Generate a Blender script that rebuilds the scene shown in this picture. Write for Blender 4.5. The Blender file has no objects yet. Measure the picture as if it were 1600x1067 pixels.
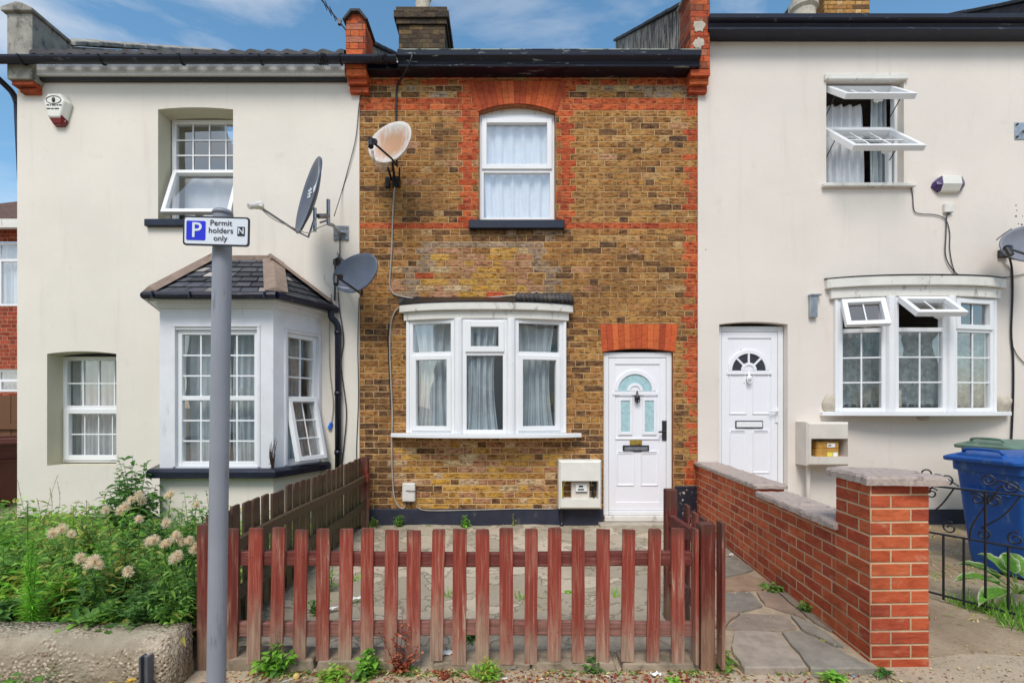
import bpy, bmesh, math, random
from mathutils import Vector, Matrix, noise
R = math.radians
PI = math.pi
rnd = random.Random(11)
scene = bpy.context.scene
COL = scene.collection

# ------------------------------------------------------------ camera, sky, sun, exposure
CAM_H, CAM_D, FOC, VX, VY = 1.42, 6.0, 780.0, 785.0, 635.0
cd = bpy.data.cameras.new('camera')
cam = bpy.data.objects.new('camera', cd)
COL.objects.link(cam)
cam.location = (0, -CAM_D, CAM_H)
cam.rotation_euler = (R(90), 0, 0)
cd.sensor_width = 36.0
cd.lens = 36.0 * FOC / 1600.0
cd.shift_x = (800 - VX) / 1600.0
cd.shift_y = (VY - 533.5) / 1600.0
cd.clip_start = 0.05
cd.clip_end = 2000
scene.camera = cam

SUN_EL, SUN_AZ = 52.0, 192.0          # degrees; azimuth from +Y clockwise: the sun stands behind the camera
world = bpy.data.worlds.new('World')
scene.world = world
world.use_nodes = True
nt = world.node_tree
for n in list(nt.nodes): nt.nodes.remove(n)
def wn(t, **k):
    n = nt.nodes.new(t)
    for a, b in k.items(): setattr(n, a, b)
    return n
wo = wn('ShaderNodeOutputWorld'); wb = wn('ShaderNodeBackground')
sky = wn('ShaderNodeTexSky'); sky.sky_type = 'NISHITA'; sky.sun_disc = False
sky.sun_elevation = R(SUN_EL); sky.sun_rotation = R(SUN_AZ); sky.air_density = 1.0; sky.dust_density = 0.6; sky.ozone_density = 1.3
tc = wn('ShaderNodeTexCoord'); mp = wn('ShaderNodeMapping'); mp.inputs['Scale'].default_value = (1.0, 1.0, 3.2)
mp.inputs['Location'].default_value = (0.35, 0.1, 0.4)
n1 = wn('ShaderNodeTexNoise'); n1.inputs['Scale'].default_value = 2.1; n1.inputs['Detail'].default_value = 9; n1.inputs['Roughness'].default_value = 0.55; n1.inputs['Distortion'].default_value = 0.35
rp = wn('ShaderNodeValToRGB'); rp.color_ramp.elements[0].position = 0.50; rp.color_ramp.elements[1].position = 0.80
rp.color_ramp.elements[1].color = (0.85, 0.85, 0.85, 1)
mx = wn('ShaderNodeMix', data_type='RGBA'); mx.inputs['B'].default_value = (7.6, 7.5, 7.4, 1)
hs = wn('ShaderNodeHueSaturation'); hs.inputs['Saturation'].default_value = 1.15; hs.inputs['Hue'].default_value = 0.487; hs.inputs['Value'].default_value = 1.5
nt.links.new(tc.outputs['Generated'], mp.inputs['Vector']); nt.links.new(mp.outputs['Vector'], n1.inputs['Vector'])
sx = wn('ShaderNodeSeparateXYZ'); nt.links.new(tc.outputs['Generated'], sx.inputs[0])
fill_bank = wn('ShaderNodeMapRange'); fill_bank.inputs['From Min'].default_value = 0.15; fill_bank.inputs['From Max'].default_value = -0.75; fill_bank.inputs['To Min'].default_value = 0.0; fill_bank.inputs['To Max'].default_value = 0.17
nt.links.new(sx.outputs[1], fill_bank.inputs[0])          # a thicker bank of unseen cloud added behind the camera to whiten the light
ad = wn('ShaderNodeMath', operation='ADD'); nt.links.new(n1.outputs['Fac'], ad.inputs[0]); nt.links.new(fill_bank.outputs[0], ad.inputs[1])
nt.links.new(ad.outputs[0], rp.inputs['Fac']); nt.links.new(rp.outputs['Color'], mx.inputs['Factor'])
nt.links.new(sky.outputs['Color'], hs.inputs['Color']); nt.links.new(hs.outputs['Color'], mx.inputs['A'])
nt.links.new(mx.outputs['Result'], wb.inputs['Color']); nt.links.new(wb.outputs['Background'], wo.inputs['Surface'])
wb.inputs['Strength'].default_value = 0.10

sl = bpy.data.lights.new('sun', 'SUN'); so = bpy.data.objects.new('sun', sl); COL.objects.link(so)
sl.energy = 2.0; sl.angle = R(24); sl.color = (1.0, 0.955, 0.89)
az, el = R(SUN_AZ), R(SUN_EL)
sdir = Vector((math.sin(az) * math.cos(el), math.cos(az) * math.cos(el), math.sin(el)))
so.rotation_euler = (-sdir).to_track_quat('-Z', 'Y').to_euler()
so.location = (0, -8, 12)
vs = scene.view_settings
vs.view_transform = 'Standard'; vs.look = 'None'; vs.exposure = 0.42; vs.gamma = 1.0
scene.cycles.max_bounces = 6; scene.cycles.transparent_max_bounces = 12

# ------------------------------------------------------------ helpers
def S(r, g, b):
    def f(c):
        c /= 255.0
        return c / 12.92 if c <= 0.04045 else ((c + 0.055) / 1.055) ** 2.4
    return (f(r), f(g), f(b))
def WX(px): return (px - VX) / 130.0
def WZ(py): return CAM_H + (VY - py) / 130.0
def P(px, py, d):
    return Vector(((px - VX) * d / FOC, d - CAM_D, CAM_H + (VY - py) * d / FOC))
def G(px, py, z=0.0):                   # the point of the level z seen at a picture position
    d = (CAM_H - z) * FOC / (py - VY)
    return Vector(((px - VX) * d / FOC, d - CAM_D, z))

class MB:
    def __init__(s, m=None):
        s.v = []; s.f = []; s.mi = []; s.c = []; s.m = m or Matrix(); s.hascol = False
    def vt(s, p):
        s.v.append(tuple(s.m @ Vector(p))); return len(s.v) - 1
    def face(s, ids, mi=0, col=None):
        s.f.append(tuple(ids)); s.mi.append(mi); s.c.append(col)
        if col is not None: s.hascol = True
    def poly(s, pts, mi=0, col=None): s.face([s.vt(p) for p in pts], mi, col)
    def box(s, x0, x1, y0, y1, z0, z1, mi=0, col=None):
        a = [s.vt(p) for p in ((x0,y0,z0),(x1,y0,z0),(x1,y1,z0),(x0,y1,z0),(x0,y0,z1),(x1,y0,z1),(x1,y1,z1),(x0,y1,z1))]
        for q in ((3,2,1,0),(4,5,6,7),(0,1,5,4),(1,2,6,5),(2,3,7,6),(3,0,4,7)): s.face([a[i] for i in q], mi, col)
    def loft(s, rings, mi=0, cap=True, closed=True, col=None):
        ids = [[s.vt(p) for p in r] for r in rings]; n = len(ids[0])
        for a, b in zip(ids, ids[1:]):
            for i in range(n if closed else n - 1):
                j = (i + 1) % n
                s.face((a[i], a[j], b[j], b[i]), mi, col)
        if cap:
            s.face(ids[0][::-1], mi, col); s.face(ids[-1], mi, col)
    def prism(s, poly, axis, a0, a1, mi=0, col=None):
        def q(p, a): return (p[0], a, p[1]) if axis == 'y' else ((a, p[0], p[1]) if axis == 'x' else (p[0], p[1], a))
        s.loft([[q(p, a0) for p in poly], [q(p, a1) for p in poly]], mi, True, True, col)
    def tube(s, pts, r, n=8, mi=0, cap=True, col=None):
        pts = [Vector(p) for p in pts]; rs = r if isinstance(r, (list, tuple)) else [r] * len(pts)
        rings = []; nrm = None
        for i, p in enumerate(pts):
            t = (pts[min(i + 1, len(pts) - 1)] - pts[max(i - 1, 0)]).normalized()
            if nrm is None:
                nrm = t.cross(Vector((0, 0, 1)))
                if nrm.length < 0.05: nrm = t.cross(Vector((1, 0, 0)))
            nrm = (nrm - t * nrm.dot(t)).normalized(); b = t.cross(nrm)
            rings.append([p + (nrm * math.cos(2 * PI * k / n) + b * math.sin(2 * PI * k / n)) * rs[i] for k in range(n)])
        s.loft(rings, mi, cap, True, col)
    def lathe(s, prof, n=20, c=(0, 0, 0), mi=0, cap=True):
        s.loft([[(c[0] + r * math.cos(2 * PI * k / n), c[1] + r * math.sin(2 * PI * k / n), c[2] + z) for k in range(n)] for r, z in prof], mi, cap)
    def build(s, name, mats, parent=None, smooth=False, bevel=0.0, seg=1):
        me = bpy.data.meshes.new(name)
        me.from_pydata(s.v, [], s.f)
        if not isinstance(mats, (list, tuple)): mats = [mats]
        for m in mats: me.materials.append(m)
        me.polygons.foreach_set('material_index', s.mi)
        if s.hascol:
            at = me.color_attributes.new('Col', 'FLOAT_COLOR', 'CORNER'); buf = []
            for f, c in zip(s.f, s.c):
                if c is None: c = (1, 1, 1, 1)
                if isinstance(c[0], (tuple, list)):
                    for q in c: buf.extend(q if len(q) == 4 else (*q, 1.0))
                else:
                    for _ in f: buf.extend(c if len(c) == 4 else (*c, 1.0))
            at.data.foreach_set('color', buf)
        if not isinstance(mats, list) or True:
            bm = bmesh.new(); bm.from_mesh(me); bmesh.ops.recalc_face_normals(bm, faces=bm.faces); bm.to_mesh(me); bm.free()
        if smooth: me.polygons.foreach_set('use_smooth', [True] * len(me.polygons))
        me.update()
        o = bpy.data.objects.new(name, me); COL.objects.link(o)
        if bevel:
            md = o.modifiers.new('bevel', 'BEVEL'); md.width = bevel; md.segments = seg; md.limit_method = 'ANGLE'; md.angle_limit = R(40)
        if parent is not None:
            o.parent = parent
            if parent.type == 'EMPTY' and not parent.get('_local'):
                o.matrix_parent_inverse = Matrix.Translation(parent.location).inverted()
        return o

def tag(o, label, cat, group=None):
    o['label'] = label; o['category'] = cat
    if group: o['group'] = group
    return o
def thing(name, label, cat, loc=(0, 0, 0), rz=0.0, group=None, local=False):
    o = bpy.data.objects.new(name, None); COL.objects.link(o)
    o.empty_display_size = 0.1
    o.location = loc; o.rotation_euler = (0, 0, rz)
    if local: o['_local'] = 1
    return tag(o, label, cat, group)
def struct(o): o['kind'] = 'structure'; return o
def dup(src, loc=None, rz=None, label=None):
    c = src.copy(); COL.objects.link(c)
    if loc is not None: c.location = loc
    if rz is not None: c.rotation_euler = (0, 0, rz)
    if label: c['label'] = label
    for ch in src.children:
        d = ch.copy(); COL.objects.link(d); d.parent = c
        for g in ch.children:
            e = g.copy(); COL.objects.link(e); e.parent = d
    return c
def spline(pts, k=6):
    pts = [Vector(p) for p in pts]; out = []
    for i in range(len(pts) - 1):
        p0 = pts[max(i - 1, 0)]; p1 = pts[i]; p2 = pts[i + 1]; p3 = pts[min(i + 2, len(pts) - 1)]
        for q in range(k):
            t = q / k
            out.append(0.5 * ((2 * p1) + (p2 - p0) * t + (2 * p0 - 5 * p1 + 4 * p2 - p3) * t * t + (3 * p1 - p0 - 3 * p2 + p3) * t ** 3))
    out.append(pts[-1]); return out
def XF(ox, oy, oz, phi=0.0): return Matrix.Translation((ox, oy, oz)) @ Matrix.Rotation(phi, 4, 'Z')
def rrect(w, d, r, z, n=4, cx=0, cy=0):
    out = []
    for (sx, sy, a0) in ((1, 1, 0), (-1, 1, 90), (-1, -1, 180), (1, -1, 270)):
        for k in range(n + 1):
            a = R(a0 + 90 * k / n)
            out.append((cx + sx * (w / 2 - r) + r * math.cos(a), cy + sy * (d / 2 - r) + r * math.sin(a), z))
    return out
def text_into(mb, body, size, cx, cz, y, mi=0, bold=0.0, sx=1.0):
    cu = bpy.data.curves.new('text', 'FONT'); cu.body = body; cu.size = size; cu.align_x = 'CENTER'; cu.align_y = 'CENTER'; cu.offset = bold; cu.resolution_u = 3
    o = bpy.data.objects.new('text', cu); COL.objects.link(o)
    dg = bpy.context.evaluated_depsgraph_get(); me = o.evaluated_get(dg).to_mesh()
    b = len(mb.v)
    for v in me.vertices: mb.vt((cx + v.co.x * sx, y, cz + v.co.y))
    for p in me.polygons: mb.face([b + i for i in p.vertices], mi)
    o.evaluated_get(dg).to_mesh_clear(); bpy.data.objects.remove(o); bpy.data.curves.remove(cu)

# ------------------------------------------------------------ materials
class NT:
    def __init__(s, name):
        s.m = bpy.data.materials.new(name); s.m.use_nodes = True; s.t = s.m.node_tree
        for n in list(s.t.nodes): s.t.nodes.remove(n)
        s.out = s.t.nodes.new('ShaderNodeOutputMaterial')
    def n(s, t, ins=None, **k):
        n = s.t.nodes.new(t)
        for a, b in k.items(): setattr(n, a, b)
        for a, b in (ins or {}).items():
            if isinstance(b, bpy.types.NodeSocket): s.t.links.new(b, n.inputs[a])
            else: n.inputs[a].default_value = b
        return n
    def pos(s, scale=(1, 1, 1)):
        g = s.n('ShaderNodeNewGeometry')
        return s.n('ShaderNodeMapping', {'Vector': g.outputs['Position'], 'Scale': scale}).outputs[0]
    def noise(s, vec, scale, detail=4, rough=0.55, dist=0.0):
        return s.n('ShaderNodeTexNoise', {'Vector': vec, 'Scale': scale, 'Detail': detail, 'Roughness': rough, 'Distortion': dist}).outputs['Fac']
    def ramp(s, fac, a, b, lo=0.0, hi=1.0):
        return s.n('ShaderNodeMapRange', {'Value': fac, 'From Min': a, 'From Max': b, 'To Min': lo, 'To Max': hi}, interpolation_type='SMOOTHSTEP').outputs[0]
    def mix(s, fac, a, b, blend='MIX'):
        def c(x): return x if isinstance(x, bpy.types.NodeSocket) else (*x[:3], 1.0)
        m = s.n('ShaderNodeMix', data_type='RGBA', blend_type=blend)
        for key, val in (('Factor', fac), ('A', c(a)), ('B', c(b))):
            sock = m.inputs[{'Factor': 0, 'A': 6, 'B': 7}[key]]
            if isinstance(val, bpy.types.NodeSocket): s.t.links.new(val, sock)
            else: sock.default_value = val
        return m.outputs[2]
    def math(s, op, a, b=0.0):
        m = s.n('ShaderNodeMath', operation=op)
        for i, v in enumerate((a, b)):
            if isinstance(v, bpy.types.NodeSocket): s.t.links.new(v, m.inputs[i])
            else: m.inputs[i].default_value = v
        return m.outputs[0]
    def bump(s, h, dist=0.004, strength=0.6, nrm=None):
        i = {'Height': h, 'Distance': dist, 'Strength': strength}
        if nrm: i['Normal'] = nrm
        return s.n('ShaderNodeBump', i).outputs[0]
    def finish(s, col, rough=0.7, metal=0.0, nrm=None, spec=0.5, coat=0.0, trans=None):
        i = {'Base Color': col if isinstance(col, bpy.types.NodeSocket) else (*col[:3], 1), 'Roughness': rough, 'Metallic': metal, 'Specular IOR Level': spec, 'Coat Weight': coat}
        if nrm: i['Normal'] = nrm
        b = s.n('ShaderNodeBsdfPrincipled', i)
        sh = b.outputs[0]
        if trans:
            tr = s.n('ShaderNodeBsdfTranslucent', {'Color': col if isinstance(col, bpy.types.NodeSocket) else (*col[:3], 1)})
            sh = s.n('ShaderNodeMixShader', {0: trans, 1: sh, 2: tr.outputs[0]}).outputs[0]
        s.t.links.new(sh, s.out.inputs['Surface']); return s.m

def mul(c, k): return tuple(min(1.0, x * k) for x in c[:3])
def mat(name, c, rough=0.6, var=0.12, vs=5.0, bump=0.0, bs=60.0, metal=0.0, spec=0.5, dirt=None, damt=0.5, dscale=(3, 3, 0.7), dlo=0.55, dhi=0.75, trans=None, bd=0.003):
    t = NT(name); p = t.pos()
    f = t.noise(p, vs, 6, 0.6)
    col = t.mix(t.ramp(f, 0.3, 0.7), mul(c, 1 - var), mul(c, 1 + var))
    if dirt:
        d = t.noise(t.pos(dscale), 2.0, 7, 0.65)
        col = t.mix(t.math('MULTIPLY', t.ramp(d, dlo, dhi), damt), col, dirt)
    nr = t.bump(t.noise(p, bs, 5, 0.6), bd, bump) if bump else None
    return t.finish(col, rough, metal, nr, spec, 0, trans)

def brick_mat(name, mortar, sooty=0.55, rag=0.5, bscale=38.0, dirt=None, damt=0.0, lo=0.35, hi=0.62, blend=None):
    t = NT(name); p = t.pos(); p2 = t.pos((0.5, 0.5, 1.45))
    at = t.n('ShaderNodeAttribute', attribute_name='Col')
    n = t.noise(p, 70.0, 5, 0.65); n2 = t.noise(p2, bscale, 7, 0.74, 0.5); n3 = t.noise(p, 1.6, 4, 0.6); n4 = t.noise(p, 160.0, 3, 0.6)
    m = t.ramp(t.math('ADD', at.outputs['Alpha'], t.math('MULTIPLY', t.math('SUBTRACT', n, 0.5), rag * 2)), lo, hi)
    col = at.outputs['Color']
    if blend:
        sp = t.n('ShaderNodeSeparateColor', {0: col}); notred = t.ramp(t.math('DIVIDE', sp.outputs[1], sp.outputs[0]), 0.27, 0.36)
        col = t.mix(t.math('MULTIPLY', notred, t.ramp(t.noise(p2, 17.0, 5, 0.65), 0.38, 0.62, 0.0, 0.5)), col, blend)
    dark = t.mix(1.0, col, (0.31, 0.265, 0.24), 'MULTIPLY')
    col = t.mix(t.math('MULTIPLY', t.ramp(n2, 0.48, 0.58), sooty), col, dark)
    lite = t.mix(0.42, col, mortar)
    col = t.mix(t.math('MULTIPLY', t.ramp(n2, 0.45, 0.32), 0.75), col, lite)
    col = t.mix(t.math('MULTIPLY', t.ramp(n4, 0.62, 0.72), sooty * 0.7), col, dark)
    mo = t.mix(t.ramp(n3, 0.35, 0.7), mortar, mul(mortar, 0.70))
    if blend: mo = t.mix(t.math('MULTIPLY', t.math('SUBTRACT', 1.0, notred), 0.8), mo, t.mix(0.3, at.outputs['Color'], mortar))
    col = t.mix(m, mo, col)
    if dirt:
        col = t.mix(t.math('MULTIPLY', t.ramp(t.noise(t.pos((1, 1, 0.5)), 1.9, 6, 0.6), 0.48, 0.72), damt), col, dirt)
    h = t.math('ADD', m, t.math('MULTIPLY', n2, 0.8))
    return t.finish(col, 0.88, 0, t.bump(h, 0.006, 0.8), 0.25)

def wood_mat(name, paint, bare, wear_lo, wear_hi, vertical=True, amt=1.0):
    t = NT(name)
    info = t.n('ShaderNodeObjectInfo'); g = t.n('ShaderNodeNewGeometry')
    off = t.n('ShaderNodeVectorMath', {0: g.outputs['Position']}, operation='ADD')
    r3 = t.n('ShaderNodeCombineXYZ', {0: t.math('MULTIPLY', info.outputs['Random'], 7.0), 1: 0.0, 2: t.math('MULTIPLY', info.outputs['Random'], 13.0)})
    t.t.links.new(r3.outputs[0], off.inputs[1])
    sc = (70, 70, 3.0) if vertical else (3.0, 70, 70)
    gr = t.noise(t.n('ShaderNodeMapping', {'Vector': off.outputs[0], 'Scale': sc}).outputs[0], 1.0, 6, 0.65, 0.6)
    bl = t.noise(t.n('ShaderNodeMapping', {'Vector': off.outputs[0], 'Scale': (14, 14, 4)}).outputs[0], 1.0, 6, 0.65, 0.3)
    z = t.n('ShaderNodeSeparateXYZ', {0: g.outputs['Position']}).outputs[2]
    w = t.ramp(t.math('ADD', z, t.math('ADD', t.math('MULTIPLY', t.math('SUBTRACT', bl, 0.5), 0.85), t.math('ADD', t.math('MULTIPLY', t.math('SUBTRACT', gr, 0.5), 0.35), t.math('MULTIPLY', t.math('SUBTRACT', info.outputs['Random'], 0.5), 0.22)))), wear_hi, wear_lo)
    pc = t.mix(t.ramp(gr, 0.3, 0.75), mul(paint, 0.72), mul(paint, 1.25))
    pc = t.mix(t.math('MULTIPLY', info.outputs['Random'], 0.45), pc, mul(paint, 0.6))
    bc = t.mix(t.ramp(gr, 0.3, 0.7), mul(bare, 0.55), mul(bare, 1.25))
    col = t.mix(t.math('MULTIPLY', w, amt), pc, bc)
    chip = t.ramp(t.math('ADD', gr, t.math('MULTIPLY', bl, 0.6)), 0.93, 1.0)
    col = t.mix(t.math('MULTIPLY', chip, 0.8), col, mul(bare, 1.3))
    streak = t.ramp(t.math('ADD', gr, t.math('MULTIPLY', bl, 0.35)), 0.62, 0.86)
    col = t.mix(t.math('MULTIPLY', streak, 0.42), col, mul(bare, 0.95))
    topd = t.ramp(t.math('ADD', z, t.math('MULTIPLY', t.math('SUBTRACT', bl, 0.5), 0.14)), 0.70, 0.76)
    col = t.mix(t.math('MULTIPLY', topd, 0.6), col, S(82, 58, 50))
    hole = t.ramp(t.noise(t.pos(), 95.0, 2, 0.5), 0.71, 0.75)
    col = t.mix(t.math('MULTIPLY', hole, 0.6), col, mul(paint, 0.25))
    return t.finish(col, 0.72, 0, t.bump(t.math('ADD', gr, t.math('MULTIPLY', bl, 0.5)), 0.004, 0.6), 0.3)

def render_mat(name, c, dirtc):
    t = NT(name); p = t.pos()
    col = t.mix(t.ramp(t.noise(p, 0.9, 5, 0.55), 0.3, 0.7), mul(c, 0.955), mul(c, 1.03))
    st = t.noise(t.pos((2.6, 2.6, 0.22)), 2.2, 7, 0.62)
    col = t.mix(t.math('MULTIPLY', t.ramp(st, 0.53, 0.80), 0.26), col, dirtc)
    sp = t.noise(p, 42.0, 3, 0.5)
    col = t.mix(t.math('MULTIPLY', t.ramp(sp, 0.70, 0.76), 0.25), col, mul(dirtc, 0.7))
    blotch = t.noise(p, 3.2, 7, 0.7)
    col = t.mix(t.math('MULTIPLY', t.ramp(blotch, 0.58, 0.72), 0.16), col, mul(dirtc, 0.9))
    h = t.math('ADD', t.noise(p, 120, 4, 0.6), t.math('MULTIPLY', t.noise(p, 9, 4, 0.5), 2.0))
    return t.finish(col, 0.9, 0, t.bump(h, 0.0022, 0.6), 0.2)

def glass_mat(name, tint=(0.95, 0.97, 0.97), lo=0.19):
    t = NT(name)
    nr = t.bump(t.noise(t.pos(), 1.7, 2, 0.5), 0.012, 0.35)
    bf = t.n('ShaderNodeNewGeometry').outputs['Backfacing']; fr = t.n('ShaderNodeFresnel', {'IOR': t.ramp(bf, 0.0, 1.0, 1.55, 1 / 1.55), 'Normal': nr})
    f = t.math('ADD', fr.outputs[0], lo)
    tr = t.n('ShaderNodeBsdfTransparent', {'Color': (*tint, 1)})
    gl = t.n('ShaderNodeBsdfGlossy', {'Color': (1, 1, 1, 1), 'Roughness': 0.012, 'Normal': nr})
    ms = t.n('ShaderNodeMixShader', {0: f, 1: tr.outputs[0], 2: gl.outputs[0]})
    t.t.links.new(ms.outputs[0], t.out.inputs['Surface']); return t.m

def leaf_mat(name, trans=0.3):
    t = NT(name)
    at = t.n('ShaderNodeAttribute', attribute_name='Col')
    n = t.noise(t.pos(), 55, 4, 0.6)
    col = t.mix(t.ramp(n, 0.3, 0.7), t.mix(1.0, at.outputs['Color'], (0.85, 0.88, 0.8), 'MULTIPLY'), t.mix(1.0, at.outputs['Color'], (1.22, 1.2, 1.15), 'MULTIPLY'))
    return t.finish(col, 0.55, 0, None, 0.35, 0, trans)

M = {}
M['cream'] = render_mat('cream_render', S(228, 220, 208), S(180, 170, 152))
M['white_render'] = render_mat('white_render', S(223, 214, 204), S(180, 166, 152))
M['bay_paint'] = mat('blue_white_paint', S(222, 222, 226), 0.55, 0.05, 4, 0.25, 50, dirt=S(140, 140, 145), damt=0.35, dscale=(6, 6, 1.2), dlo=0.6, dhi=0.75)
M['upvc'] = mat('white_plastic_frame', S(232, 233, 234), 0.32, 0.025, 3, dirt=S(170, 166, 155), damt=0.25, dscale=(5, 5, 3), dlo=0.62, dhi=0.8)
M['upvc_old'] = mat('weathered_white_frame', S(220, 217, 209), 0.5, 0.05, 6, 0.1, 60, dirt=S(105, 98, 84), damt=0.75, dscale=(5, 5, 2.2), dlo=0.56, dhi=0.72)
M['door'] = mat('white_door_skin', S(236, 236, 240), 0.35, 0.015, 3, dirt=S(190, 186, 180), damt=0.2, dscale=(3, 3, 2), dlo=0.6, dhi=0.8)
M['navy'] = mat('navy_gloss_paint', S(22, 28, 46), 0.35, 0.3, 6, 0.2, 30, dirt=S(98, 100, 100), damt=0.55, dscale=(5, 5, 4), dlo=0.62, dhi=0.72)
M['navy_plinth'] = mat('navy_masonry_paint', S(38, 42, 58), 0.7, 0.25, 5, 0.5, 40, dirt=S(105, 100, 95), damt=0.5, dscale=(4, 4, 2), dlo=0.6, dhi=0.72)
M['peel'] = mat('peeling_black_paint', S(28, 30, 44), 0.6, 0.3, 8, 0.6, 30, dirt=S(178, 170, 160), damt=1.0, dscale=(9, 9, 8), dlo=0.585, dhi=0.60)
M['black'] = mat('black_plastic', S(24, 25, 30), 0.4, 0.2, 10, 0.05, 50)
M['gutter'] = mat('dark_gutter_paint', S(15, 18, 38), 0.33, 0.25, 6, 0.15, 40, dirt=S(120, 125, 120), damt=0.4, dscale=(4, 8, 14), dlo=0.60, dhi=0.70)
M['gutter_worn'] = mat('worn_gutter_paint', S(14, 16, 36), 0.33, 0.25, 6, 0.15, 40, dirt=S(150, 156, 150), damt=0.8, dscale=(2.2, 9, 14), dlo=0.60, dhi=0.67)
M['slate'] = None
t = NT('slate_grey'); at = t.n('ShaderNodeAttribute', attribute_name='Col'); nn = t.noise(t.pos(), 30, 6, 0.65)
M['slate'] = t.finish(t.mix(t.ramp(nn, 0.3, 0.72), t.mix(1.0, at.outputs['Color'], (0.6, 0.62, 0.66), 'MULTIPLY'), at.outputs['Color']), 0.65, 0, t.bump(nn, 0.004, 0.6), 0.4)
M['tile'] = mat('dark_roof_tile', S(70, 66, 66), 0.75, 0.3, 8, 0.5, 40, dirt=S(120, 118, 100), damt=0.5)
M['browntile'] = mat('brown_roof_tile', S(98, 72, 60), 0.8, 0.35, 12, 0.5, 40)
M['lead'] = mat('tan_flashing', S(138, 118, 104), 0.75, 0.16, 9, 0.5, 35, dirt=S(98, 84, 76), damt=0.7, dscale=(6, 6, 6))
M['stone'] = mat('weathered_stone', S(150, 146, 136), 0.85, 0.22, 7, 0.7, 45, dirt=S(52, 52, 50), damt=0.8, dscale=(4, 4, 2.5), dlo=0.5, dhi=0.7)
M['coping'] = mat('grey_coping_concrete', S(178, 162, 152), 0.9, 0.2, 16, 0.8, 60, dirt=S(92, 84, 78), damt=0.75, dscale=(8, 8, 8), dlo=0.5, dhi=0.68, bd=0.008)
M['concrete'] = None
M['darkcop'] = mat('dark_coping', S(58, 60, 62), 0.8, 0.3, 8, 0.6, 40)
M['facade'] = brick_mat('stock_brick', S(204, 170, 122), 0.95, 0.75, 28.0, S(84, 60, 40), 0.50, 0.44, 0.74, S(156, 106, 64))
M['orange'] = brick_mat('orange_brick', S(204, 174, 140), 0.34, 0.22, 16.0, S(104, 52, 38), 0.34, 0.5, 0.72)
M['redpier'] = brick_mat('red_pier_brick', S(120, 92, 74), 0.5, 0.5, 30.0, S(60, 40, 34), 0.5)
M['sooty'] = brick_mat('sooty_chimney_brick', S(110, 96, 78), 0.6, 0.5, 30.0, S(48, 42, 38), 0.6)
M['glass'] = glass_mat('window_glass')
M['frost'] = mat('frosted_glass', S(168, 200, 204), 0.12, 0.12, 30, 0.3, 90)
M['darkpane'] = mat('dark_door_glass', S(58, 60, 68), 0.08, 0.2, 10)
M['net'] = mat('net_curtain_fabric', S(236, 238, 242), 0.9, 0.04, 8, 0.2, 150, trans=0.08)
M['greynet'] = mat('grey_curtain_fabric', S(196, 205, 210), 0.9, 0.12, 6, 0.2, 120, trans=0.1)
M['lace'] = mat('lace_curtain_fabric', S(150, 158, 158), 0.9, 0.45, 16, 0.2, 150, trans=0.3, dirt=S(70, 76, 78), damt=0.8, dscale=(9, 9, 9))
M['cream_plastic'] = mat('cream_plastic', S(226, 224, 214), 0.5, 0.04, 6, 0.05, 60, dirt=S(110, 102, 90), damt=0.5, dscale=(8, 8, 3), dlo=0.64, dhi=0.74)
M['beige_plastic'] = mat('beige_plastic', S(212, 204, 192), 0.55, 0.05, 6, 0.05, 60, dirt=S(150, 140, 125), damt=0.4)
M['brass'] = mat('old_brass', S(198, 168, 84), 0.35, 0.2, 20, metal=0.7)
M['meter_tan'] = mat('tan_meter_case', S(186, 140, 66), 0.45, 0.15, 12)
M['chrome'] = mat('galvanised_steel', S(170, 176, 182), 0.35, 0.15, 20, metal=0.8, dirt=S(110, 110, 108), damt=0.4)
M['iron'] = mat('dark_handle_metal', S(70, 68, 70), 0.4, 0.2, 20, metal=0.6)
M['darkdish'] = mat('charcoal_dish_paint', S(82, 90, 106), 0.45, 0.12, 5, dirt=S(120, 124, 130), damt=0.3, dscale=(9, 9, 3))
t = NT('rusty_dish_paint')
tcx = t.n('ShaderNodeTexCoord'); ob = tcx.outputs['Object']
ln = t.n('ShaderNodeVectorMath', {0: t.n('ShaderNodeMapping', {'Vector': ob, 'Scale': (4.2, 4.2, 4.6)}).outputs[0]}, operation='LENGTH').outputs['Value']
st = t.noise(t.n('ShaderNodeMapping', {'Vector': ob, 'Scale': (26, 26, 5)}).outputs[0], 1.0, 7, 0.7)
rf = t.ramp(t.math('SUBTRACT', t.math('MULTIPLY', st, 1.7), ln), -0.45, 0.40)
M['rustdish'] = t.finish(t.mix(t.math('MULTIPLY', rf, 0.9), S(206, 202, 196), t.mix(t.ramp(st, 0.4, 0.65), S(170, 128, 80), S(182, 124, 88))), 0.55)
M['red_lens'] = mat('dark_red_lens', S(120, 16, 28), 0.2, 0.15, 20)
M['purple_lens'] = mat('purple_lens', S(66, 44, 96), 0.2, 0.3, 30)
M['pole'] = mat('grey_pole_paint', S(138, 141, 150), 0.45, 0.06, 4, 0.08, 60, dirt=S(92, 92, 94), damt=0.55, dscale=(14, 14, 2.2), dlo=0.56, dhi=0.70)
M['sign_white'] = mat('sign_white', S(216, 222, 230), 0.4, 0.02, 6)
M['sign_black'] = mat('sign_black', S(26, 28, 34), 0.5, 0.1, 6)
M['sign_blue'] = mat('sign_blue', S(20, 40, 205), 0.4, 0.06, 6)
M['red_wood'] = wood_mat('worn_red_picket_paint', S(152, 66, 52), S(166, 138, 118), -0.04, 0.36)
M['red_rail'] = wood_mat('worn_red_rail_paint', S(112, 54, 48), S(146, 104, 92), 0.0, 0.45, False)
M['dark_red'] = wood_mat('dark_red_post_paint', S(112, 46, 38), S(144, 112, 92), 0.10, 0.42)
M['grey_wood'] = wood_mat('weathered_grey_wood', S(112, 86, 64), S(92, 82, 58), 0.3, 0.9)
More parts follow.
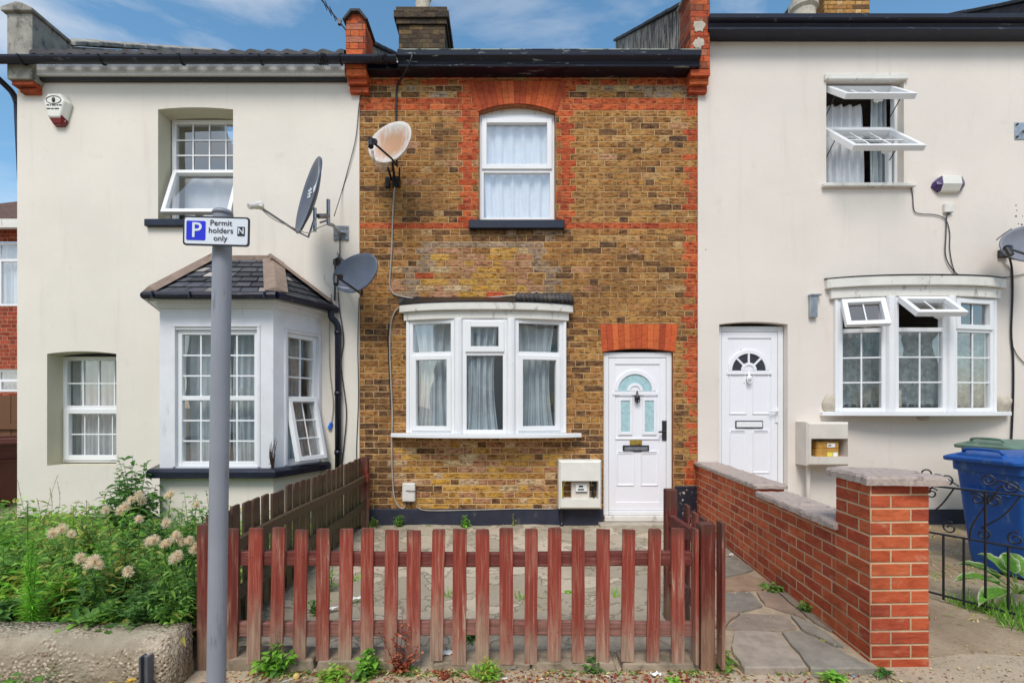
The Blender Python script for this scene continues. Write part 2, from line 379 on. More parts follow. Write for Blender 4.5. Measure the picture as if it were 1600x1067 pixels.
M['grey_rail'] = wood_mat('weathered_grey_rail', S(106, 82, 62), S(86, 76, 56), 0.3, 0.9, False)
M['tan_wood'] = wood_mat('tan_fence_boards', S(150, 104, 62), S(120, 84, 52), 0.0, 0.6)
M['bin_blue'] = mat('blue_bin_plastic', S(8, 76, 150), 0.5, 0.1, 5, 0.1, 70, dirt=S(92, 124, 150), damt=0.6, dscale=(6, 6, 3), dlo=0.55, dhi=0.7)
M['bin_green'] = mat('green_bin_plastic', S(98, 122, 106), 0.55, 0.12, 8, 0.1, 70, dirt=S(150, 156, 144), damt=0.6)
M['bin_brown'] = mat('brown_bin_plastic', S(96, 52, 42), 0.5, 0.1, 6)
M['bin_bright'] = mat('bright_green_plastic', S(32, 110, 56), 0.45, 0.1, 6)
M['leaf'] = leaf_mat('leaf_green', 0.5)
M['dryleaf'] = leaf_mat('dry_leaf', 0.2)
M['fluff'] = leaf_mat('thistle_fluff', 0.5)
M['paper'] = mat('white_paper', S(232, 232, 228), 0.7, 0.04, 20)
M['orange_bit'] = mat('orange_plastic', S(205, 110, 60), 0.6, 0.1, 20)
M['sky_blue'] = mat('blue_cable_cap', S(30, 110, 220), 0.4, 0.1, 10)
M['cable_grey'] = mat('grey_cable', S(168, 160, 150), 0.5, 0.15, 8)
M['cable_white'] = mat('white_cable', S(216, 212, 204), 0.5, 0.1, 8)
M['sandstone'] = mat('pale_stone_step', S(176, 166, 150), 0.9, 0.15, 8, 0.5, 40, dirt=S(110, 100, 84), damt=0.6)
M['cement'] = mat('cement_lump', S(186, 176, 160), 0.9, 0.15, 12, 0.7, 30, bd=0.01)
t = NT('pebbly_concrete'); p = t.pos()
vor = t.n('ShaderNodeTexVoronoi', {'Vector': p, 'Scale': 62.0}); vd = vor.outputs['Distance']
mask = t.ramp(t.noise(p, 5, 4, 0.6), 0.40, 0.55)
pbw = t.n('ShaderNodeRGBToBW', {0: vor.outputs['Color']}).outputs[0]; peb = t.mix(t.ramp(pbw, 0.25, 0.75), S(128, 106, 84), S(208, 190, 168))
base = t.mix(t.ramp(t.noise(p, 3, 7, 0.65), 0.35, 0.7), S(150, 138, 118), S(186, 172, 150))
base = t.mix(t.math('MULTIPLY', t.ramp(t.noise(p, 4.4, 6, 0.7), 0.55, 0.7), 0.6), base, S(118, 112, 84))
colr = t.mix(t.math('MULTIPLY', mask, t.ramp(vd, 0.62, 0.3)), base, peb)
M['concrete'] = t.finish(colr, 0.92, 0, t.bump(t.math('ADD', t.math('MULTIPLY', t.math('SUBTRACT', 1.0, vd), mask), t.noise(p, 40, 5, 0.65)), 0.012, 0.9), 0.2)
def ground_mat(name, c1, c2, c3, slab=None):
    t = NT(name); p = t.pos()
    a = t.noise(p, 1.6, 7, 0.65); b = t.noise(p, 38, 5, 0.7); c = t.noise(p, 130, 3, 0.6)
    col = t.mix(t.ramp(a, 0.35, 0.68), c1, c2)
    h = t.math('ADD', b, t.math('MULTIPLY', c, 0.6))
    if slab:
        dv = t.n('ShaderNodeVectorMath', {0: p, 1: t.n('ShaderNodeTexNoise', {'Vector': p, 'Scale': 5.0, 'Detail': 3}).outputs['Color']}, operation='ADD').outputs[0]
        v = t.n('ShaderNodeTexVoronoi', {'Vector': dv, 'Scale': slab}, feature='DISTANCE_TO_EDGE', voronoi_dimensions='2D').outputs['Distance']
        vc = t.n('ShaderNodeTexVoronoi', {'Vector': dv, 'Scale': slab}, voronoi_dimensions='2D').outputs['Color']
        g = t.n('ShaderNodeRGBToBW', {0: vc}).outputs[0]
        col = t.mix(t.ramp(g, 0.2, 0.8), mul(c1, 0.93), mul(c2, 1.03))
        col = t.mix(t.math('MULTIPLY', t.ramp(a, 0.45, 0.7), 0.5), col, c3)
        e = t.ramp(t.math('ADD', v, t.math('MULTIPLY', t.math('SUBTRACT', b, 0.5), 0.08)), 0.008, 0.05)
        col = t.mix(t.math('MULTIPLY', t.math('SUBTRACT', 1.0, e), 0.42), col, mul(c3, 0.8))
        h = t.math('ADD', h, t.math('MULTIPLY', e, 3.0))
    col = t.mix(t.math('MULTIPLY', t.ramp(b, 0.52, 0.7), 0.55), col, c3)
    col = t.mix(t.math('MULTIPLY', t.ramp(c, 0.6, 0.72), 0.35), col, mul(c1, 1.35))
    return t.finish(col, 0.93, 0, t.bump(h, 0.008, 0.7), 0.2)
M['pavement'] = ground_mat('sandy_pavement', S(168, 152, 130), S(190, 172, 148), S(126, 112, 94))
M['yard'] = ground_mat('crazy_paving', S(172, 160, 140), S(194, 180, 158), S(148, 136, 112), 2.2)
M['soil'] = ground_mat('dry_soil', S(96, 82, 62), S(120, 104, 80), S(70, 62, 44))
M['dirt'] = ground_mat('straw_dirt', S(140, 122, 100), S(172, 154, 130), S(104, 90, 70))
t = NT('grey_flagstone'); at = t.n('ShaderNodeAttribute', attribute_name='Col'); p = t.pos(); nn = t.noise(p, 9, 7, 0.7); n5 = t.noise(p, 120, 4, 0.6)
cc = t.mix(t.ramp(nn, 0.3, 0.7), t.mix(1.0, at.outputs['Color'], (0.74, 0.74, 0.72), 'MULTIPLY'), t.mix(1.0, at.outputs['Color'], (1.12, 1.1, 1.06), 'MULTIPLY'))
cc = t.mix(t.math('MULTIPLY', t.ramp(n5, 0.58, 0.7), 0.3), cc, S(196, 186, 172))
M['flag'] = t.finish(cc, 0.88, 0, t.bump(t.math('ADD', nn, n5), 0.004, 0.6), 0.25)

# ------------------------------------------------------------ bricks: every brick is its own little raised face
def sub_rects(rc, holes):
    out = [rc]
    for h in holes:
        nx = []
        for (a, b, c, d) in out:                     # x0,x1,z0,z1
            if h[1] <= a or h[0] >= b or h[3] <= c or h[2] >= d: nx.append((a, b, c, d)); continue
            if h[2] > c: nx.append((a, b, c, h[2]))
            if h[3] < d: nx.append((a, b, h[3], d))
            lo, hi = max(c, h[2]), min(d, h[3])
            if h[0] > a: nx.append((a, h[0], lo, hi))
            if h[1] < b: nx.append((h[1], b, lo, hi))
        out = nx
    return [r for r in out if r[1] - r[0] > 0.004 and r[3] - r[2] > 0.004]
def brick_face(mb, a, b, c, d, col, ins=0.006, rel=0.004, jit=0.0016, mi=0, el=1.0, er=1.0):
    ins2 = min(ins, (b - a) * 0.3, (d - c) * 0.3)
    j = lambda: rnd.uniform(-jit, jit)
    r = rel + rnd.uniform(-0.0012, 0.0018)
    o = [mb.vt(p) for p in ((a, 0, c), (b, 0, c), (b, 0, d), (a, 0, d))]
    i = [mb.vt(p) for p in ((a + (ins2 + j()) * el, -r, c + ins2 + j()), (b - (ins2 + j()) * er, -r, c + ins2 + j()), (b - (ins2 + j()) * er, -r, d - ins2 + j()), (a + (ins2 + j()) * el, -r, d - ins2 + j()))]
    c1 = (*col, 1.0); c0 = (*col, 0.0)
    mb.face(i, mi, c1)
    for k in range(4):
        q = (k + 1) % 4
        mb.face((o[k], o[q], i[q], i[k]), mi, [c0, c0, c1, c1])
def brick_panel(mb, x0, x1, z0, z1, colf, holes=(), ch=0.075, bl=0.225, bond='flemish', ins=0.006, rel=0.004, off=0.0, jit=0.0016, insf=None, wrap=False):
    j = 0; z = z0
    while z < z1 - 0.002:
        zt = min(z + ch, z1)
        x = x0 - (0.0 if bond != 'flemish' else 0) ; k = 0
        if bond == 'flemish':
            x = x0 - ((bl * 0.75) if j % 2 else 0.0) - off
        else:
            x = x0 - (bl / 2 if j % 2 else 0.0) - off
        while x < x1:
            w = bl if (bond != 'flemish' or k % 2 == 0) else bl / 2
            w *= rnd.uniform(0.97, 1.03) if jit > 0.001 else 1.0
            a, b = max(x, x0), min(x + w, x1)
            if b - a > 0.012:
                cc = colf((a + b) / 2, (z + zt) / 2, j, w)
                for rc in sub_rects((a, b, z, zt), holes):
                    brick_face(mb, rc[0], rc[1], rc[2], rc[3], cc, insf((a + b) / 2, z) if insf else ins, rel, jit, 0, 0.0 if wrap and a <= x0 + 1e-6 else 1.0, 0.0 if wrap and b >= x1 - 1e-6 else 1.0)
            x += w; k += 1
        z = zt; j += 1
def pick(l, v=0.08):
    c = S(*rnd.choice(l)); k = rnd.uniform(1 - v, 1 + v); return (c[0] * k, c[1] * k * rnd.uniform(0.97, 1.03), c[2] * k)

# wall sheet with openings that have arched heads and reveals; opening = (x0,x1,z0,z1crown,rise,depth)
def wall_sheet(mb, x0, x1, z0, z1, ops, y=0.0, front=True, mi=0, rmi=0):
    xs = sorted({x0, x1, *[o[0] for o in ops], *[o[1] for o in ops]}); zs = sorted({z0, z1, *[o[2] for o in ops], *[o[3] for o in ops]})
    if front:
        for a, b in zip(xs, xs[1:]):
            for c, d in zip(zs, zs[1:]):
                if any(o[0] <= a and b <= o[1] and o[2] <= c and d <= o[3] for o in ops): continue
                mb.poly([(a, y, c), (b, y, c), (b, y, d), (a, y, d)], mi)
    for o in ops:
        a, b, c, d, rise, dep = o; n = 12 if rise > 0 else 1
        def head(x):
            u = (x - (a + b) / 2) / ((b - a) / 2); return d - rise * u * u
        for k in range(n):
            p, q = a + (b - a) * k / n, a + (b - a) * (k + 1) / n
            if front and rise > 0: mb.poly([(p, y, head(p)), (q, y, head(q)), (q, y, d + 0.0001), (p, y, d + 0.0001)], mi)
            mb.poly([(p, y, head(p)), (q, y, head(q)), (q, y + dep, head(q)), (p, y + dep, head(p))], rmi)
        mb.poly([(a, y, c), (a, y, d - rise), (a, y + dep, d - rise), (a, y + dep, c)], rmi)
        mb.poly([(b, y, c), (b, y, d - rise), (b, y + dep, d - rise), (b, y + dep, c)], rmi)
        mb.poly([(a, y, c), (b, y, c), (b, y + dep, c), (a, y + dep, c)], rmi)

def window(house, m, w, h, lights, bars=(), fw=0.05, fd=0.07, name='window', frame_mat=None, arch=0.0, parent_is_window=False):
    """outer frame + fixed or hinged lights. m: lower left corner of the frame's outer face; x right, y inward, z up"""
    fm = frame_mat or M['upvc']
    mb = MB(m)
    mb.box(0, fw, 0, fd, 0, h); mb.box(w - fw, w, 0, fd, 0, h); mb.box(fw, w - fw, 0, fd, 0, fw); mb.box(fw, w - fw, 0, fd, h - fw, h)
    for b in bars: mb.box(b[0], b[1], 0.001, fd - 0.001, b[2], b[3])
    win = mb.build('window_frame' if parent_is_window else name, fm, house, bevel=0.004)
    par = house if parent_is_window else win
    gl = MB(m)
    for L in lights:
        x0, x1, z0, z1 = L['r']; sw = L.get('sw', 0.0); mm = m
        if L.get('open'):
            mm = m @ Matrix.Translation((0, -0.015, z1)) @ Matrix.Rotation(-R(L['open']), 4, 'X') @ Matrix.Translation((0, 0, -z1))
        sb = MB(mm); y0 = -0.018 if sw else 0.018
        if sw:
            sb.box(x0, x0 + sw, y0, 0.045, z0, z1); sb.box(x1 - sw, x1, y0, 0.045, z0, z1)
            sb.box(x0 + sw, x1 - sw, y0, 0.045, z0, z0 + sw); sb.box(x0 + sw, x1 - sw, y0, 0.045, z1 - sw, z1)
        a, b, c, d = x0 + sw, x1 - sw, z0 + sw, z1 - sw
        nx, nz = L.get('bars', (1, 1)); bt = L.get('bt', 0.008)
        for k in range(1, nx):
            xx = a + (b - a) * k / nx; sb.box(xx - bt, xx + bt, 0.016, 0.026, c, d)
        for k in range(1, nz):
            zz = c + (d - c) * k / nz; sb.box(a, b, 0.0165, 0.0255, zz - bt, zz + bt)
        if sb.v: sb.build('sash' if sw else 'glazing_bar', L.get('mat', fm), par, bevel=0.004 if sw else 0.0)
        pb = MB(mm)
        pb.poly([(a, 0.028, c), (b, 0.028, c), (b, 0.028, d), (a, 0.028, d)])
        pb.build('pane', M['glass'], par)
        if L.get('open'):
            hb = MB(mm)
            hb.box((x0 + x1) / 2 - 0.05, (x0 + x1) / 2 + 0.05, 0.045, 0.07, z0 + 0.01, z0 + 0.03); hb.box((x0 + x1) / 2 - 0.01, (x0 + x1) / 2 + 0.01, 0.06, 0.085, z0 + 0.012, z0 + 0.07)
            hb.build('window_handle', M['upvc'], par, bevel=0.003)
    return win

def curtain(m, x0, x1, z0, z1, y, amp, waves, material, label, seed=0, pull=0.0, name='net_curtain', scallop=0.0):
    r2 = random.Random(seed); n = 90; nz = 14; mb = MB(); ids = []
    ph = [r2.uniform(0, 6.3) for _ in range(4)]
    for k in range(nz + 1):
        row = []; v = k / nz
        for i in range(n + 1):
            u = i / n; uu = u + pull * math.sin(PI * v) * (u - 0.5) * 0.5
            off = amp * (math.sin(2 * PI * waves * u + ph[0] + 0.8 * math.sin(3 * v + ph[1])) + 0.6 * math.sin(2 * PI * waves * 2.3 * u + ph[2]) * (0.4 + 0.6 * (1 - v)))
            zz = z0 + (z1 - z0) * v
            if k == 0 and scallop: zz += scallop * abs(math.sin(PI * waves * u))
            row.append(mb.vt((x0 + (x1 - x0) * uu, y + off, zz)))
        ids.append(row)
    for k in range(nz):
        for i in range(n): mb.face((ids[k][i], ids[k][i + 1], ids[k + 1][i + 1], ids[k + 1][i]))
    o = mb.build(name, material, None, smooth=True)
    o.matrix_world = m
    return tag(o, label, 'curtain')

# ============================================================ HOUSES
RED = [(196, 94, 52), (186, 84, 48), (204, 104, 60), (174, 78, 48), (192, 90, 54)]
STOCK = [(182, 134, 74), (172, 124, 66), (164, 116, 62), (188, 142, 82), (152, 108, 60), (176, 126, 74), (166, 122, 72)]
DARK = [(112, 82, 54), (96, 72, 50), (126, 94, 60), (88, 68, 52)]
LIGHTB = [(200, 166, 116), (192, 152, 100)]
YEL = [(206, 156, 66), (210, 164, 80), (198, 150, 74)]
PINK = [(186, 138, 104), (192, 146, 114), (174, 124, 92)]
CREAMB = [(210, 180, 138), (216, 190, 150)]
GREYB = [(160, 142, 122), (150, 134, 116), (168, 150, 130)]
def facade_col(x, z, j, w):
    px, py = VX + 130 * x, VY - 130 * (z - CAM_H); q = rnd.random()
    if py < 137 and q < 0.8: return pick(RED)
    if py < 158 and not 715 < px < 900: return pick(GREYB if q < 0.25 else (LIGHTB if q < 0.5 else (DARK if q < 0.8 else STOCK)))
    if 158 <= py < 169: return pick(RED)
    if 346 <= py < 358: return pick(RED)
    if 120 < py < 360 and (712 + 12 * (j % 2) < px < 752 or 864 < px < 888 + 12 * (j % 2)): return pick(RED)
    if px > 1077 - 10 * (j % 2) and py < 760 and q < 0.75: return pick(RED)
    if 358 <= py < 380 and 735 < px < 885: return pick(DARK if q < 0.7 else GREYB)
    if 380 <= py < 470:
        t = (py - 380) / 90.0; l0, r0 = 662 - 48 * t, 846 + 42 * t
        if l0 < px < l0 + 26 or r0 - 24 < px < r0 or (l0 < px < r0 and py < 392): return pick(GREYB, 0.1)
        if l0 < px < r0:
            return pick(YEL if q < 0.32 else (PINK if q < 0.66 else (RED if q < 0.70 and py > 420 else (CREAMB if q < 0.86 else STOCK))))
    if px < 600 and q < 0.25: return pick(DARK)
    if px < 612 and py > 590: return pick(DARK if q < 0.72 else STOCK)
    if py > 690 and px < 880:
        return pick(YEL if q < 0.27 else (PINK if q < 0.50 else (CREAMB if q < 0.64 else (DARK if q < 0.74 else STOCK))))
    if px > 880 and py > 480: return pick(DARK if q < 0.36 else STOCK)
    return pick(DARK if q < 0.16 else (LIGHTB if q < 0.22 else (PINK if q < 0.25 else STOCK)))

def roof_slab(mb, x0, x1, z_e, y_e=-0.18, y_r=3.7, tan=0.61, wave=0.0, nx=1, th=0.05):
    prof = []
    for k in range(nx + 1):
        x = x0 + (x1 - x0) * k / nx; dz = wave * (math.sin(2 * PI * (x - x0) / 0.21)) if wave else 0
        prof.append((x, dz))
    zr = z_e + (y_r - y_e) * tan
    for (x, dz), (xb, db) in zip(prof, prof[1:]):
        mb.poly([(x, y_e, z_e + dz), (xb, y_e, z_e + db), (xb, y_r, zr + db), (x, y_r, zr + dz)])
        mb.poly([(x, y_r, zr + dz), (xb, y_r, zr + db), (xb, 2 * y_r - y_e, z_e + db), (x, 2 * y_r - y_e, z_e + dz)])
        mb.poly([(x, y_e, z_e + dz), (xb, y_e, z_e + db), (xb, y_e, z_e + db - th), (x, y_e, z_e + dz - th)])
        mb.poly([(x, y_e, z_e + dz - th), (xb, y_e, z_e + db - th), (xb, y_r, zr - th), (x, y_r, zr - th)])

# ---------------------------------------------------------------- white house with the canted bay
H1 = thing('terraced_house', 'cream rendered terraced house with a slate roofed canted bay and cracked stone parapet end', 'house', (-3.77, 0, 0))
XL, XB = -5.82, -1.716
mb = MB()
ops1 = [(WX(248), WX(365), 3.65, WZ(169), 0.025, 0.26), (WX(75), WX(183), WZ(727), WZ(549), 0.03, 0.26), (-3.80, -2.34, 0.80, 2.42, 0, 0.02)]
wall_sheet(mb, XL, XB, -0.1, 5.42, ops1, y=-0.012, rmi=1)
mb.poly([(XL, -0.012, -0.1), (XL, -0.012, 5.42), (XL, 7.6, 5.42), (XL, 7.6, -0.1)])
mb.poly([(XB, -0.012, -0.1), (XB, -0.012, 5.36), (XB, 0.3, 5.36), (XB, 0.3, -0.1)])
mb.poly([(XL, 7.6, -0.1), (XB, 7.6, -0.1), (XB, 7.6, 5.42), (XL, 7.6, 5.42)])
mb.poly([(XL, -0.012, 5.42), (XL, 7.6, 5.42), (XL, 3.7, 7.7)])
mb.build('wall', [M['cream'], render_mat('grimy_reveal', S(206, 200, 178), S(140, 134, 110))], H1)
mb = MB(); mb.box(XL - 0.004, -4.0, -0.032, 0, -0.1, 0.10); mb.build('plinth', M['navy_plinth'], H1)
mb = MB(); roof_slab(mb, -5.5, -1.84, 5.55, y_e=-0.2, wave=0.024, nx=140); mb.build('roof', M['tile'], H1)
mb = MB(); mb.box(-5.52, -1.86, -0.11, -0.014, 5.335, 5.50); mb.build('fascia', M['upvc'], H1, bevel=0.004)
mb = MB(); mb.box(-5.52, -1.86, -0.07, -0.014, 5.298, 5.332); mb.build('soffit_shadow_strip', M['black'], H1, bevel=0.003)  # black strip stands in for the shadow line beneath the fascia
def gutter_run(parent, x0, x1, y, z, r, m):
    mb = MB(); n = 10
    pr = [(y + r * math.cos(PI + PI * k / n), z + r * math.sin(PI + PI * k / n)) for k in range(n + 1)]
    pi = [(y + (r - 0.006) * math.cos(PI + PI * k / n), z + 0.002 + (r - 0.006) * math.sin(PI + PI * k / n)) for k in range(n + 1)]
    mb.prism(pr + pi[::-1], 'x', x0, x1)
    g = mb.build('gutter', m, parent)
    x = x0 + 0.4
    while x < x1:
        mb = MB(); mb.tube([(x, y + (r + 0.006) * math.cos(PI + PI * k / n), z + (r + 0.006) * math.sin(PI + PI * k / n)) if True else None for k in range(n + 1)], 0.011, 6); x += 0.92; mb.build('gutter_bracket', m, g)
    return g
gutter_run(H1, -5.95, -1.22, -0.225, 5.45, 0.062, M['gutter'])
for x in (-2.12, -1.42):
    for q in range(4):
        mb = MB(); mb.tube([(x + 0.03 * q + 0.012 * math.sin(k + q), -0.225 + 0.068 * math.cos(PI + PI * k / 10), 5.452 + 0.068 * math.sin(PI + PI * k / 10)) for k in range(11)], 0.008, 6); mb.build('gutter_tie', M['black'], H1)
mb = MB(); mb.tube(spline([(-5.93, -0.22, 5.41), (-5.95, -0.16, 5.31), (-5.90, 0.0, 5.20), (-5.88, 0.05, 5.08)]), 0.034, 10)
mb.tube([(-5.88, 0.05, 5.08), (-5.88, 0.3, 0.05)], 0.034, 10); mb.build('downpipe', M['gutter'], H1, smooth=True)
# parapet end: stone block on brick corbels, coping behind it
mb = MB()
mb.box(-5.80, -5.50, -0.16, 0.5, 5.25, 6.02)
mb.prism([(-5.84, 6.02), (-5.47, 6.02), (-5.47, 6.06), (-5.60, 6.12), (-5.66, 6.13), (-5.84, 6.07)], 'y', -0.20, 0.34)
mb.build('parapet_end', M['stone'], H1, bevel=0.012, seg=2)
mb = MB()
for k, (yy, za, zb) in enumerate(((-0.13, 5.195, 5.25), (-0.08, 5.14, 5.195))):
    mb.m = XF(-5.775 + 0.05 * k, yy, 0); mb.box(0, 0.26 - 0.05 * k, 0.0, -yy - 0.012, za + 0.004, zb, 0, (*pick(RED), 1.0))
mb.build('corbel', M['redpier'], H1, bevel=0.006)
mb = MB()
for k in range(8):
    ya, yb = 0.36 + 0.42 * k, 0.36 + 0.42 * (k + 1) - 0.012
    za, zb = 6.02 + (ya - 0.36) * 0.675 + rnd.uniform(-.012, .012), 6.02 + (yb - 0.36) * 0.675
    mb.loft([[(-5.84, ya, za), (-5.44, ya, za), (-5.44, ya, za + 0.06), (-5.64, ya, za + 0.10), (-5.84, ya, za + 0.06)], [(-5.84, yb, zb), (-5.44, yb, zb), (-5.44, yb, zb + 0.06), (-5.64, yb, zb + 0.10), (-5.84, yb, zb + 0.06)]])
mb.build('coping', M['stone'], H1, bevel=0.008)
mb = MB(); mb.loft([[(-5.80, 0.4, 5.45), (-5.50, 0.4, 5.45), (-5.50, 0.4, 6.03), (-5.80, 0.4, 6.03)], [(-5.80, 3.7, 7.4), (-5.50, 3.7, 7.4), (-5.50, 3.7, 8.22), (-5.80, 3.7, 8.22)]]); mb.build('parapet', M['stone'], H1)
# upper window, lower sash pushed open
x0 = (268 - VX) / 125.6
window(H1, XF(x0, 0.215, 3.66), -3.20 - x0, 4.965 - 3.66 + 0.02, [dict(r=(0.05, 0.87, 0.70, 1.27), bars=(4, 3)), dict(r=(0.035, 0.875, 0.03, 0.685), sw=0.05, open=21)], bars=[(0.05, 0.87, 0.655, 0.705)])
curtain(XF(0, 0, 0), -4.05, -3.22, 3.7, 4.32, 0.36, 0.006, 3, M['net'], 'white sheet imitating the sky reflection behind the propped open sash above the parking sign', 3, 0.0, 'sky_reflection_sheet')  # white sheet added to imitate bright sky reflected in the lower sash
mb = MB(); mb.box(WX(231), WX(366) + 0.12, -0.07, 0.18, 3.565, 3.65); mb.build('window_sill', M['navy'], H1, bevel=0.008)
x0 = (97 - VX) / 125.8
window(H1, XF(x0, 0.205, 0.725), -4.60 - x0, 1.315, [dict(r=(0.05, 0.83, 0.70, 1.265), bars=(4, 2)), dict(r=(0.03, 0.84, 0.03, 0.665), sw=0.06, bars=(4, 2))], bars=[(0.05, 0.83, 0.655, 0.705)])
curtain(XF(0, 0, 0), -5.45, -4.62, 0.76, 2.03, 0.36, 0.022, 9, M['greynet'], 'grey curtain in the deep set small window by the thistles', 5)
# bay
A = [(-3.97, 0.0), (-3.68, -0.64), (-2.46, -0.64), (-2.17, 0.0)]
def off_poly(d):   # widened bay outline
    k = d; return [(A[0][0] - k * 1.1, A[0][1]), (A[1][0] - k * 0.65, A[1][1] - k), (A[2][0] + k * 0.65, A[2][1] - k), (A[3][0] + k * 1.1, A[3][1])]
def seg_m(a, b, z=0.0): return XF(a[0], a[1], z, math.atan2(b[1] - a[1], b[0] - a[0])), math.hypot(b[0] - a[0], b[1] - a[1])
mb = MB(); pb = MB(); Zs, Ze = 0.755, 2.56
wins = []
for k, (a, b) in enumerate(zip(A, A[1:])):
    m, L = seg_m(a, b); u0, u1 = ((0.17, L - 0.17) if k == 1 else ((0.18, L - 0.055) if k == 2 else (0.055, L - 0.18)))
    wz0, wz1 = 0.775, 2.245
    mb.m = m; wall_sheet(mb, 0, L, Zs, Ze, [(u0, u1, wz0, wz1, 0, 0.06)])
    pb.m = m; wall_sheet(pb, 0.0, L, -0.05, 0.68, [])
    # raised trim round the opening
    mb.box(u0 - 0.03, u0, -0.012, 0.0, wz0, wz1 + 0.03); mb.box(u1, u1 + 0.03, -0.012, 0.0, wz0, wz1 + 0.03); mb.box(u0 - 0.03 if k != 0 else 0.02, u1 + 0.03, -0.016, 0.0, wz1 + 0.03, wz1 + 0.05)
    wins.append((m, u0, u1, wz0, wz1))
bay = mb.build('bay_window', M['bay_paint'], H1)
pb.build('bay_base', M['cream'], bay)
mb = MB()
o1, o0 = off_poly(0.11), off_poly(0.0)
mb.loft([[(x, y, 0.665) for x, y in o1], [(x, y, 0.735) for x, y in o1], [(x, y, 0.762) for x, y in off_poly(0.085)]]); mb.build('sill', M['navy'], bay, bevel=0.006)
for k, (m, u0, u1, z0, z1) in enumerate(wins):
    w, h = u1 - u0, z1 - z0; mm = m @ Matrix.Translation((u0, 0.03, z0)); tz = 0.735
    if k == 1: Ls = [dict(r=(0.05, w - 0.05, tz + 0.02, h - 0.05), bars=(4, 3)), dict(r=(0.05, w - 0.05, 0.05, tz - 0.02), bars=(4, 3))]
    else: Ls = [dict(r=(0.05, w - 0.05, tz + 0.02, h - 0.05), bars=(2, 3)), dict(r=(0.02, w - 0.02, 0.02, tz + 0.01), sw=0.05, bars=(2, 3), open=13 if k == 2 else 0)]
    window(bay, mm, w, h, Ls, bars=[(0.05, w - 0.05, tz - 0.025, tz + 0.025)], parent_is_window=True)
curtain(XF(0, -0.42, 0), -3.60, -3.06, 0.79, 2.24, 0, 0.022, 6, M['greynet'], 'pale curtain half drawn in the canted bay, behind the sign pole', 8, 0.2)
curtain(XF(0, -0.42, 0), -3.00, -2.52, 0.79, 2.24, 0, 0.022, 6, M['greynet'], 'pale curtain in the canted bay between the sign pole and the bay corner', 9, 0.2)
m, L = seg_m(A[2], A[3])
curtain(m @ Matrix.Translation((0, 0.16, 0)), 0.2, 0.62, 0.79, 2.2, 0, 0.03, 4, M['greynet'], 'bunched curtain behind the open slanted side light of the canted bay', 10, -0.8)
# bay roof of slates
E = [(-4.06, -0.015), (-3.70, -0.78), (-2.365, -0.78), (-1.985, -0.015)]; zE, zR = 2.60, 3.185; Rg = [(-3.47, -0.015), (-2.745, -0.015)]
mb = MB()
def slate_face(e0, e1, r0, r1, rows=7):
    e0, e1 = Vector((*e0, zE)), Vector((*e1, zE)); r0, r1 = Vector((*r0, zR)), Vector((*r1, zR))
    nrm = (e1 - e0).cross(r0 - e0 if (r0 - e0).length > 0.1 else r1 - e0).normalized()
    for j in range(rows):
        t0, t1 = j / rows, min(1.0, (j + 1.12) / rows)
        a, b = e0.lerp(r0, t0), e1.lerp(r1, t0); c, d = e0.lerp(r0, t1), e1.lerp(r1, t1)
        W = (b - a).length; n = max(1, int(round(W / 0.19))); o = 0.5 / n if j % 2 else 0.0
        ed = [0.0] + [min(1.0, max(0, (i + (0.5 if j % 2 else 0)) / n)) for i in range(1 if j % 2 == 0 else 0, n + (0 if j % 2 else 0))] + [1.0]
        for u0, u1 in zip(ed, ed[1:]):
            if u1 - u0 < 1e-4: continue
            g = 0.006 / max(W, .2); k = rnd.uniform(0.6, 1.5); c0 = S(78, 79, 84) if rnd.random() > 0.06 else S(168, 160, 152)
            lift = nrm * (0.016 + rnd.uniform(0, 0.008)); up = nrm * 0.004
            q = [a.lerp(b, u0 + g) + lift, a.lerp(b, u1 - g) + lift, c.lerp(d, u1 - g) + up, c.lerp(d, u0 + g) + up]
            mb.poly(q, 0, (*mul(c0, k), 1)); mb.poly([q[0], q[1], q[1] - lift, q[0] - lift], 0, (*mul(c0, k * .5), 1))
    mb.poly([e0, e1, r1, r0] if (r1 - r0).length > 0.01 else [e0, e1, r0], 0, (*S(40, 42, 48), 1))
slate_face(E[1], E[2], Rg[0], Rg[1]); slate_face(E[2], E[3], Rg[1], Rg[1]); slate_face(E[0], E[1], Rg[0], Rg[0])
broof = mb.build('roof', M['slate'], bay)
mb = MB()
def strip(p, q, w, up=(0, 0, 0.02), th=0.02):
    p, q = Vector(p), Vector(q); d = (q - p).normalized(); s = d.cross(Vector((0, 0, 1))).normalized() * w / 2; u = Vector(up); n = Vector((0, 0, th))
    mb.loft([[p - s + u, p + u + n, p + s + u, p + u], [q - s + u, q + u + n, q + s + u, q + u]])
strip((*E[2], zE), (*Rg[1], zR - 0.03), 0.24, (0, 0, 0.022), 0.05); strip((*E[1], zE), (*Rg[0], zR), 0.2, (0, 0, 0.022), 0.06)
strip((E[3][0] - .04, -0.09, zE + .03), (Rg[1][0], -0.09, zR - .01), 0.17, (0, 0, 0.02), 0.04); strip((E[0][0] + .02, -0.05, zE + .02), (Rg[0][0], -0.05, zR), 0.11, (0, 0, 0.02), 0.035)
mb.box(Rg[0][0] - 0.02, Rg[1][0] + 0.02, -0.07, -0.013, zR - 0.06, zR + 0.03)
mb.build('flashing', M['lead'], bay, bevel=0.004)
mb = MB()
so_ = [(x, y) for x, y in off_poly(0.09)]
mb.loft([[(x, y, 2.53) for x, y in so_], [(x, y, 2.585) for x, y in so_]]); mb.loft([[(x, y, 2.47) for x, y in off_poly(0.03)], [(x, y, 2.53) for x, y in off_poly(0.03)]]); mb.build('soffit', M['bay_paint'], bay, bevel=0.004)
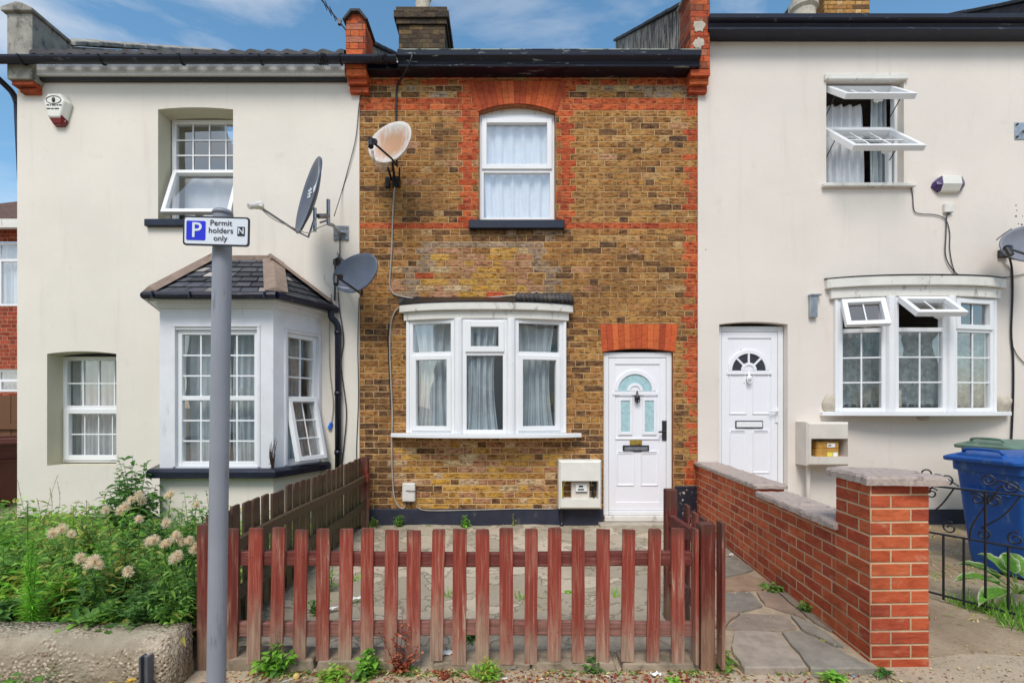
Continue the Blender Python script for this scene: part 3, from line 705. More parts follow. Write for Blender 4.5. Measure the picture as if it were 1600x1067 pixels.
mb = MB(); pts = [(E[0][0], -0.03, 2.575), (E[1][0] - .02, E[1][1] - 0.03, 2.575), (E[2][0] + .02, E[2][1] - 0.03, 2.575), (E[3][0], -0.03, 2.575)]
for p, q in zip(pts, pts[1:]): mb.tube([p, q], 0.042, 10)
for f in (0.08, 0.36, 0.64, 0.92):
    c = Vector(pts[1]).lerp(Vector(pts[2]), f); mb.tube([c + Vector((0, -.047, .03)), c + Vector((0, -.047, -.035))], 0.012, 6)
mb.build('bay_gutter', M['gutter'], bay)
mb = MB(); xd = (528 - VX) / 131.5
mb.tube(spline([(-2.03, -0.10, 2.55), (-2.02, -0.10, 2.47), (-1.975, -0.08, 2.42), (xd, -0.07, 2.36), (xd, -0.065, 2.28)]) + [Vector((xd, -0.065, 0.60))], 0.036, 12)
for z in (2.27, 1.55, 0.85): mb.tube([(xd, -0.065, z), (xd, -0.065, z + 0.05)], 0.043, 12)
mb.build('bay_downpipe', M['gutter'], bay, smooth=True)

# ---------------------------------------------------------------- brick house
H2 = thing('terraced_house', 'yellow stock brick terraced house with red brick window surround and white bow window', 'house', (0.31, 0, 0))
xa, xb = XB, 2.346
up = (WX(748), WX(868), 3.655, WZ(164), 0.09, 0.11); dr = (WX(943), WX(1052), 0.06, WZ(545), 0.035, 0.10); bo = (-1.10, 0.72, 1.05, 2.60, 0, 0.06)
mb = MB()
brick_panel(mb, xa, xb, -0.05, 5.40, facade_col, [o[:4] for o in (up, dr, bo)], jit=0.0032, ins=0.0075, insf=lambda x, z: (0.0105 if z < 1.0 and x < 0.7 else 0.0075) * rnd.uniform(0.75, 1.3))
wall2 = mb.build('brick_wall', M['facade'], H2)
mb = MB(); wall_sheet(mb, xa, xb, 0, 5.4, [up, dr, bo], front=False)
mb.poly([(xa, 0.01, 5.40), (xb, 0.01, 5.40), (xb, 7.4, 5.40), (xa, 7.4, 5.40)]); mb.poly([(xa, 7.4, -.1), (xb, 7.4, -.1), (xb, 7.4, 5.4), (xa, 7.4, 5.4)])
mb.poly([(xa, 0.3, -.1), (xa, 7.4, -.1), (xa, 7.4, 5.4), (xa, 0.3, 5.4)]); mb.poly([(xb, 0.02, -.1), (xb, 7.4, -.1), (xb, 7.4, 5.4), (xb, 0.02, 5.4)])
mb.build('reveal', mat('brown_brick_reveal', S(150, 92, 58), 0.9, 0.3, 20, 0.6, 40), H2)  # reveals in one plain brick brown
def arch(a, b, zs, rise, h, flare, n, y=-0.006, dep=0.11):
    """gauged red brick head: n voussoirs between the opening's curved top and a level top"""
    mb = MB(XF(0, y, 0)); c = (a + b) / 2; hw = (b - a) / 2
    for k in range(n):
        u0, u1 = -1 + 2 * k / n, -1 + 2 * (k + 1) / n; cc = pick(RED, 0.12)
        f = lambda u: (c + hw * u, zs + rise * (1 - u * u)); g = lambda u: (c + (hw + flare) * u, zs + h)
        (xA, zA), (xB, zB) = f(u0), f(u1); (xD, zD), (xC, zC) = g(u0), g(u1)
        o = [mb.vt((x, 0, z)) for x, z in ((xA, zA), (xB, zB), (xC, zC), (xD, zD))]
        e = 0.004; i = [mb.vt((x, -0.004, z)) for x, z in ((xA + e, zA + e), (xB - e, zB + e), (xC - e, zC - e), (xD + e, zD - e))]
        c1, c0 = (*cc, 1.0), (*cc, 0.5)
        mb.face(i, 0, c1)
        for q in range(4): w = (q + 1) % 4; mb.face((o[q], o[w], i[w], i[q]), 0, [c0, c0, c1, c1])
        mb.poly([(xA, 0, zA), (xB, 0, zB), (xB, dep, zB), (xA, dep, zA)], 0, c1)
        if k == 0: mb.poly([(xA, 0, zA), (xD, 0, zD), (xD, 0.006, zD), (xA, 0.006, zA)], 0, c1)
        if k == n - 1: mb.poly([(xB, 0, zB), (xC, 0, zC), (xC, 0.006, zC), (xB, 0.006, zB)], 0, c1)
    return mb.build('brick_arch', M['orange_arch'], H2)
M['orange_arch'] = brick_mat('rubbed_red_brick', S(150, 84, 54), 0.35, 0.35, 22.0, S(84, 44, 34), 0.35)
arch(WX(746), WX(870), WZ(176), 0.10, 0.375, 0.12, 15)
arch(WX(941), WX(1055), WZ(550), 0.04, 0.335, 0.03, 13)
mb = MB(); mb.box(WX(733), WX(881), -0.075, 0.10, WZ(360), WZ(346.5)); mb.build('window_sill', M['navy'], H2, bevel=0.008)
w, h = up[1] - up[0], 1.31
window(H2, XF(up[0] + 0.004, 0.075, 3.66), w - 0.008, h, [dict(r=(0.03, w - 0.04, 0.64, h - 0.05), sw=0.06), dict(r=(0.055, w - 0.06, 0.055, 0.62))], bars=[(0.05, w - 0.058, 0.60, 0.66)], fw=0.055)
mb = MB(); mb.box(up[0], up[1], 0.08, 0.14, 4.95, 5.06); mb.build('window_head_trim', M['upvc_old'], H2)
curtain(XF(0, 0.165, 0), up[0] + .02, up[1] - .02, 3.66, 4.99, 0, 0.018, 6, M['net'], 'white net curtain in the red brick framed upper window', 21, 0.15)
# bow window
BW = [(-1.125, -0.06), (-0.51, -0.22), (0.10, -0.22), (0.74, -0.06)]
def bow(parent, BW, z0, z1, tz, facets, sill, head, sash_kw, fmat, hmat, roofz, tiled=None):
    mb = MB()
    for k in (1, 2):   # stout corner posts
        x, y = BW[k]; mb.lathe([(0.052, 0), (0.052, z1 - z0)], 8, (x, y + 0.01, z0))
    for k, s in ((0, 1), (3, -1)):
        x, y = BW[k]; mb.box(x - 0.02, x + 0.02, y - 0.01, 0.05, z0, z1)
    bw = mb.build('bow_window', fmat, parent, bevel=0.006)
    for k, (a, b) in enumerate(zip(BW, BW[1:])):
        m, L = seg_m(a, b, z0); i0 = 0.05 if k else 0.02; i1 = 0.05 if k < 2 else 0.02
        mm = m @ Matrix.Translation((i0, 0, 0)); w = L - i0 - i1
        window(bw, mm, w, z1 - z0, facets(k, w, z1 - z0), bars=[(0.045, w - 0.045, tz - z0 - 0.025, tz - z0 + 0.025)], fw=0.045, frame_mat=fmat, parent_is_window=True)
    def outline(d, e):
        pts = []
        for t in range(25):
            u = -1 + t / 12.0; c = (BW[0][0] + BW[3][0]) / 2; hw = (BW[3][0] - BW[0][0]) / 2 + e
            pts.append((c + hw * u, -d * (1 - 0.72 * u * u * (0.55 + 0.45 * u * u)) if True else 0))
        return pts
    def slab(d, e, za, zb): 
        o = outline(d, e); return [[(x, y, za) for x, y in o] + [(o[-1][0], 0.0, za), (o[0][0], 0.0, za)], [(x, y, zb) for x, y in o] + [(o[-1][0], 0.0, zb), (o[0][0], 0.0, zb)]]
    mb = MB(); mb.loft(slab(sill[0], sill[1], z0 - 0.05, z0 - 0.002)); mb.build('sill', fmat, bw, bevel=0.005)
    mb = MB(); mb.loft(slab(head[0] - 0.05, head[1] - 0.05, z1, z1 + head[2] * 0.52)); mb.loft(slab(head[0], head[1], z1 + head[2] * 0.52, z1 + head[2])); mb.build('head_board', hmat, bw, bevel=0.006)
    mb = MB(); o = outline(head[0] + 0.01, head[1] + 0.01); zt = z1 + head[2] + 0.002
    if roofz:
        lo = [(x, y, zt) for x, y in o]; hi = [(x, -0.006, roofz) for x, y in o]
        lo2 = [(x, y, zt + 0.006) for x, y in o]
        mb.loft([lo, lo2, hi], 0, False, False); mb.build('bow_roof', M['black'], bw)
        if tiled:
            mb = MB()
            for k in range(13):
                x = tiled[0] + (tiled[1] - tiled[0]) * k / 12
                yv = min(o, key=lambda p: abs(p[0] - x))[1]
                mb.tube([(x, yv - 0.01, zt + 0.035), (x, -0.01, roofz + 0.015)], [0.034, 0.034], 8)
            mb.build('roof_tile', M['tile'], bw, smooth=True)
    return bw
fz2 = lambda k, w, h: ([dict(r=(0.05, w - 0.05, 0.96, h - 0.05)), dict(r=(0.035, w - 0.035, 0.03, 0.915), sw=0.055)] if k != 1 else [dict(r=(0.03, w - 0.03, 0.945, h - 0.03), sw=0.065), dict(r=(0.05, w - 0.05, 0.05, 0.90))])
bow(H2, BW, 1.105, 2.435, 2.035, fz2, (0.30, 0.2), (0.285, 0.10, 0.185), None, M['upvc'], M['upvc_old'], 2.735, (0.19, 0.80))
for sx0, sx1, lab, sd in ((-1.05, -0.55, 'grey curtain at the meter cable end of the white bow window', 31), (-0.46, -0.05, 'grey curtain strip by the dark gap in the middle of the white bow window', 32), (0.16, 0.62, 'pale curtain near the front door end of the white bow window', 33)):
    curtain(XF(0, -0.13 if sd == 32 else 0.02, 0), sx0, sx1, 1.12, 2.4, 0, 0.03, 4, M['greynet'], lab, sd, -0.5)
# door
def door(parent, x0, x1, z0, z1, y, nside, kind, cx, fz):
    mb = MB(); f = 0.065
    mb.box(x0, x0 + f, y, y + 0.08, z0, z1); mb.box(x1 - f, x1, y, y + 0.08, z0, z1); mb.box(x0 + f, x1 - f, y, y + 0.08, z1 - f, z1); mb.box(x0 + f, x1 - f, y - 0.03, y + 0.08, z0, z0 + 0.05)
    mb.build('door_frame', M['upvc'], parent, bevel=0.006)
    a, b, c, d = x0 + f + 0.004, x1 - f - 0.004, z0 + 0.054, z1 - f - 0.004; yy = y + 0.018
    mb = MB(); mb.box(a, b, yy, yy + 0.045, c, d)
    st = 0.075
    mb.box(a, a + st, yy - 0.012, yy, c, d); mb.box(b - st, b, yy - 0.012, yy, c, d); mb.box(a + st, b - st, yy - 0.012, yy, c, c + 0.10); mb.box(a + st, b - st, yy - 0.012, yy, d - st, d)
    def raised(p, q, r, s):
        mb.loft([[(p, yy, r), (q, yy, r), (q, yy, s), (p, yy, s)], [(p + .006, yy - .012, r + .006), (q - .006, yy - .012, r + .006), (q - .006, yy - .012, s - .006), (p + .006, yy - .012, s - .006)], [(p + .028, yy - .003, r + .028), (q - .028, yy - .003, r + .028), (q - .028, yy - .003, s - .028), (p + .028, yy - .003, s - .028)]])
        mb.box(p + 0.02, q - 0.02, yy - 0.016, yy - 0.004, s + 0.004, s + 0.018)
    m0, m1 = a + st + 0.015, b - st - 0.015; mid = (m0 + m1) / 2
    H = d - c
    if kind == 'panes':
        raised(m0, mid - 0.035, c + 0.16 * H, c + 0.38 * H); raised(mid + 0.035, m1, c + 0.16 * H, c + 0.38 * H)
    else:
        raised(m0, mid - 0.035, c + 0.10 * H, c + 0.37 * H); raised(mid + 0.035, m1, c + 0.10 * H, c + 0.37 * H); raised(m0, mid - 0.035, c + 0.475 * H, c + 0.74 * H); raised(mid + 0.035, m1, c + 0.475 * H, c + 0.74 * H)
    # fanlight ring
    ro, ri = 0.255, 0.205; n = 20; pr = []
    ring = [[(cx + r * math.cos(PI * k / n), yv, fz + r * math.sin(PI * k / n)) for r, yv in ((ro, yy), (ro, yy - 0.02), (ri, yy - 0.02), (ri, yy))] for k in range(n + 1)]
    mb.loft(ring); mb.box(cx - ro - 0.02, cx + ro + 0.02, yy - 0.022, yy, fz - 0.05, fz - 0.004)
    ring = [[(cx + r * math.cos(PI * k / n), yv, fz + r * math.sin(PI * k / n)) for r, yv in ((0.095, yy), (0.095, yy - 0.022), (0.06, yy - 0.022), (0.06, yy))] for k in range(n + 1)]
    mb.loft(ring); mb.loft([[(cx + 0.06 * math.cos(PI * k / n), yv, fz + 0.06 * math.sin(PI * k / n)) for k in range(n + 1)] for yv in (yy, yy - 0.012)])
    if kind != 'panes':
        for ang in (45, 90, 135):
            u = Vector((math.cos(R(ang)), 0, math.sin(R(ang)))); s = Vector((-u.z, 0, u.x)) * 0.012; o = Vector((cx, 0, fz))
            p, q = o + u * 0.09, o + u * 0.21
            mb.loft([[tuple(v + Vector((0, yv, 0))) for v in (p - s, p + s, q + s, q - s)] for yv in (yy, yy - 0.018)])
    if kind == 'panes':
        for pcx in (mid - 0.145, mid + 0.145):
            for (p, q, r, s) in ((pcx - 0.085, pcx - 0.055, c + 0.495 * H, c + 0.74 * H), (pcx + 0.055, pcx + 0.085, c + 0.495 * H, c + 0.74 * H), (pcx - 0.055, pcx + 0.055, c + 0.495 * H, c + 0.515 * H), (pcx - 0.055, pcx + 0.055, c + 0.72 * H, c + 0.74 * H)): mb.box(p, q, yy - 0.016, yy, r, s)
            mb.box(pcx - 0.075, pcx + 0.075, yy - 0.018, yy, c + 0.75 * H, c + 0.758 * H)
        mb.box(m0 - .01, m1 + .01, yy - 0.012, yy, c + 0.465 * H, c + 0.475 * H)
    dm = mb.build('door', M['door'], parent, bevel=0.003)
    gm = M['frost'] if kind == 'panes' else M['darkpane']
    mb = MB(); mb.loft([[(cx + r * math.cos(PI * k / n), yy - 0.006, fz + r * math.sin(PI * k / n)) for k in range(n + 1)] for r in (0.09, 0.207)], 0, False, False); mb.build('fanlight_glass', gm, dm)
    if kind == 'panes':
        for pcx in (mid - 0.145, mid + 0.145):
            mb = MB(); mb.box(pcx - 0.055, pcx + 0.055, yy - 0.006, yy - 0.001, c + 0.515 * H, c + 0.72 * H); mb.build('pane', gm, dm)
    return dm, yy, c, d
dm, yy, c, d = door(H2, dr[0] + 0.005, dr[1] - 0.005, 0.11, 2.075, 0.035, 1, 'panes', (992 - VX) / 129, CAM_H + (VY - 611) / 129)
def at(px, py, s=129.0): return ((px - VX) / s, CAM_H + (VY - py) / s)
def knocker(dm, px, py, m, yy, s=128.5):
    x, z = at(px, py, s); mb = MB()
    mb.lathe([(0.004, 0.075), (0.010, 0.06), (0.012, 0.03), (0.030, 0.01), (0.034, -0.01), (0.028, -0.03), (0.012, -0.045), (0.010, -0.06), (0.003, -0.085)], 12, (x, yy - 0.03, z))
    mb.tube([(x + 0.030 * math.sin(2 * PI * k / 14), yy - 0.045, z - 0.035 + 0.034 * math.cos(2 * PI * k / 14)) for k in range(15)], 0.006, 6)
    mb.build('door_knocker', m, dm, smooth=True)
knocker(dm, 994, 620, M['iron'], yy)
mb = MB(); x0, z0 = at(973, 705.5); x1, z1 = at(1014, 695.5); mb.box(x0, x1, yy - 0.016, yy, z0, z1); mb.build('letterbox', M['iron'], dm, bevel=0.004)
mb = MB(); mb.box(x0 + 0.02, x1 - 0.02, yy - 0.022, yy - 0.012, z0 + 0.02, z1 - 0.022); mb.build('letterbox_flap', M['chrome'], dm, bevel=0.003)
mb = MB(); x0, z0 = at(984, 695); x1, z1 = at(1003, 688); mb.box(x0, x1, yy - 0.014, yy, z0, z1 + .004); mb.tube([((x0 + x1) / 2 + .03, yy - 0.014, (z0 + z1) / 2), ((x0 + x1) / 2 + .03, yy - 0.024, (z0 + z1) / 2)], 0.015, 10); mb.build('brass_lock', M['brass'], dm, bevel=0.002)
mb = MB(); x0, z0 = at(1034, 688); x1, z1 = at(1041, 657); mb.box(x0, x1, yy - 0.024, yy - 0.008, z0, z1); mb.tube([(x0 + .025, yy - .02, z0 + 0.11), (x0 + 0.025, yy - 0.06, z0 + 0.11), (x0 - 0.055, yy - 0.065, z0 + 0.105)], 0.011, 8); mb.build('handle', M['iron'], dm, bevel=0.004)
mb = MB(); mb.box(dr[0] + 0.01, dr[1] - 0.01, -0.03, 0.10, 0.045, 0.108); mb.build('door_threshold', M['upvc_old'], H2, bevel=0.006)
mb = MB(); mb.box(WX(934), WX(1056), -0.16, 0.09, -0.06, 0.04); mb.build('doorstep', M['sandstone'], H2, bevel=0.012, seg=2)
mb = MB(); mb.box(xa + 0.09, dr[0] - 0.005, -0.028, 0, -0.06, 0.195); mb.build('plinth', M['navy_plinth'], H2, bevel=0.01)
mb = MB(); mb.box(dr[1] + 0.012, xb, -0.03, 0, -0.06, 0.47); mb.build('plinth', M['peel'], H2, bevel=0.012)
# cornice gutter
mb = MB()
mb.prism([(-0.004, 5.366), (-0.20, 5.366), (-0.205, 5.385), (-0.17, 5.40), (-0.185, 5.44), (-0.235, 5.475), (-0.245, 5.53), (-0.225, 5.53), (-0.22, 5.49), (-0.004, 5.49)], 'x', -1.215, 2.30)
mb.prism([(-0.004, 5.366), (-0.155, 5.366), (-0.155, 5.44), (-0.004, 5.49)], 'x', -1.585, -1.217)
mb.build('cornice_gutter', M['gutter_worn'], H2, bevel=0.004)
mb = MB(); mb.box(-1.21, 2.29, -0.247, -0.224, 5.531, 5.539); mb.build('gutter_rim', mat('lichen_rim', S(40, 44, 58), 0.7, 0.3, 8, dirt=S(168, 174, 160), damt=1.0, dscale=(2.4, 4, 4), dlo=0.45, dhi=0.55), H2)
mb = MB(); roof_slab(mb, -1.6, 2.3, 5.50, y_e=-0.1); mb.build('roof', M['tile'], H2)
def pier(parent, x0, x1, y0, z0, z1, corb, cap=True, w2=0.34):
    mb = MB(); j = 0
    colf = lambda x, z, j, w: pick(RED if rnd.random() < 0.72 else [(150, 84, 60), (128, 70, 54), (176, 110, 84)], 0.14)
    ph = [(XF(x0, y0, 0), x1 - x0), (XF(x1, y0, 0, R(90)), w2), (XF(x0, y0 + w2, 0, R(-90)), w2)]
    for m, L in ph: mb.m = m; brick_panel(mb, 0, L, z0, z1, colf, bl=0.2, ins=0.005, rel=0.003)
    mb.m = Matrix(); mb.box(x0 + .004, x1 - .004, y0 + .004, y0 + w2 - .004, z0, z1 - 0.004, 0, (*pick(RED), 1.0))
    for (e, zA, zB) in corb:
        mb.box(x0 + 0.004 + e * .15, x1 + 0.006, y0 + e, 0.0 if e < .15 else 0.0, zA, zB - 0.008, 0, (*pick(RED, .15), 1.0))
    return mb.build('parapet_pier', M['redpier'], parent)
pr = pier(H2, -1.83, -1.60, -0.16, 5.37, 5.93, [(0.0, 5.29, 5.37), (0.045, 5.22, 5.29), (0.09, 5.15, 5.22)])
mb = MB(); mb.prism([(-1.83, 5.925), (-1.60, 5.925), (-1.60, 5.945), (-1.675, 6.01), (-1.755, 6.01), (-1.83, 5.945)], 'y', -0.155, 0.17, 0, (*pick(RED), 1)); mb.build('pier_top', M['redpier'], pr)
mb = MB(); mb.prism([(-1.865, 5.925), (-1.84, 5.915), (-1.755, 6.012), (-1.675, 6.012), (-1.59, 5.915), (-1.565, 5.925), (-1.66, 6.045), (-1.77, 6.045)], 'y', -0.20, 0.20); mb.build('pier_cap', M['darkcop'], pr, bevel=0.004)
def party(parent, x0, x1, z0, m, top_m, h=0.42, y0=0.16, drop=True):
    mb = MB(); tan = 0.61; y1 = 3.7
    mb.loft([[(x0, y0, z0 - h), (x1, y0, z0 - h), (x1, y0, z0), (x0, y0, z0)], [(x0, y1, z0 - h + (y1 - y0) * tan), (x1, y1, z0 - h + (y1 - y0) * tan), (x1, y1, z0 + (y1 - y0) * tan), (x0, y1, z0 + (y1 - y0) * tan)]])
    pw = mb.build('party_wall', m, parent)
    mb = MB(); e = 0.05
    for k in range(9):
        ya, yb = y0 + (y1 - y0) * k / 9, y0 + (y1 - y0) * (k + 1) / 9 - 0.01; za, zb = z0 + (ya - y0) * tan + rnd.uniform(0.002, .02), z0 + (yb - y0) * tan + 0.004
        mb.loft([[(x0 - e, ya, za), (x1 + e, ya, za), (x1 + e, ya, za + 0.045), ((x0 + x1) / 2, ya, za + 0.075), (x0 - e, ya, za + 0.045)], [(x0 - e, yb, zb), (x1 + e, yb, zb), (x1 + e, yb, zb + 0.045), ((x0 + x1) / 2, yb, zb + 0.075), (x0 - e, yb, zb + 0.045)]])
    mb.build('coping', top_m, pw, bevel=0.006)
    return pw
party(H2, -1.80, -1.60, 5.86, M['stone'], M['darkcop'])
def chimney(parent, x0, x1, y0, y1, z0, z1, m, cap_h=0.28, palette=[(92, 78, 60), (78, 64, 52), (108, 88, 62), (70, 60, 52), (122, 98, 66)]):
    mb = MB(); colf = lambda x, z, j, w: pick(palette, 0.14)
    for mm, L in ((XF(x0, y0, 0), x1 - x0), (XF(x1, y0, 0, R(90)), y1 - y0), (XF(x0, y1, 0, R(-90)), y1 - y0)):
        mb.m = mm; brick_panel(mb, 0, L, z0, z1 - cap_h, colf)
    for e, a, b in ((0.035, z1 - cap_h, z1 - cap_h * .7), (0.07, z1 - cap_h * .7, z1 - cap_h * 0.28), (0.04, z1 - cap_h * 0.28, z1)):
        for mm, L in ((XF(x0 - e, y0 - e, 0), x1 - x0 + 2 * e), (XF(x1 + e, y0 - e, 0, R(90)), y1 - y0 + 2 * e), (XF(x0 - e, y1 + e, 0, R(-90)), y1 - y0 + 2 * e)):
            mb.m = mm; brick_panel(mb, 0, L, a, b, lambda x, z, j, w: pick([(78, 66, 54), (66, 58, 50), (90, 76, 58)], .2), ch=0.08)
        mb.m = Matrix(); mb.box(x0 - e + .003, x1 + e - .003, y0 - e + .003, y1 + e, a + .002, b, 0, (*S(70, 62, 54), 1))
    mb.m = Matrix(); mb.box(x0 + .004, x1 - .004, y0 + .004, y1, z0, z1 - cap_h, 0, (*S(80, 66, 50), 1))
    return mb.build('chimney', m, parent)
ch = chimney(H2, -1.72, -0.96, 2.30, 3.9, 6.4, 8.03, M['sooty'])
mb = MB(); mb.lathe([(0.17, 0), (0.16, 0.06), (0.13, 0.09), (0.125, 0.42), (0.15, 0.44), (0.15, 0.5), (0.11, 0.5), (0.10, 0.3)], 18, (-1.37, 2.6, 8.0)); mb.build('chimney_pot', M['cement'], ch, smooth=False)

# ---------------------------------------------------------------- white house with the open casements
H3 = thing('terraced_house', 'off white rendered terraced house with white door and propped open top hung casements', 'house', (4.4, 0, 0))
xr = 6.75
dr3 = (WX(1123), WX(1230), 0.34, WZ(503), 0.03, 0.14); up3 = (WX(1290), WX(1411), WZ(289), WZ(128), 0, 0.14); bo3 = (4.02, 5.84, 1.34, 2.78, 0, 0.05)
mb = MB(); wall_sheet(mb, xb, xr, -0.1, 5.83, [dr3, up3, bo3], y=-0.012)
mb.poly([(xb, -0.012, -0.1), (xb, -0.012, 5.83), (xb, 0.02, 5.83), (xb, 0.02, -0.1)]); mb.poly([(xr, -0.012, -.1), (xr, 7.4, -.1), (xr, 7.4, 5.83), (xr, -0.012, 5.83)]); mb.poly([(xb, 7.4, -.1), (xr, 7.4, -.1), (xr, 7.4, 5.83), (xb, 7.4, 5.83)])
mb.poly([(xb, 0.01, 5.4), (xb, 7.4, 5.4), (xb, 7.4, 5.83), (xb, 0.01, 5.83)]); mb.poly([(xb, -0.012, 5.83), (xr, -0.012, 5.83), (xr, 7.4, 5.83), (xb, 7.4, 5.83)])
mb.build('wall', M['white_render'], H3)
mb = MB(); mb.box(dr3[1] + 0.1, xr, -0.032, 0, -0.1, 0.19); mb.build('plinth', M['navy_plinth'], H3)
mb = MB()
mb.prism([(-0.004, 5.79), (-0.205, 5.79), (-0.21, 5.82), (-0.16, 5.835), (-0.18, 5.88), (-0.235, 5.905), (-0.24, 5.955), (-0.004, 5.955)], 'x', 2.40, 6.9)
mb.build('cornice_gutter', M['gutter'], H3, bevel=0.004)
mb = MB(); roof_slab(mb, 2.4, 6.9, 5.93, y_e=-0.1); mb.build('roof', M['tile'], H3)
pr = pier(H3, 2.20, 2.425, -0.16, 5.37, 6.30, [(0.0, 5.29, 5.37), (0.045, 5.22, 5.29), (0.09, 5.15, 5.22)])
mb = MB(); mb.prism([(2.16, 6.30), (2.465, 6.30), (2.465, 6.34), (2.31, 6.42), (2.16, 6.34)], 'y', -0.21, 0.2); mb.build('pier_cap', M['stone'], pr, bevel=0.008)
t = NT('streaked_parapet'); nz = t.noise(t.pos((1, 15, 2.6)), 1.0, 7, 0.72, 0.8); n2 = t.noise(t.pos(), 2.0, 4)
M['streak'] = t.finish(t.mix(t.ramp(nz, 0.42, 0.58), S(66, 60, 56), t.mix(t.ramp(n2, .4, .7), S(166, 150, 132), S(192, 180, 164))), 0.85, 0, t.bump(nz, 0.01, 0.8))
party(H3, 2.20, 2.42, 6.30, M['streak'], M['darkcop'], h=1.0, y0=0.10)
party(H3, 6.45, 6.75, 6.36, M['tile'], M['darkcop'], h=0.6, y0=0.1)
mb = MB(); colf = lambda x, z, j, w: pick(STOCK + LIGHTB, 0.12)
ch = chimney(H3, 5.80, 6.62, 3.0, 4.3, 7.6, 9.45, M['sooty'], palette=STOCK + LIGHTB + DARK[:1])
mb = MB(); mb.lathe([(0.17, 0), (0.15, 0.06), (0.12, 0.10), (0.12, 0.35), (0.15, 0.38), (0.11, 0.42)], 18, (6.2, 3.5, 9.44)); mb.build('chimney_pot', M['cement'], ch)
mb = MB(); mb.lathe([(0.22, 0.0), (0.2, 0.9), (0.24, 0.95), (0.24, 1.05), (0.19, 1.08), (0.19, 1.5), (0.23, 1.55), (0.1, 1.7), (0.0, 1.7)], 18, (5.42, 3.0, 7.6)); mb.build('flue_cowl', M['cement'], H3)
# upper window with both lights propped open
w, h = up3[1] - up3[0], up3[3] - up3[2]
window(H3, XF(up3[0] + 0.003, 0.075, up3[2] + .002), w - 0.006, h - 0.004, [dict(r=(0.03, w - 0.09, 0.72, h - 0.03), sw=0.05, bars=(3, 2), open=49), dict(r=(0.03, w - 0.09, 0.02, 0.69), sw=0.05, bars=(3, 2), open=47)], bars=[(0.05, w - 0.06, 0.655, 0.735), (w - 0.115, w - 0.075, 0.05, 0.65)], fw=0.04)
mb = MB(); mb.box(up3[0] - 0.03, up3[1] + 0.03, -0.05, -0.01, up3[3] - 0.002, up3[3] + 0.075); mb.build('lintel', M['upvc_old'], H3, bevel=0.008)
mb = MB(); mb.box(WX(1282), WX(1425), -0.07, 0.13, up3[2] - 0.045, up3[2] - 0.002); mb.build('window_sill', M['upvc_old'], H3, bevel=0.006)
mb = MB()
for zh, th in ((up3[3] - 0.034, 49), (up3[2] + 0.692, 47)):
    for xx in (up3[0] + 0.04, up3[1] - 0.105):
        mb = MB(); s_ = 0.27; mb.tube([(xx, 0.075, zh - 0.36), (xx, 0.09 - s_ * math.sin(R(th)), zh - s_ * math.cos(R(th)) - 0.03)], 0.006, 6); mb.build('casement_stay', M['black'], H3)
curtain(XF(0, 0.28, 0), up3[0] + 0.08, up3[1] - 0.28, up3[2], up3[3] - 0.12, 0, 0.025, 5, M['net'], 'white curtain drawn across the upper window with open casements', 41, 0.1)
curtain(XF(0, 0.24, 0), up3[1] - 0.22, up3[1] - 0.03, up3[2], up3[3] - 0.05, 0, 0.025, 3, M['greynet'], 'narrow grey curtain hanging beside the white one behind the open casements', 42, 0.1)
# bow
BW3 = [(3.985, -0.05), (4.53, -0.18), (5.23, -0.18), (5.87, -0.05)]
def fz3(k, w, h):
    t = dict(r=(0.02, w - 0.02, 0.965, h - 0.015), sw=0.055, bars=(2, 1)); t['open'] = (24, 50, 0)[k]
    return [t, dict(r=(0.045, w - 0.045, 0.05, 0.93), bars=(2, 3))]
bw3 = bow(H3, BW3, 1.36, 2.70, 2.315, fz3, (0.26, 0.18), (0.25, 0.12, 0.235), None, M['upvc'], M['upvc_old'], 2.955)
m, L = seg_m((BW3[0][0], 0.03), (BW3[3][0], 0.03))
for a, b, lab, sd in ((0.03, 0.58, 'patterned lace curtain in the barred bow window, under the slightly open light', 51), (0.64, 1.22, 'patterned lace curtain in the barred bow window, under the wide open light', 52), (1.30, 1.84, 'patterned lace curtain in the barred bow window, under the shut light by the black pipe', 53)):
    curtain(XF(BW3[0][0], 0.03 if sd != 52 else -0.06, 0), a, b, 1.40, 2.30, 0, 0.014, 6, M['lace'], lab, sd, 0.0, 'lace_curtain', 0.05)
dm3, yy3, c, d = door(H3, dr3[0] + 0.004, dr3[1] - 0.004, 0.36, 2.395, 0.075, 1, 'solid', (1168 - VX) / 127.6, CAM_H + (VY - 579) / 127.6)
knocker(dm3, 1168, 590, M['door'], yy3, 127.8)
mb = MB(); x0, z0 = at(1148, 669, 127.8); x1, z1 = at(1191, 657, 127.8); mb.box(x0, x1, yy3 - 0.012, yy3, z0, z1); mb.build('letterbox', M['iron'], dm3, bevel=0.004)
mb = MB(); mb.box(x0 + 0.012, x1 - 0.012, yy3 - 0.018, yy3 - 0.008, z0 + 0.014, z1 - 0.014); mb.build('letterbox_flap', M['upvc'], dm3, bevel=0.003)
mb = MB(); x0, z0 = at(1209, 660, 127.8); x1, z1 = at(1214, 638, 127.8); mb.box(x0, x1, yy3 - 0.024, yy3 - 0.008, z0, z1); mb.tube([(x0 + .02, yy3 - .02, z1 - 0.03), (x0 + 0.02, yy3 - 0.06, z1 - 0.03), (x0 - 0.08, yy3 - 0.06, z1 - 0.035)], 0.010, 8); mb.build('handle', M['upvc'], dm3, bevel=0.003)
mb = MB(); mb.box(dr3[0] - 0.1, dr3[1] + 0.1, -0.4, 0.14, -0.05, 0.335); mb.build('doorstep', M['sandstone'], H3, bevel=0.01)
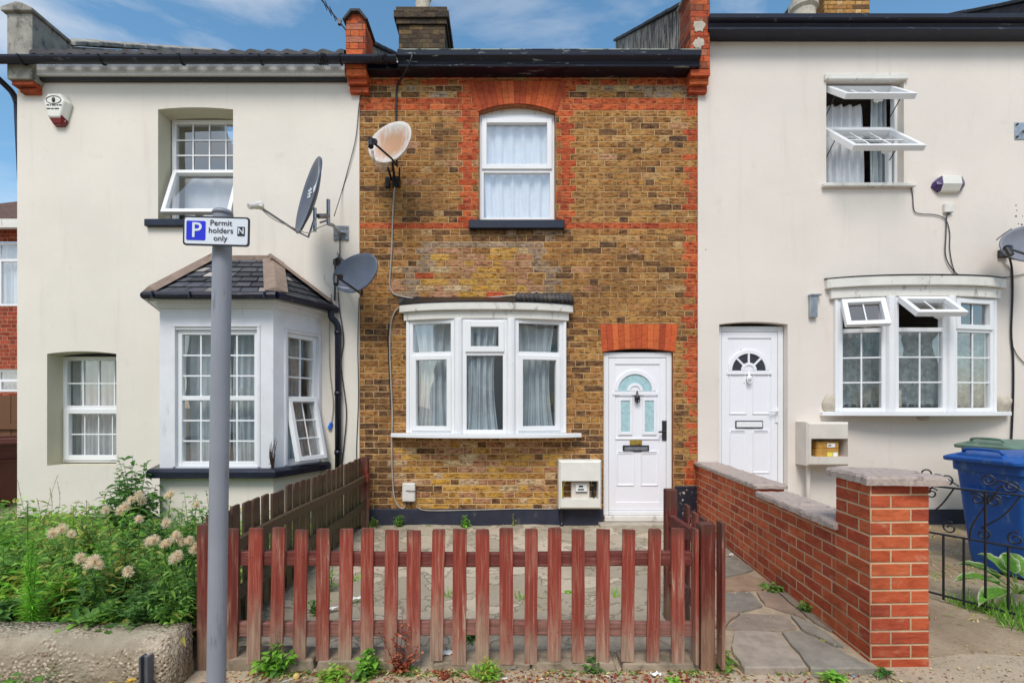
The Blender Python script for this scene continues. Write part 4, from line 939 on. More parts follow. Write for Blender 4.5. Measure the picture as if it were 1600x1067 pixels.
for (x, z, sx, sz) in ((3.93, 1.45, 0.09, 0.14), (6.0, 1.45, 0.11, 0.12), (5.05, 1.285, 0.07, 0.035)):
    mb = MB(); r2 = []
    for k in range(5):
        q = k / 4; s = (1.0, 0.95, 0.8, 0.5, 0.15)[k]
        r2.append([(x + sx * s * math.cos(a) * (1 + 0.2 * math.sin(3 * a + x)), -0.012 - 0.05 * q, z + sz * s * math.sin(a) * (1 + 0.15 * math.cos(2 * a))) for a in [2 * PI * i / 14 for i in range(14)]])
    mb.loft(r2); mb.build('cement_patch', M['cement'], H3, smooth=True)
mb = MB(); mb.box(WX(1262), WX(1273), -0.06, -0.012, WZ(497), WZ(464)); mb.box(WX(1261), WX(1278), -0.075, -0.012, WZ(464), WZ(461)); mb.build('wall_vent', M['chrome'], H3, bevel=0.004)

for x, z, r in ((6.16, 3.83, .008), (6.17, 3.77, .007), (6.16, 3.70, .011), (6.24, 3.70, .006), (6.19, 3.61, .007), (6.23, 3.60, .011), (2.86, 2.1, .006), (2.9, 1.7, .006), (2.44, 3.3, .006)):
    mb = MB(XF(x, -0.0125, z) @ Matrix.Rotation(R(90), 4, 'X')); mb.lathe([(r, -.001), (r, 0.0012), (0.001, 0.0014)], 8); mb.build('screw_hole', M['iron'], H3)
for x, z, sx, sz in ((2.30, 5.86, 0.075, 0.085), (2.29, 5.66, 0.07, 0.075)):
    r2 = random.Random(int(z * 100)); mb = MB(); rg = [(x + sx * r2.uniform(.6, 1.1) * math.cos(2 * PI * i / 16), z + sz * r2.uniform(.6, 1.1) * math.sin(2 * PI * i / 16)) for i in range(16)]
    mb.loft([[(a, -0.168, b) for a, b in rg], [(a * .9 + x * .1, -0.171, b * .9 + z * .1) for a, b in rg]]); mb.build('flaking_paint', M['cement'], H3)
# ---------------------------------------------------------------- far house at the edge, its yard
H0 = thing('brick_house', 'red brick house with brown tiled roof standing back beyond the cream house', 'house', (-11.2, 5, 0))
s0 = 780 / 11.0; Z0 = lambda py: CAM_H + (VY - py) / s0
mb = MB(XF(-13.6, 5, 0))
w0 = (2.05, 2.95, Z0(478), Z0(378)); w1 = (2.05, 2.95, Z0(612), Z0(577))
brick_panel(mb, 0, 4.4, 0.0, Z0(352), lambda x, z, j, w: pick([(150, 66, 46), (136, 58, 42), (164, 76, 54)], 0.1), [w0, w1], ch=0.09)
mb.m = Matrix(); mb.poly([(-9.2, 5, 0), (-9.2, 12, 0), (-9.2, 12, Z0(352)), (-9.2, 5, Z0(352))], 0, (*S(140, 62, 46), 1)); mb.poly([(-13.6, 12, 0), (-9.2, 12, 0), (-9.2, 12, Z0(352)), (-13.6, 12, Z0(352))], 0, (*S(140, 62, 46), 1))
mb.build('wall', M['orange'], H0)
mb = MB(); roof_slab(mb, -13.8, -9.1, Z0(350), y_e=4.75, y_r=8.6, tan=0.52, wave=0.02, nx=90); mb.build('roof', M['browntile'], H0)
mb = MB(); mb.box(-13.7, -9.15, 4.7, 4.82, Z0(363), Z0(350)); mb.build('gutter', M['upvc_old'], H0)
for (a, b, c, d), nn in ((w0, 0.72), (w1, 0.5)):
    hh = d - c; window(H0, XF(-13.6 + a, 5.03, c), b - a, hh, [dict(r=(0.05, 0.44, 0.05, hh * nn - .02)), dict(r=(0.47, 0.86, 0.05, hh * nn - .02)), dict(r=(0.05, 0.44, hh * nn + .02, hh - 0.05)), dict(r=(0.47, 0.86, hh * nn + .02, hh - 0.05))], bars=[(0.05, 0.85, hh * nn - .03, hh * nn + .03), (0.435, 0.475, 0.05, hh * nn - .03)])
curtain(XF(0, 5.2, 0), -11.5, -10.66, w0[2], w0[3], 0, 0.03, 7, M['net'], 'pale curtain in the upper window of the far red brick house', 61)
curtain(XF(0, 5.2, 0), -11.5, -10.66, w1[2], w1[3], 0, 0.03, 7, M['net'], 'pale curtain in the low window of the far red brick house', 62)
bf = thing('board_fence', 'tan wooden board fence in front of the far red brick house', 'fence', (-8.6, 2.2, 0))
mb = MB()
for k in range(26): mb.box(-10.2 + k * 0.125, -10.2 + k * 0.125 + 0.12, 2.2 + 0.006 * (k % 2), 2.225 + 0.006 * (k % 2), 0.0, 1.6 + rnd.uniform(-.006, .006))
mb.build('board_panel', M['tan_wood'], bf)
for z in (0.35, 1.05):
    mb = MB(); mb.box(-10.2, -6.95, 2.16, 2.199, z, z + 0.09); mb.build('rail', M['tan_wood'], bf)
OH = thing('terraced_house', 'pale house across the road, mirrored in the panes of the white bow window', 'house', (-1, -19, 0))
mb = MB(XF(24, -19, 0, R(180))); ww = [(1.2 + 2.9 * k, 2.4 + 2.9 * k, z, z + 1.4, 0, 0.1) for k in range(13) for z in (0.9, 3.7)]
wall_sheet(mb, 0, 39, 0, 6.0, ww); mb.poly([(0, 6, 0), (39, 6, 0), (39, 6, 6), (0, 6, 6)]); mb.poly([(39, 0, 0), (39, 6, 0), (39, 6, 6), (39, 0, 6)])
mb.build('wall', M['cream'], OH)
mb = MB(); mb.poly([(-15.2, -18.8, 6.0), (24.2, -18.8, 6.0), (24.2, -22.5, 8.2), (-15.2, -22.5, 8.2)]); mb.poly([(-15.2, -25.5, 6.0), (24.2, -25.5, 6.0), (24.2, -22.5, 8.2), (-15.2, -22.5, 8.2)]); mb.build('roof', M['browntile'], OH)
for w_ in ww: window(OH, XF(24 - w_[0], -19.05, w_[2], R(180)), w_[1] - w_[0], 1.4, [dict(r=(0.05, 0.58, 0.05, 1.35)), dict(r=(0.62, 1.15, 0.05, 1.35))], bars=[(0.575, 0.625, 0.05, 1.35)])

# ============================================================ GROUND
def sheet(name, poly, z, m, n=1):
    mb = MB(); mb.poly([(x, y, z) for x, y in poly]); o = mb.build(name, m); return struct(o)
sheet('pavement', [(-400, -400), (400, -400), (400, 400), (-400, 400)], -0.012, M['pavement'])
mb = MB(); nx, ny = 40, 34; ids = []
for j in range(ny + 1):
    row = []
    for i in range(nx + 1):
        x, y = -1.66 + 4.05 * i / nx, -3.22 + 3.24 * j / ny
        row.append(mb.vt((x, y, 0.004 + 0.016 * noise.noise((x * 1.6, y * 1.6, 0)) + 0.006 * noise.noise((x * 6, y * 6, 3)) - (0.0 if j else 0.03))))
    ids.append(row)
for j in range(ny):
    for i in range(nx): mb.face((ids[j][i], ids[j][i + 1], ids[j + 1][i + 1], ids[j + 1][i]))
struct(mb.build('yard_paving', M['yard'], None, smooth=True))
def bumpy(name, x0, x1, y0, y1, zf, m, nx=40, ny=30):
    mb = MB(); ids = []
    for j in range(ny + 1):
        row = []
        for i in range(nx + 1):
            x, y = x0 + (x1 - x0) * i / nx, y0 + (y1 - y0) * j / ny; row.append(mb.vt((x, y, zf(x, y))))
        ids.append(row)
    for j in range(ny):
        for i in range(nx): mb.face((ids[j][i], ids[j][i + 1], ids[j + 1][i + 1], ids[j + 1][i]))
    return struct(mb.build(name, m, None, smooth=True))
bedz = lambda x, y: 0.22 + 0.03 * noise.noise((x * 2, y * 2, 1)) - 0.04 * (y + 3.4)
bumpy('soil', -10.5, -1.665, -3.36, -0.01, bedz, M['soil'])
bumpy('garden_dirt', 2.2, 9.0, -3.5, -0.01, lambda x, y: 0.016 + 0.024 * noise.noise((x * 2, y * 2, 5)) - max(0.0, -2.9 - y) * 0.09, M['dirt'], 60, 40)
# flagstones beside the garden wall
flags = [((162, 150, 138), [(1147, 984), (1216, 987), (1260, 1041), (1164, 1043), (1143, 1015)]), ((142, 136, 126), [(1221, 986), (1250, 984), (1300, 1008), (1366, 1042), (1267, 1042)]),
 ((150, 136, 124), [(1133, 979), (1160, 956), (1229, 960), (1246, 980), (1216, 984), (1147, 981)]), ((138, 134, 124), [(1235, 958), (1272, 975), (1318, 1008), (1303, 1006), (1252, 981)]),
 ((148, 128, 114), [(1181, 923), (1214, 926), (1262, 966), (1233, 955), (1196, 944)]), ((132, 126, 118), [(1125, 926), (1171, 923), (1193, 945), (1160, 953), (1125, 951)]),
 ((152, 128, 108), [(1125, 905), (1165, 896), (1201, 906), (1210, 920), (1179, 920), (1125, 922)]), ((136, 130, 120), [(1115, 878), (1148, 868), (1178, 889), (1165, 893), (1125, 902)]),
 ((150, 140, 128), [(1105, 858), (1132, 852), (1145, 866), (1112, 875)]), ((128, 126, 122), [(1090, 845), (1118, 842), (1130, 850), (1100, 856)]), ((150, 134, 120), [(1128, 954), (1156, 956), (1128, 980), (1115, 975)]), ((140, 128, 114), [(1216, 924), (1230, 925), (1300, 985), (1275, 972), (1262, 962)])]
mb = MB()
for c, pts in flags:
    q = [G(x, y, 0.03) for x, y in pts]; z0 = rnd.uniform(-0.004, 0.004); cen = sum(q, Vector()) / len(q)
    big = []
    for i, v in enumerate(q):
        w = q[(i + 1) % len(q)]
        for k in range(5):
            p_ = v.lerp(w, k / 5); p_ = p_ + Vector((rnd.uniform(-.006, .006), rnd.uniform(-.006, .006), 0)); big.append(p_)
    r0 = [(p_.x, p_.y, -0.03) for p_ in big]; r1 = [(p_.x, p_.y, 0.022 + z0) for p_ in big]; r2 = [((p_.x - cen.x) * .975 + cen.x, (p_.y - cen.y) * .975 + cen.y, 0.03 + z0) for p_ in big]
    mb.loft([r0, r1, r2], 0, True, True, (*S(*c), 1.0))
q = [G(x, y, 0.012) for x, y in ((1085, 838), (1128, 838), (1150, 866), (1215, 918), (1300, 985), (1372, 1043), (1162, 1045), (1132, 1020), (1118, 960), (1118, 900))]
mb.loft([[(v.x, v.y, -0.03) for v in q], [(v.x, v.y, 0.014) for v in q]], 0, True, True, (*S(172, 156, 134), 1.0))
struct(mb.build('flagstone_path', M['flag']))

# ============================================================ PICKET FENCES
def picket(parent, m, w, z0, z1, mt, th=0.018, lean=0.0, rl=0.0, name='picket'):
    mb = MB(m @ Matrix.Rotation(lean, 4, 'Y')); s = rnd.uniform(-.004, .004); c = rnd.uniform(.003, .008); n = 6
    rings = []
    for k in range(n + 1):
        z = z0 + (z1 - z0) * k / n; e = 0.0015 * noise.noise((z * 9, parent.location.x + m.translation.x * 31, 0)); ww = w / 2 + e - (c if k == n else 0)
        if k == n: rings.append([(-w / 2 + e, 0, z - 0.006), (w / 2 + e, 0, z - 0.006), (w / 2 + e, th, z - 0.006), (-w / 2 + e, th, z - 0.006)])
        zz = z + (s if k == n else 0); rings.append([(-ww + e, 0, zz), (ww + e, 0, zz + s), (ww + e, th, zz + s), (-ww + e, th, zz)])
    mb.loft(rings)
    for zz in (0.55 * (z1 - z0) + z0 + 0.18, z0 + 0.16):
        for sx in (-0.018, 0.016): mb.tube([(sx, 0.001, zz + rnd.uniform(-.012, .012)), (sx, -0.002, zz)], 0.0028, 5)
    return mb.build(name, mt, parent, bevel=0.003)
FF = thing('picket_fence', 'long low worn red picket fence facing the pavement', 'fence', (-0.2, -3.28, 0))
YF = -3.29
for k, px in enumerate((357, 393, 429, 465, 502, 537, 572, 609, 645, 681, 717, 754, 792, 830, 867, 905, 943, 982, 1022, 1062)):
    d = 2.71; x = (px - VX - (px - 720) * 0.006) * d / FOC; top = 0.755 + rnd.uniform(-.008, .008); bot = 0.028 + rnd.uniform(-.012, .012) - 0.0 * k
    picket(FF, XF(x, YF, 0), 0.071 + rnd.uniform(-.004, .004), bot, top, M['red_wood'] if k else M['dark_red'], lean=rnd.uniform(-.012, .012) + 0.008)
for z in (0.585, 0.205):
    mb = MB(); n = 30; rings = []
    for k in range(n + 1):
        x = -1.55 + 2.63 * k / n; dz = 0.004 * math.sin(x * 3 + z * 9); rings.append([(x, YF + 0.02, z - 0.04 + dz), (x, YF + 0.055, z - 0.04 + dz), (x, YF + 0.055, z + 0.037 + dz), (x, YF + 0.02, z + 0.037 + dz)])
    mb.loft(rings); mb.build('rail', M['red_rail'], FF, bevel=0.004)
picket(FF, XF((318 - VX) * 2.71 / FOC, YF, 0), 0.075, -0.02, 0.775, M['dark_red'], th=0.07, name='post')
picket(FF, XF((1108 - VX) * 2.69 / FOC, YF - 0.01, 0), 0.078, -0.04, 0.78, M['dark_red'], th=0.075, name='post')
# short return at the path side
RF = thing('picket_fence', 'short dark red picket return running back beside the flagstone path', 'fence', (1.13, -3.0, 0))
for k, (px, d, w) in enumerate(((1120, 2.66, 0.07), (1102, 2.80, 0.075), (1094, 2.90, 0.075), (1081, 3.02, 0.075), (1067, 3.15, 0.075))):
    x = 1.155; picket(RF, XF(x, d - 6, 0, R(-90)), w, 0.04, (0.81, 0.77, 0.78, 0.785, 0.80)[k], M['dark_red'] if k != 3 else M['red_wood'])
picket(RF, XF(1.035, -3.29, 0, R(-90)), 0.07, 0.03, 0.755, M['red_wood'])
mb = MB(); mb.box(1.085, 1.16, -2.70, -2.63, -0.03, 0.87); mb.build('post', M['dark_red'], RF, bevel=0.006)
for z in (0.665, 0.29):
    mb = MB(); mb.box(1.10, 1.135, -3.22, -2.705, z - 0.04, z + 0.04); mb.build('rail', M['red_rail'], RF, bevel=0.004)
# weathered dividing fence
DF = thing('picket_fence', 'grey weathered picket fence between the weedy bed and the paved yard', 'fence', (-1.62, -1.7, 0))
n = 24
for k in range(n):
    y = -3.15 + (3.15 - 0.24) * k / (n - 1)
    picket(DF, XF(-1.645 + rnd.uniform(-.004, .004), y, 0, R(90)), 0.088, 0.03 + rnd.uniform(0, .04), 0.80 + rnd.uniform(-.012, .012) + 0.02 * k / n, M['grey_wood'], lean=rnd.uniform(-.02, .02))
for z in (0.585, 0.285):
    mb = MB(); mb.loft([[(-1.622, y, z - 0.038 + 0.01 * math.sin(y * 2)), (-1.585, y, z - 0.038 + 0.01 * math.sin(y * 2)), (-1.585, y, z + 0.038 + 0.01 * math.sin(y * 2)), (-1.622, y, z + 0.038 + 0.01 * math.sin(y * 2))] for y in [-3.2 + 3.0 * k / 16 for k in range(17)]])
    mb.build('rail', M['grey_rail'], DF, bevel=0.004)
mb = MB(); mb.loft([[(-1.66, -0.17, 0), (-1.575, -0.17, 0), (-1.575, -0.09, 0), (-1.66, -0.09, 0)], [(-1.66, -0.17, 0.80), (-1.575, -0.17, 0.80), (-1.575, -0.09, 0.80), (-1.66, -0.09, 0.80)], [(-1.65, -0.17, 0.83), (-1.59, -0.17, 0.83), (-1.59, -0.09, 0.83), (-1.65, -0.09, 0.83)]]); mb.build('post', M['dark_red'], DF, bevel=0.005)
for za, zb in ((0.535, 0.63), (0.235, 0.325)):
    mb = MB(); mb.box(-1.584, -1.566, -0.20, -0.10, za, zb); mb.build('rail_end', M['red_wood'], DF, bevel=0.004)
# broken edging stones under the fence
M['edging'] = mat('dirty_edging_stone', S(146, 130, 110), 0.92, 0.2, 9, 0.7, 40, dirt=S(92, 84, 66), damt=0.7, dscale=(5, 5, 5), dlo=0.48, dhi=0.66)
for k, (x0, x1, h) in enumerate(((-1.52, -1.03, 0.055), (-1.0, -0.55, 0.045), (-0.38, 0.15, 0.03), (0.17, 0.62, 0.034), (0.65, 1.06, 0.028))):
    mb = MB(); ring = lambda x, s: [(x + rnd.uniform(-.012, .012), -3.30 + rnd.uniform(-.012, .012), -0.03), (x + rnd.uniform(-.01, .01), -3.13, -0.03), (x + rnd.uniform(-.012, .012), -3.135 + rnd.uniform(-.01, .01), h * s), (x + rnd.uniform(-.012, .012), -3.29 + rnd.uniform(-.012, .01), h * s)]
    mb.loft([ring(x0 + (x1 - x0) * q / 6, rnd.uniform(.85, 1.1)) for q in range(7)])
    tag(mb.build('edging_stone', M['edging'], None, bevel=0.008), ('broken edging stone under the fence, at the parking sign end', 'cracked edging stone under the fence beside the lollipop', 'edging stone under the fence, right behind the red dead weed', 'edging stone under the fence below the meter box', 'edging stone under the fence nearest the flagstone path')[k], 'stone', 'edging stones under the picket fence')

# ============================================================ GARDEN WALLS
GW = thing('brick_wall', 'orange brick garden wall with stepped coping and square end pillar', 'wall', (2.2, -1.6, 0))
F0, B0 = Vector((2.055, -2.93)), Vector((2.33, -0.012)); phi = math.atan2(F0.y - B0.y, F0.x - B0.x); Lw = (F0 - B0).length
ORG = [(190, 92, 56), (182, 84, 52), (196, 100, 62), (174, 78, 52), (186, 88, 56), (194, 96, 60), (164, 74, 52)]
ocol = lambda x, z, j, w: pick(ORG, 0.09)
mb = MB(XF(B0.x, B0.y, 0, phi)); sp = Lw * 0.60
brick_panel(mb, 0, sp, -0.04, 0.725, ocol, bond='stretcher', ins=0.009, rel=0.003, jit=0.0005)
brick_panel(mb, sp, Lw, -0.04, 0.665, ocol, bond='stretcher', ins=0.009, rel=0.003, jit=0.0005)
mb.poly([(0, 0.215, -0.04), (sp, 0.215, -0.04), (sp, 0.215, 0.72), (0, 0.215, 0.72)], 0, (*pick(ORG), 1)); mb.poly([(sp, 0.215, -0.04), (Lw, 0.215, -0.04), (Lw, 0.215, 0.66), (sp, 0.215, 0.66)], 0, (*pick(ORG), 1))
mb.poly([(0, 0.001, 0.72), (sp, 0.001, 0.72), (sp, 0.215, 0.72), (0, 0.215, 0.72)], 0, (*pick(ORG), 1)); mb.poly([(sp, 0.001, 0.66), (Lw, 0.001, 0.66), (Lw, 0.215, 0.66), (sp, 0.215, 0.66)], 0, (*pick(ORG), 1)); mb.poly([(sp, 0, 0.66), (sp, 0.215, 0.66), (sp, 0.215, 0.72), (sp, 0, 0.72)], 0, (*pick(ORG), 1))
mb.build('brickwork', M['orange'], GW)
def slab_stone(m, x0, x1, y0, y1, z0, z1, seed):
    r2 = random.Random(seed); mb = MB(m); nx, ny = 12, 6; g = lambda: r2.uniform(-.005, .005)
    per = [(x0 + (x1 - x0) * i / nx, y0) for i in range(nx)] + [(x1, y0 + (y1 - y0) * i / ny) for i in range(ny)] + [(x1 - (x1 - x0) * i / nx, y1) for i in range(nx)] + [(x0, y1 - (y1 - y0) * i / ny) for i in range(ny)]
    per = [(x + g(), y + g()) for x, y in per]; cx, cy = (x0 + x1) / 2, (y0 + y1) / 2
    mb.loft([[(x, y, z0 + g() * .5) for x, y in per], [(x + g() * .6, y + g() * .6, (z0 + z1) / 2 + 0.008 + g()) for x, y in per], [(cx + (x - cx) * .965, cy + (y - cy) * .95, z1 + g() * .8) for x, y in per]]); return mb
mw = XF(B0.x, B0.y, 0, phi)
for a, b, z in ((0.0, 0.9, 0.725), (0.91, sp + 0.02, 0.725), (sp - 0.05 + 0.1, sp + 0.62, 0.668), (sp + 0.625, Lw + 0.02, 0.668)):
    slab_stone(mw, a, b, -0.035, 0.24, z, z + (0.035 if z > .7 else 0.042), int(a * 100)).build('coping', M['coping'], GW)
mb = MB(XF(F0.x, F0.y, 0, phi)); PW = 0.325
brick_panel(mb, 0.0, PW, -0.04, 0.99, ocol, bond='stretcher', off=0.0, ins=0.009, rel=0.003, jit=0.0005, wrap=True)
fx, fy = F0.x + PW * math.cos(phi), F0.y + PW * math.sin(phi)
ph2 = R(1.5)
mb.m = XF(fx, fy, 0, ph2); brick_panel(mb, 0.0, PW, -0.04, 0.99, ocol, bond='stretcher', off=0.112, ins=0.009, rel=0.003, jit=0.0005, wrap=True)
mb.m = XF(fx + PW * math.cos(ph2), fy + PW * math.sin(ph2), 0, phi + PI); brick_panel(mb, 0.0, PW, -0.04, 0.99, ocol, bond='stretcher', ins=0.009, rel=0.003)
mb.m = XF(F0.x, F0.y, 0, phi); mb.poly([(0, 0.001, 0.985), (PW, 0.001, 0.985), (PW, PW, 0.985), (0, PW, 0.985)], 0, (*pick(ORG), 1)); mb.poly([(0, 0.001, -.04), (0, PW, -.04), (0, PW, 0.985), (0, 0.001, 0.985)], 0, (*pick(ORG), 1))
pil = mb.build('pillar', M['orange'], GW)
slab_stone(XF(F0.x, F0.y, 0, phi), -0.06, PW + 0.035, -0.035, PW + 0.055, 0.992, 1.042, 77).build('pillar_cap', M['coping'], pil)
# low concrete wall of the weedy bed
mb = MB(); n = 60; rings = []
for k in range(n + 1):
    x = -6.5 + (6.5 - 1.655) * k / n
    f = lambda s: 0.012 * noise.noise((x * 3, s * 7, 0.5)) + 0.006 * noise.noise((x * 11, s * 5, 2))
    top = 0.262 + 0.012 * noise.noise((x * 1.3, 0, 0)); e = 0.0 if k < n else 0.03
    rings.append([(x + f(1), -3.53 + f(1), -0.05), (x + f(9), -3.535 + f(2), 0.10), (x + f(3), -3.53 + f(3), top - 0.06), (x + f(4), -3.505 + f(4), top - 0.018), (x + f(5) - e, -3.46 + f(5), top), (x, -3.34, top + 0.01), (x, -3.32, -0.05)])
mb.loft(rings)
tag(mb.build('low_wall', M['concrete'], None, smooth=True), 'low pebbly concrete wall holding the weedy bed by the pavement', 'wall')
mb = MB(); p = P(223, 1060, 2.42); mb.box(p.x - 0.022, p.x - 0.012, p.y, p.y + 0.045, -0.02, 0.205); mb.box(p.x + 0.012, p.x + 0.022, p.y, p.y + 0.045, -0.02, 0.205); mb.box(p.x - 0.012, p.x + 0.012, p.y + 0.02, p.y + 0.03, -0.02, 0.203)
tag(mb.build('steel_post', mat('grey_steel', S(96, 98, 106), 0.5, 0.12, 10, metal=0.3), None, bevel=0.003), 'short grey steel post standing against the concrete wall', 'post')

# ============================================================ PARKING SIGN
SG = thing('parking_sign', 'grey pole with a white and blue permit parking plate', 'sign', (P(338, 1080, 2.2).x, -3.8, 0))
tp, bt = P(348, 332, 2.2), Vector((P(337, 1067, 2.2).x - 0.0005, -3.8, -0.02))
mb = MB(); mb.tube([bt, bt.lerp(tp, 0.3), bt.lerp(tp, 0.7), tp], 0.0385, 24); mb.build('pole', M['pole'], SG, smooth=False)
mb = MB(); mb.lathe([(0.042, -0.012), (0.042, 0.0), (0.032, 0.010), (0.0, 0.014)], 24, tuple(tp)); mb.build('pole_cap', M['pole'], SG, smooth=True)
pc = P(338, 361.5, 2.13); pm = XF(pc.x, pc.y, pc.z, R(1.0)) @ Matrix.Rotation(R(1.2), 4, 'Y'); kx = 2.13 / FOC
def rpoly(w, h, r, n=5): return [(x, y) for x, y, _ in rrect(w, h, r, 0, n)]
mb = MB(pm); mb.prism(rpoly(103 * kx, 46 * kx, 5 * kx), 'y', 0, 0.004); pl = mb.build('sign_plate', M['sign_black'], SG)
mb = MB(pm); mb.prism(rpoly(97.5 * kx, 40.5 * kx, 3.5 * kx), 'y', -0.0015, 0.001); mb.build('sign_face', M['sign_white'], pl)
mb = MB(pm @ Matrix.Translation((-31 * kx, 0, 0.2 * kx))); mb.prism(rpoly(29.5 * kx, 30 * kx, 2 * kx), 'y', -0.003, 0.0); mb.build('blue_square', M['sign_blue'], pl)
mb = MB(pm); text_into(mb, 'P', 33 * kx, -30.0 * kx, -0.3 * kx, -0.0045, 0, 0.0008); mb.build('parking_letter', M['sign_white'], pl)
mb = MB(pm)
for s, cx, cz in (('Permit', 7.6, 12.4), ('holders', 7.6, 0.6), ('only', 7.0, -11.4)): text_into(mb, s, 12.2 * kx, cx * kx, cz * kx, -0.0035, 0, 0.0003, 1.04)
mb.build('lettering', M['sign_black'], pl)
mb = MB(pm @ Matrix.Translation((38.8 * kx, 0, 0.4 * kx))); mb.prism(rpoly(11.6 * kx, 14.4 * kx, 0.8 * kx), 'y', -0.003, 0.0); mb.build('zone_square', M['sign_black'], pl)
mb = MB(pm); text_into(mb, 'N', 13 * kx, 38.8 * kx, 0.4 * kx, -0.0045, 0, 0.0006); mb.build('zone_letter', M['sign_white'], pl)
mb = MB(pm)
for z in (0.035, -0.035): mb.box(-0.046, 0.046, 0.0045, 0.02, z - 0.012, z + 0.012)
mb.build('bracket', M['chrome'], pl)

# ============================================================ SATELLITE DISHES
def dish(loc, aim, elev, w, h, depth, mt, label, arm_end, egg=0.12, lnb_m=None, roll=0.0, kind='mini'):
    t = thing('satellite_dish', label, 'satellite dish', loc, 0, None, True)
    m = Matrix.Rotation(R(aim), 4, 'Z') @ Matrix.Rotation(R(-elev), 4, 'X') @ Matrix.Rotation(R(roll), 4, 'Y')     # concave side looks along local -Y
    mb = MB(m); n, nr = 48, 7; rings = []
    def rim(a, r): 
        x, z = math.cos(a), math.sin(a); return (x * w / 2 * r * (1 + egg * z), z * h / 2 * r)
    rings = []
    for k in range(nr + 1):
        r = max(k / nr, 0.001); rings.append([(rim(2 * PI * i / n, r)[0], -depth * r * r, rim(2 * PI * i / n, r)[1]) for i in range(n)])
    rings.append([(rim(2 * PI * i / n, 1.015)[0], -depth + 0.004, rim(2 * PI * i / n, 1.015)[1]) for i in range(n)]); rings.append([(rim(2 * PI * i / n, 1.0)[0], -depth + 0.022, rim(2 * PI * i / n, 1.0)[1]) for i in range(n)])
    for k in range(nr - 1, -1, -1):
        r = max(k / nr, 0.001); rings.append([(rim(2 * PI * i / n, r)[0], -depth * r * r + 0.014, rim(2 * PI * i / n, r)[1]) for i in range(n)])
    mb.loft(rings); rf = mb.build('reflector', mt, t, smooth=True)
    a0 = Vector((0, -depth + 0.01, -h / 2 * 0.98)); a1 = m.inverted() @ (Vector(arm_end) - Vector(loc)); mb = MB(m)
    mb.tube([Vector((0, 0.05, -h * .25)), Vector((0, 0.03, -h / 2 * 1.05)), a0 + Vector((0, -.04, -.012)), a1], 0.012, 8); mb.build('feed_arm', M['black'] if kind == 'mini' else M['chrome'], t)
    mb = MB(m); v = (Vector((0, 0, 0)) - a1).normalized()
    if kind == 'mini':
        mb.tube([a1 - v * 0.02, a1 + v * 0.06], 0.034, 12); mb.tube([a1 - v * 0.02 + Vector((0, 0, 0.0)), a1 - v * 0.03 + Vector((0, -.01, -0.09))], 0.028, 10)
    else:
        mb.tube([a1 - v * 0.09, a1 - v * 0.02], [0.028, 0.03], 12); mb.tube([a1 - v * 0.02, a1 + v * 0.05], 0.036, 12); mb.tube([a1 + Vector((0.02, 0.03, -0.02)), a1 + Vector((0.0, 0.03, 0.02))], 0.026, 8)
    mb.build('receiver', lnb_m or M['black'], t, smooth=False)
    return t, m, a1
tB, mB, aB = dish(tuple(P(613, 228, 5.62)), -20, 14, 0.54, 0.52, 0.055, M['rustdish'], 'white satellite dish with a brown rust stain, on the brick wall', P(581, 221, 5.22), roll=-18)
def add_part(t, name, m, fn, smooth=False, bevel=0.0):
    mb = MB(Matrix.Translation(t.location).inverted()); fn(mb); return mb.build(name, m, t, smooth, bevel)
def bracketB(mb):
    a = P(611, 232, 5.68); b = P(614, 262, 5.72); c = P(617, 282, 5.93)
    mb.tube([a, b, c], 0.016, 8); mb.tube([P(606, 262, 5.7), P(612, 282, 5.93)], 0.014, 8); mb.tube([P(624, 262, 5.75), P(624, 282, 5.94)], 0.010, 8)
    x, z = WX(607), WZ(292); mb.box(x - 0.03, x + 0.02, -0.05, 0, z - 0.02, z + 0.10); x = WX(619); mb.box(x - 0.04, x + 0.05, -0.045, 0, z - 0.01, z + 0.11)
add_part(tB, 'wall_bracket', M['black'], bracketB, bevel=0.004)
def wiresB(mb):
    w = mB @ aB + tB.location
    for o, q in ((0.0, (592, 262)), (0.012, (588, 256)), (0.02, (598, 268))):
        mb.tube(spline([w + Vector((o - .01, 0.02, -0.09)), w + Vector((o, 0.05, -0.17)), P(*q, 5.6), P(606, 258, 5.68)]), 0.0055, 6)
add_part(tB, 'lead', M['cable_white'], wiresB)
tC, mC, aC = dish(tuple(P(559, 430, 5.62)), -18, 12, 0.57, 0.45, 0.055, M['darkdish'], 'dark grey satellite dish above the drainpipe where render meets brick', P(527, 433, 5.25), roll=-16)
def bracketC(mb):
    a = P(556, 432, 5.69); mb.tube([a, P(545, 440, 5.85), P(530, 436, 5.96)], 0.016, 8); x, z = WX(527), WZ(412); mb.box(x - 0.03, x + 0.05, -0.06, -0.012, z - 0.03, z + 0.04)
    mb.tube([P(523, 470, 5.96), P(524, 405, 5.93), P(530, 402, 5.90), P(540, 410, 5.72)], 0.012, 8)
add_part(tC, 'wall_bracket', M['iron'], bracketC, bevel=0.004)
def wiresC(mb):
    w = mC @ aC + tC.location; mb.tube(spline([w + Vector((0, 0, -.08)), P(530, 448, 5.5), P(546, 452, 5.6), P(527, 455, 5.94), P(508, 440, 5.97), P(506, 430, 5.98)]), 0.005, 6)
add_part(tC, 'lead', M['cable_white'], wiresC)
tA, mA, aA = dish(tuple(P(491, 310, 5.40)), -55, 12, 0.78, 0.83, 0.075, M['darkdish'], 'large slate grey dish with a white logo, on a pole bracket over the bay roof', P(402, 321, 4.9), 0.02, M['cable_white'], kind='big')
mb = MB(mA); dz = lambda x, z: -0.075 * ((x / 0.37) ** 2 + (z / 0.40) ** 2) - 0.004
pts = []
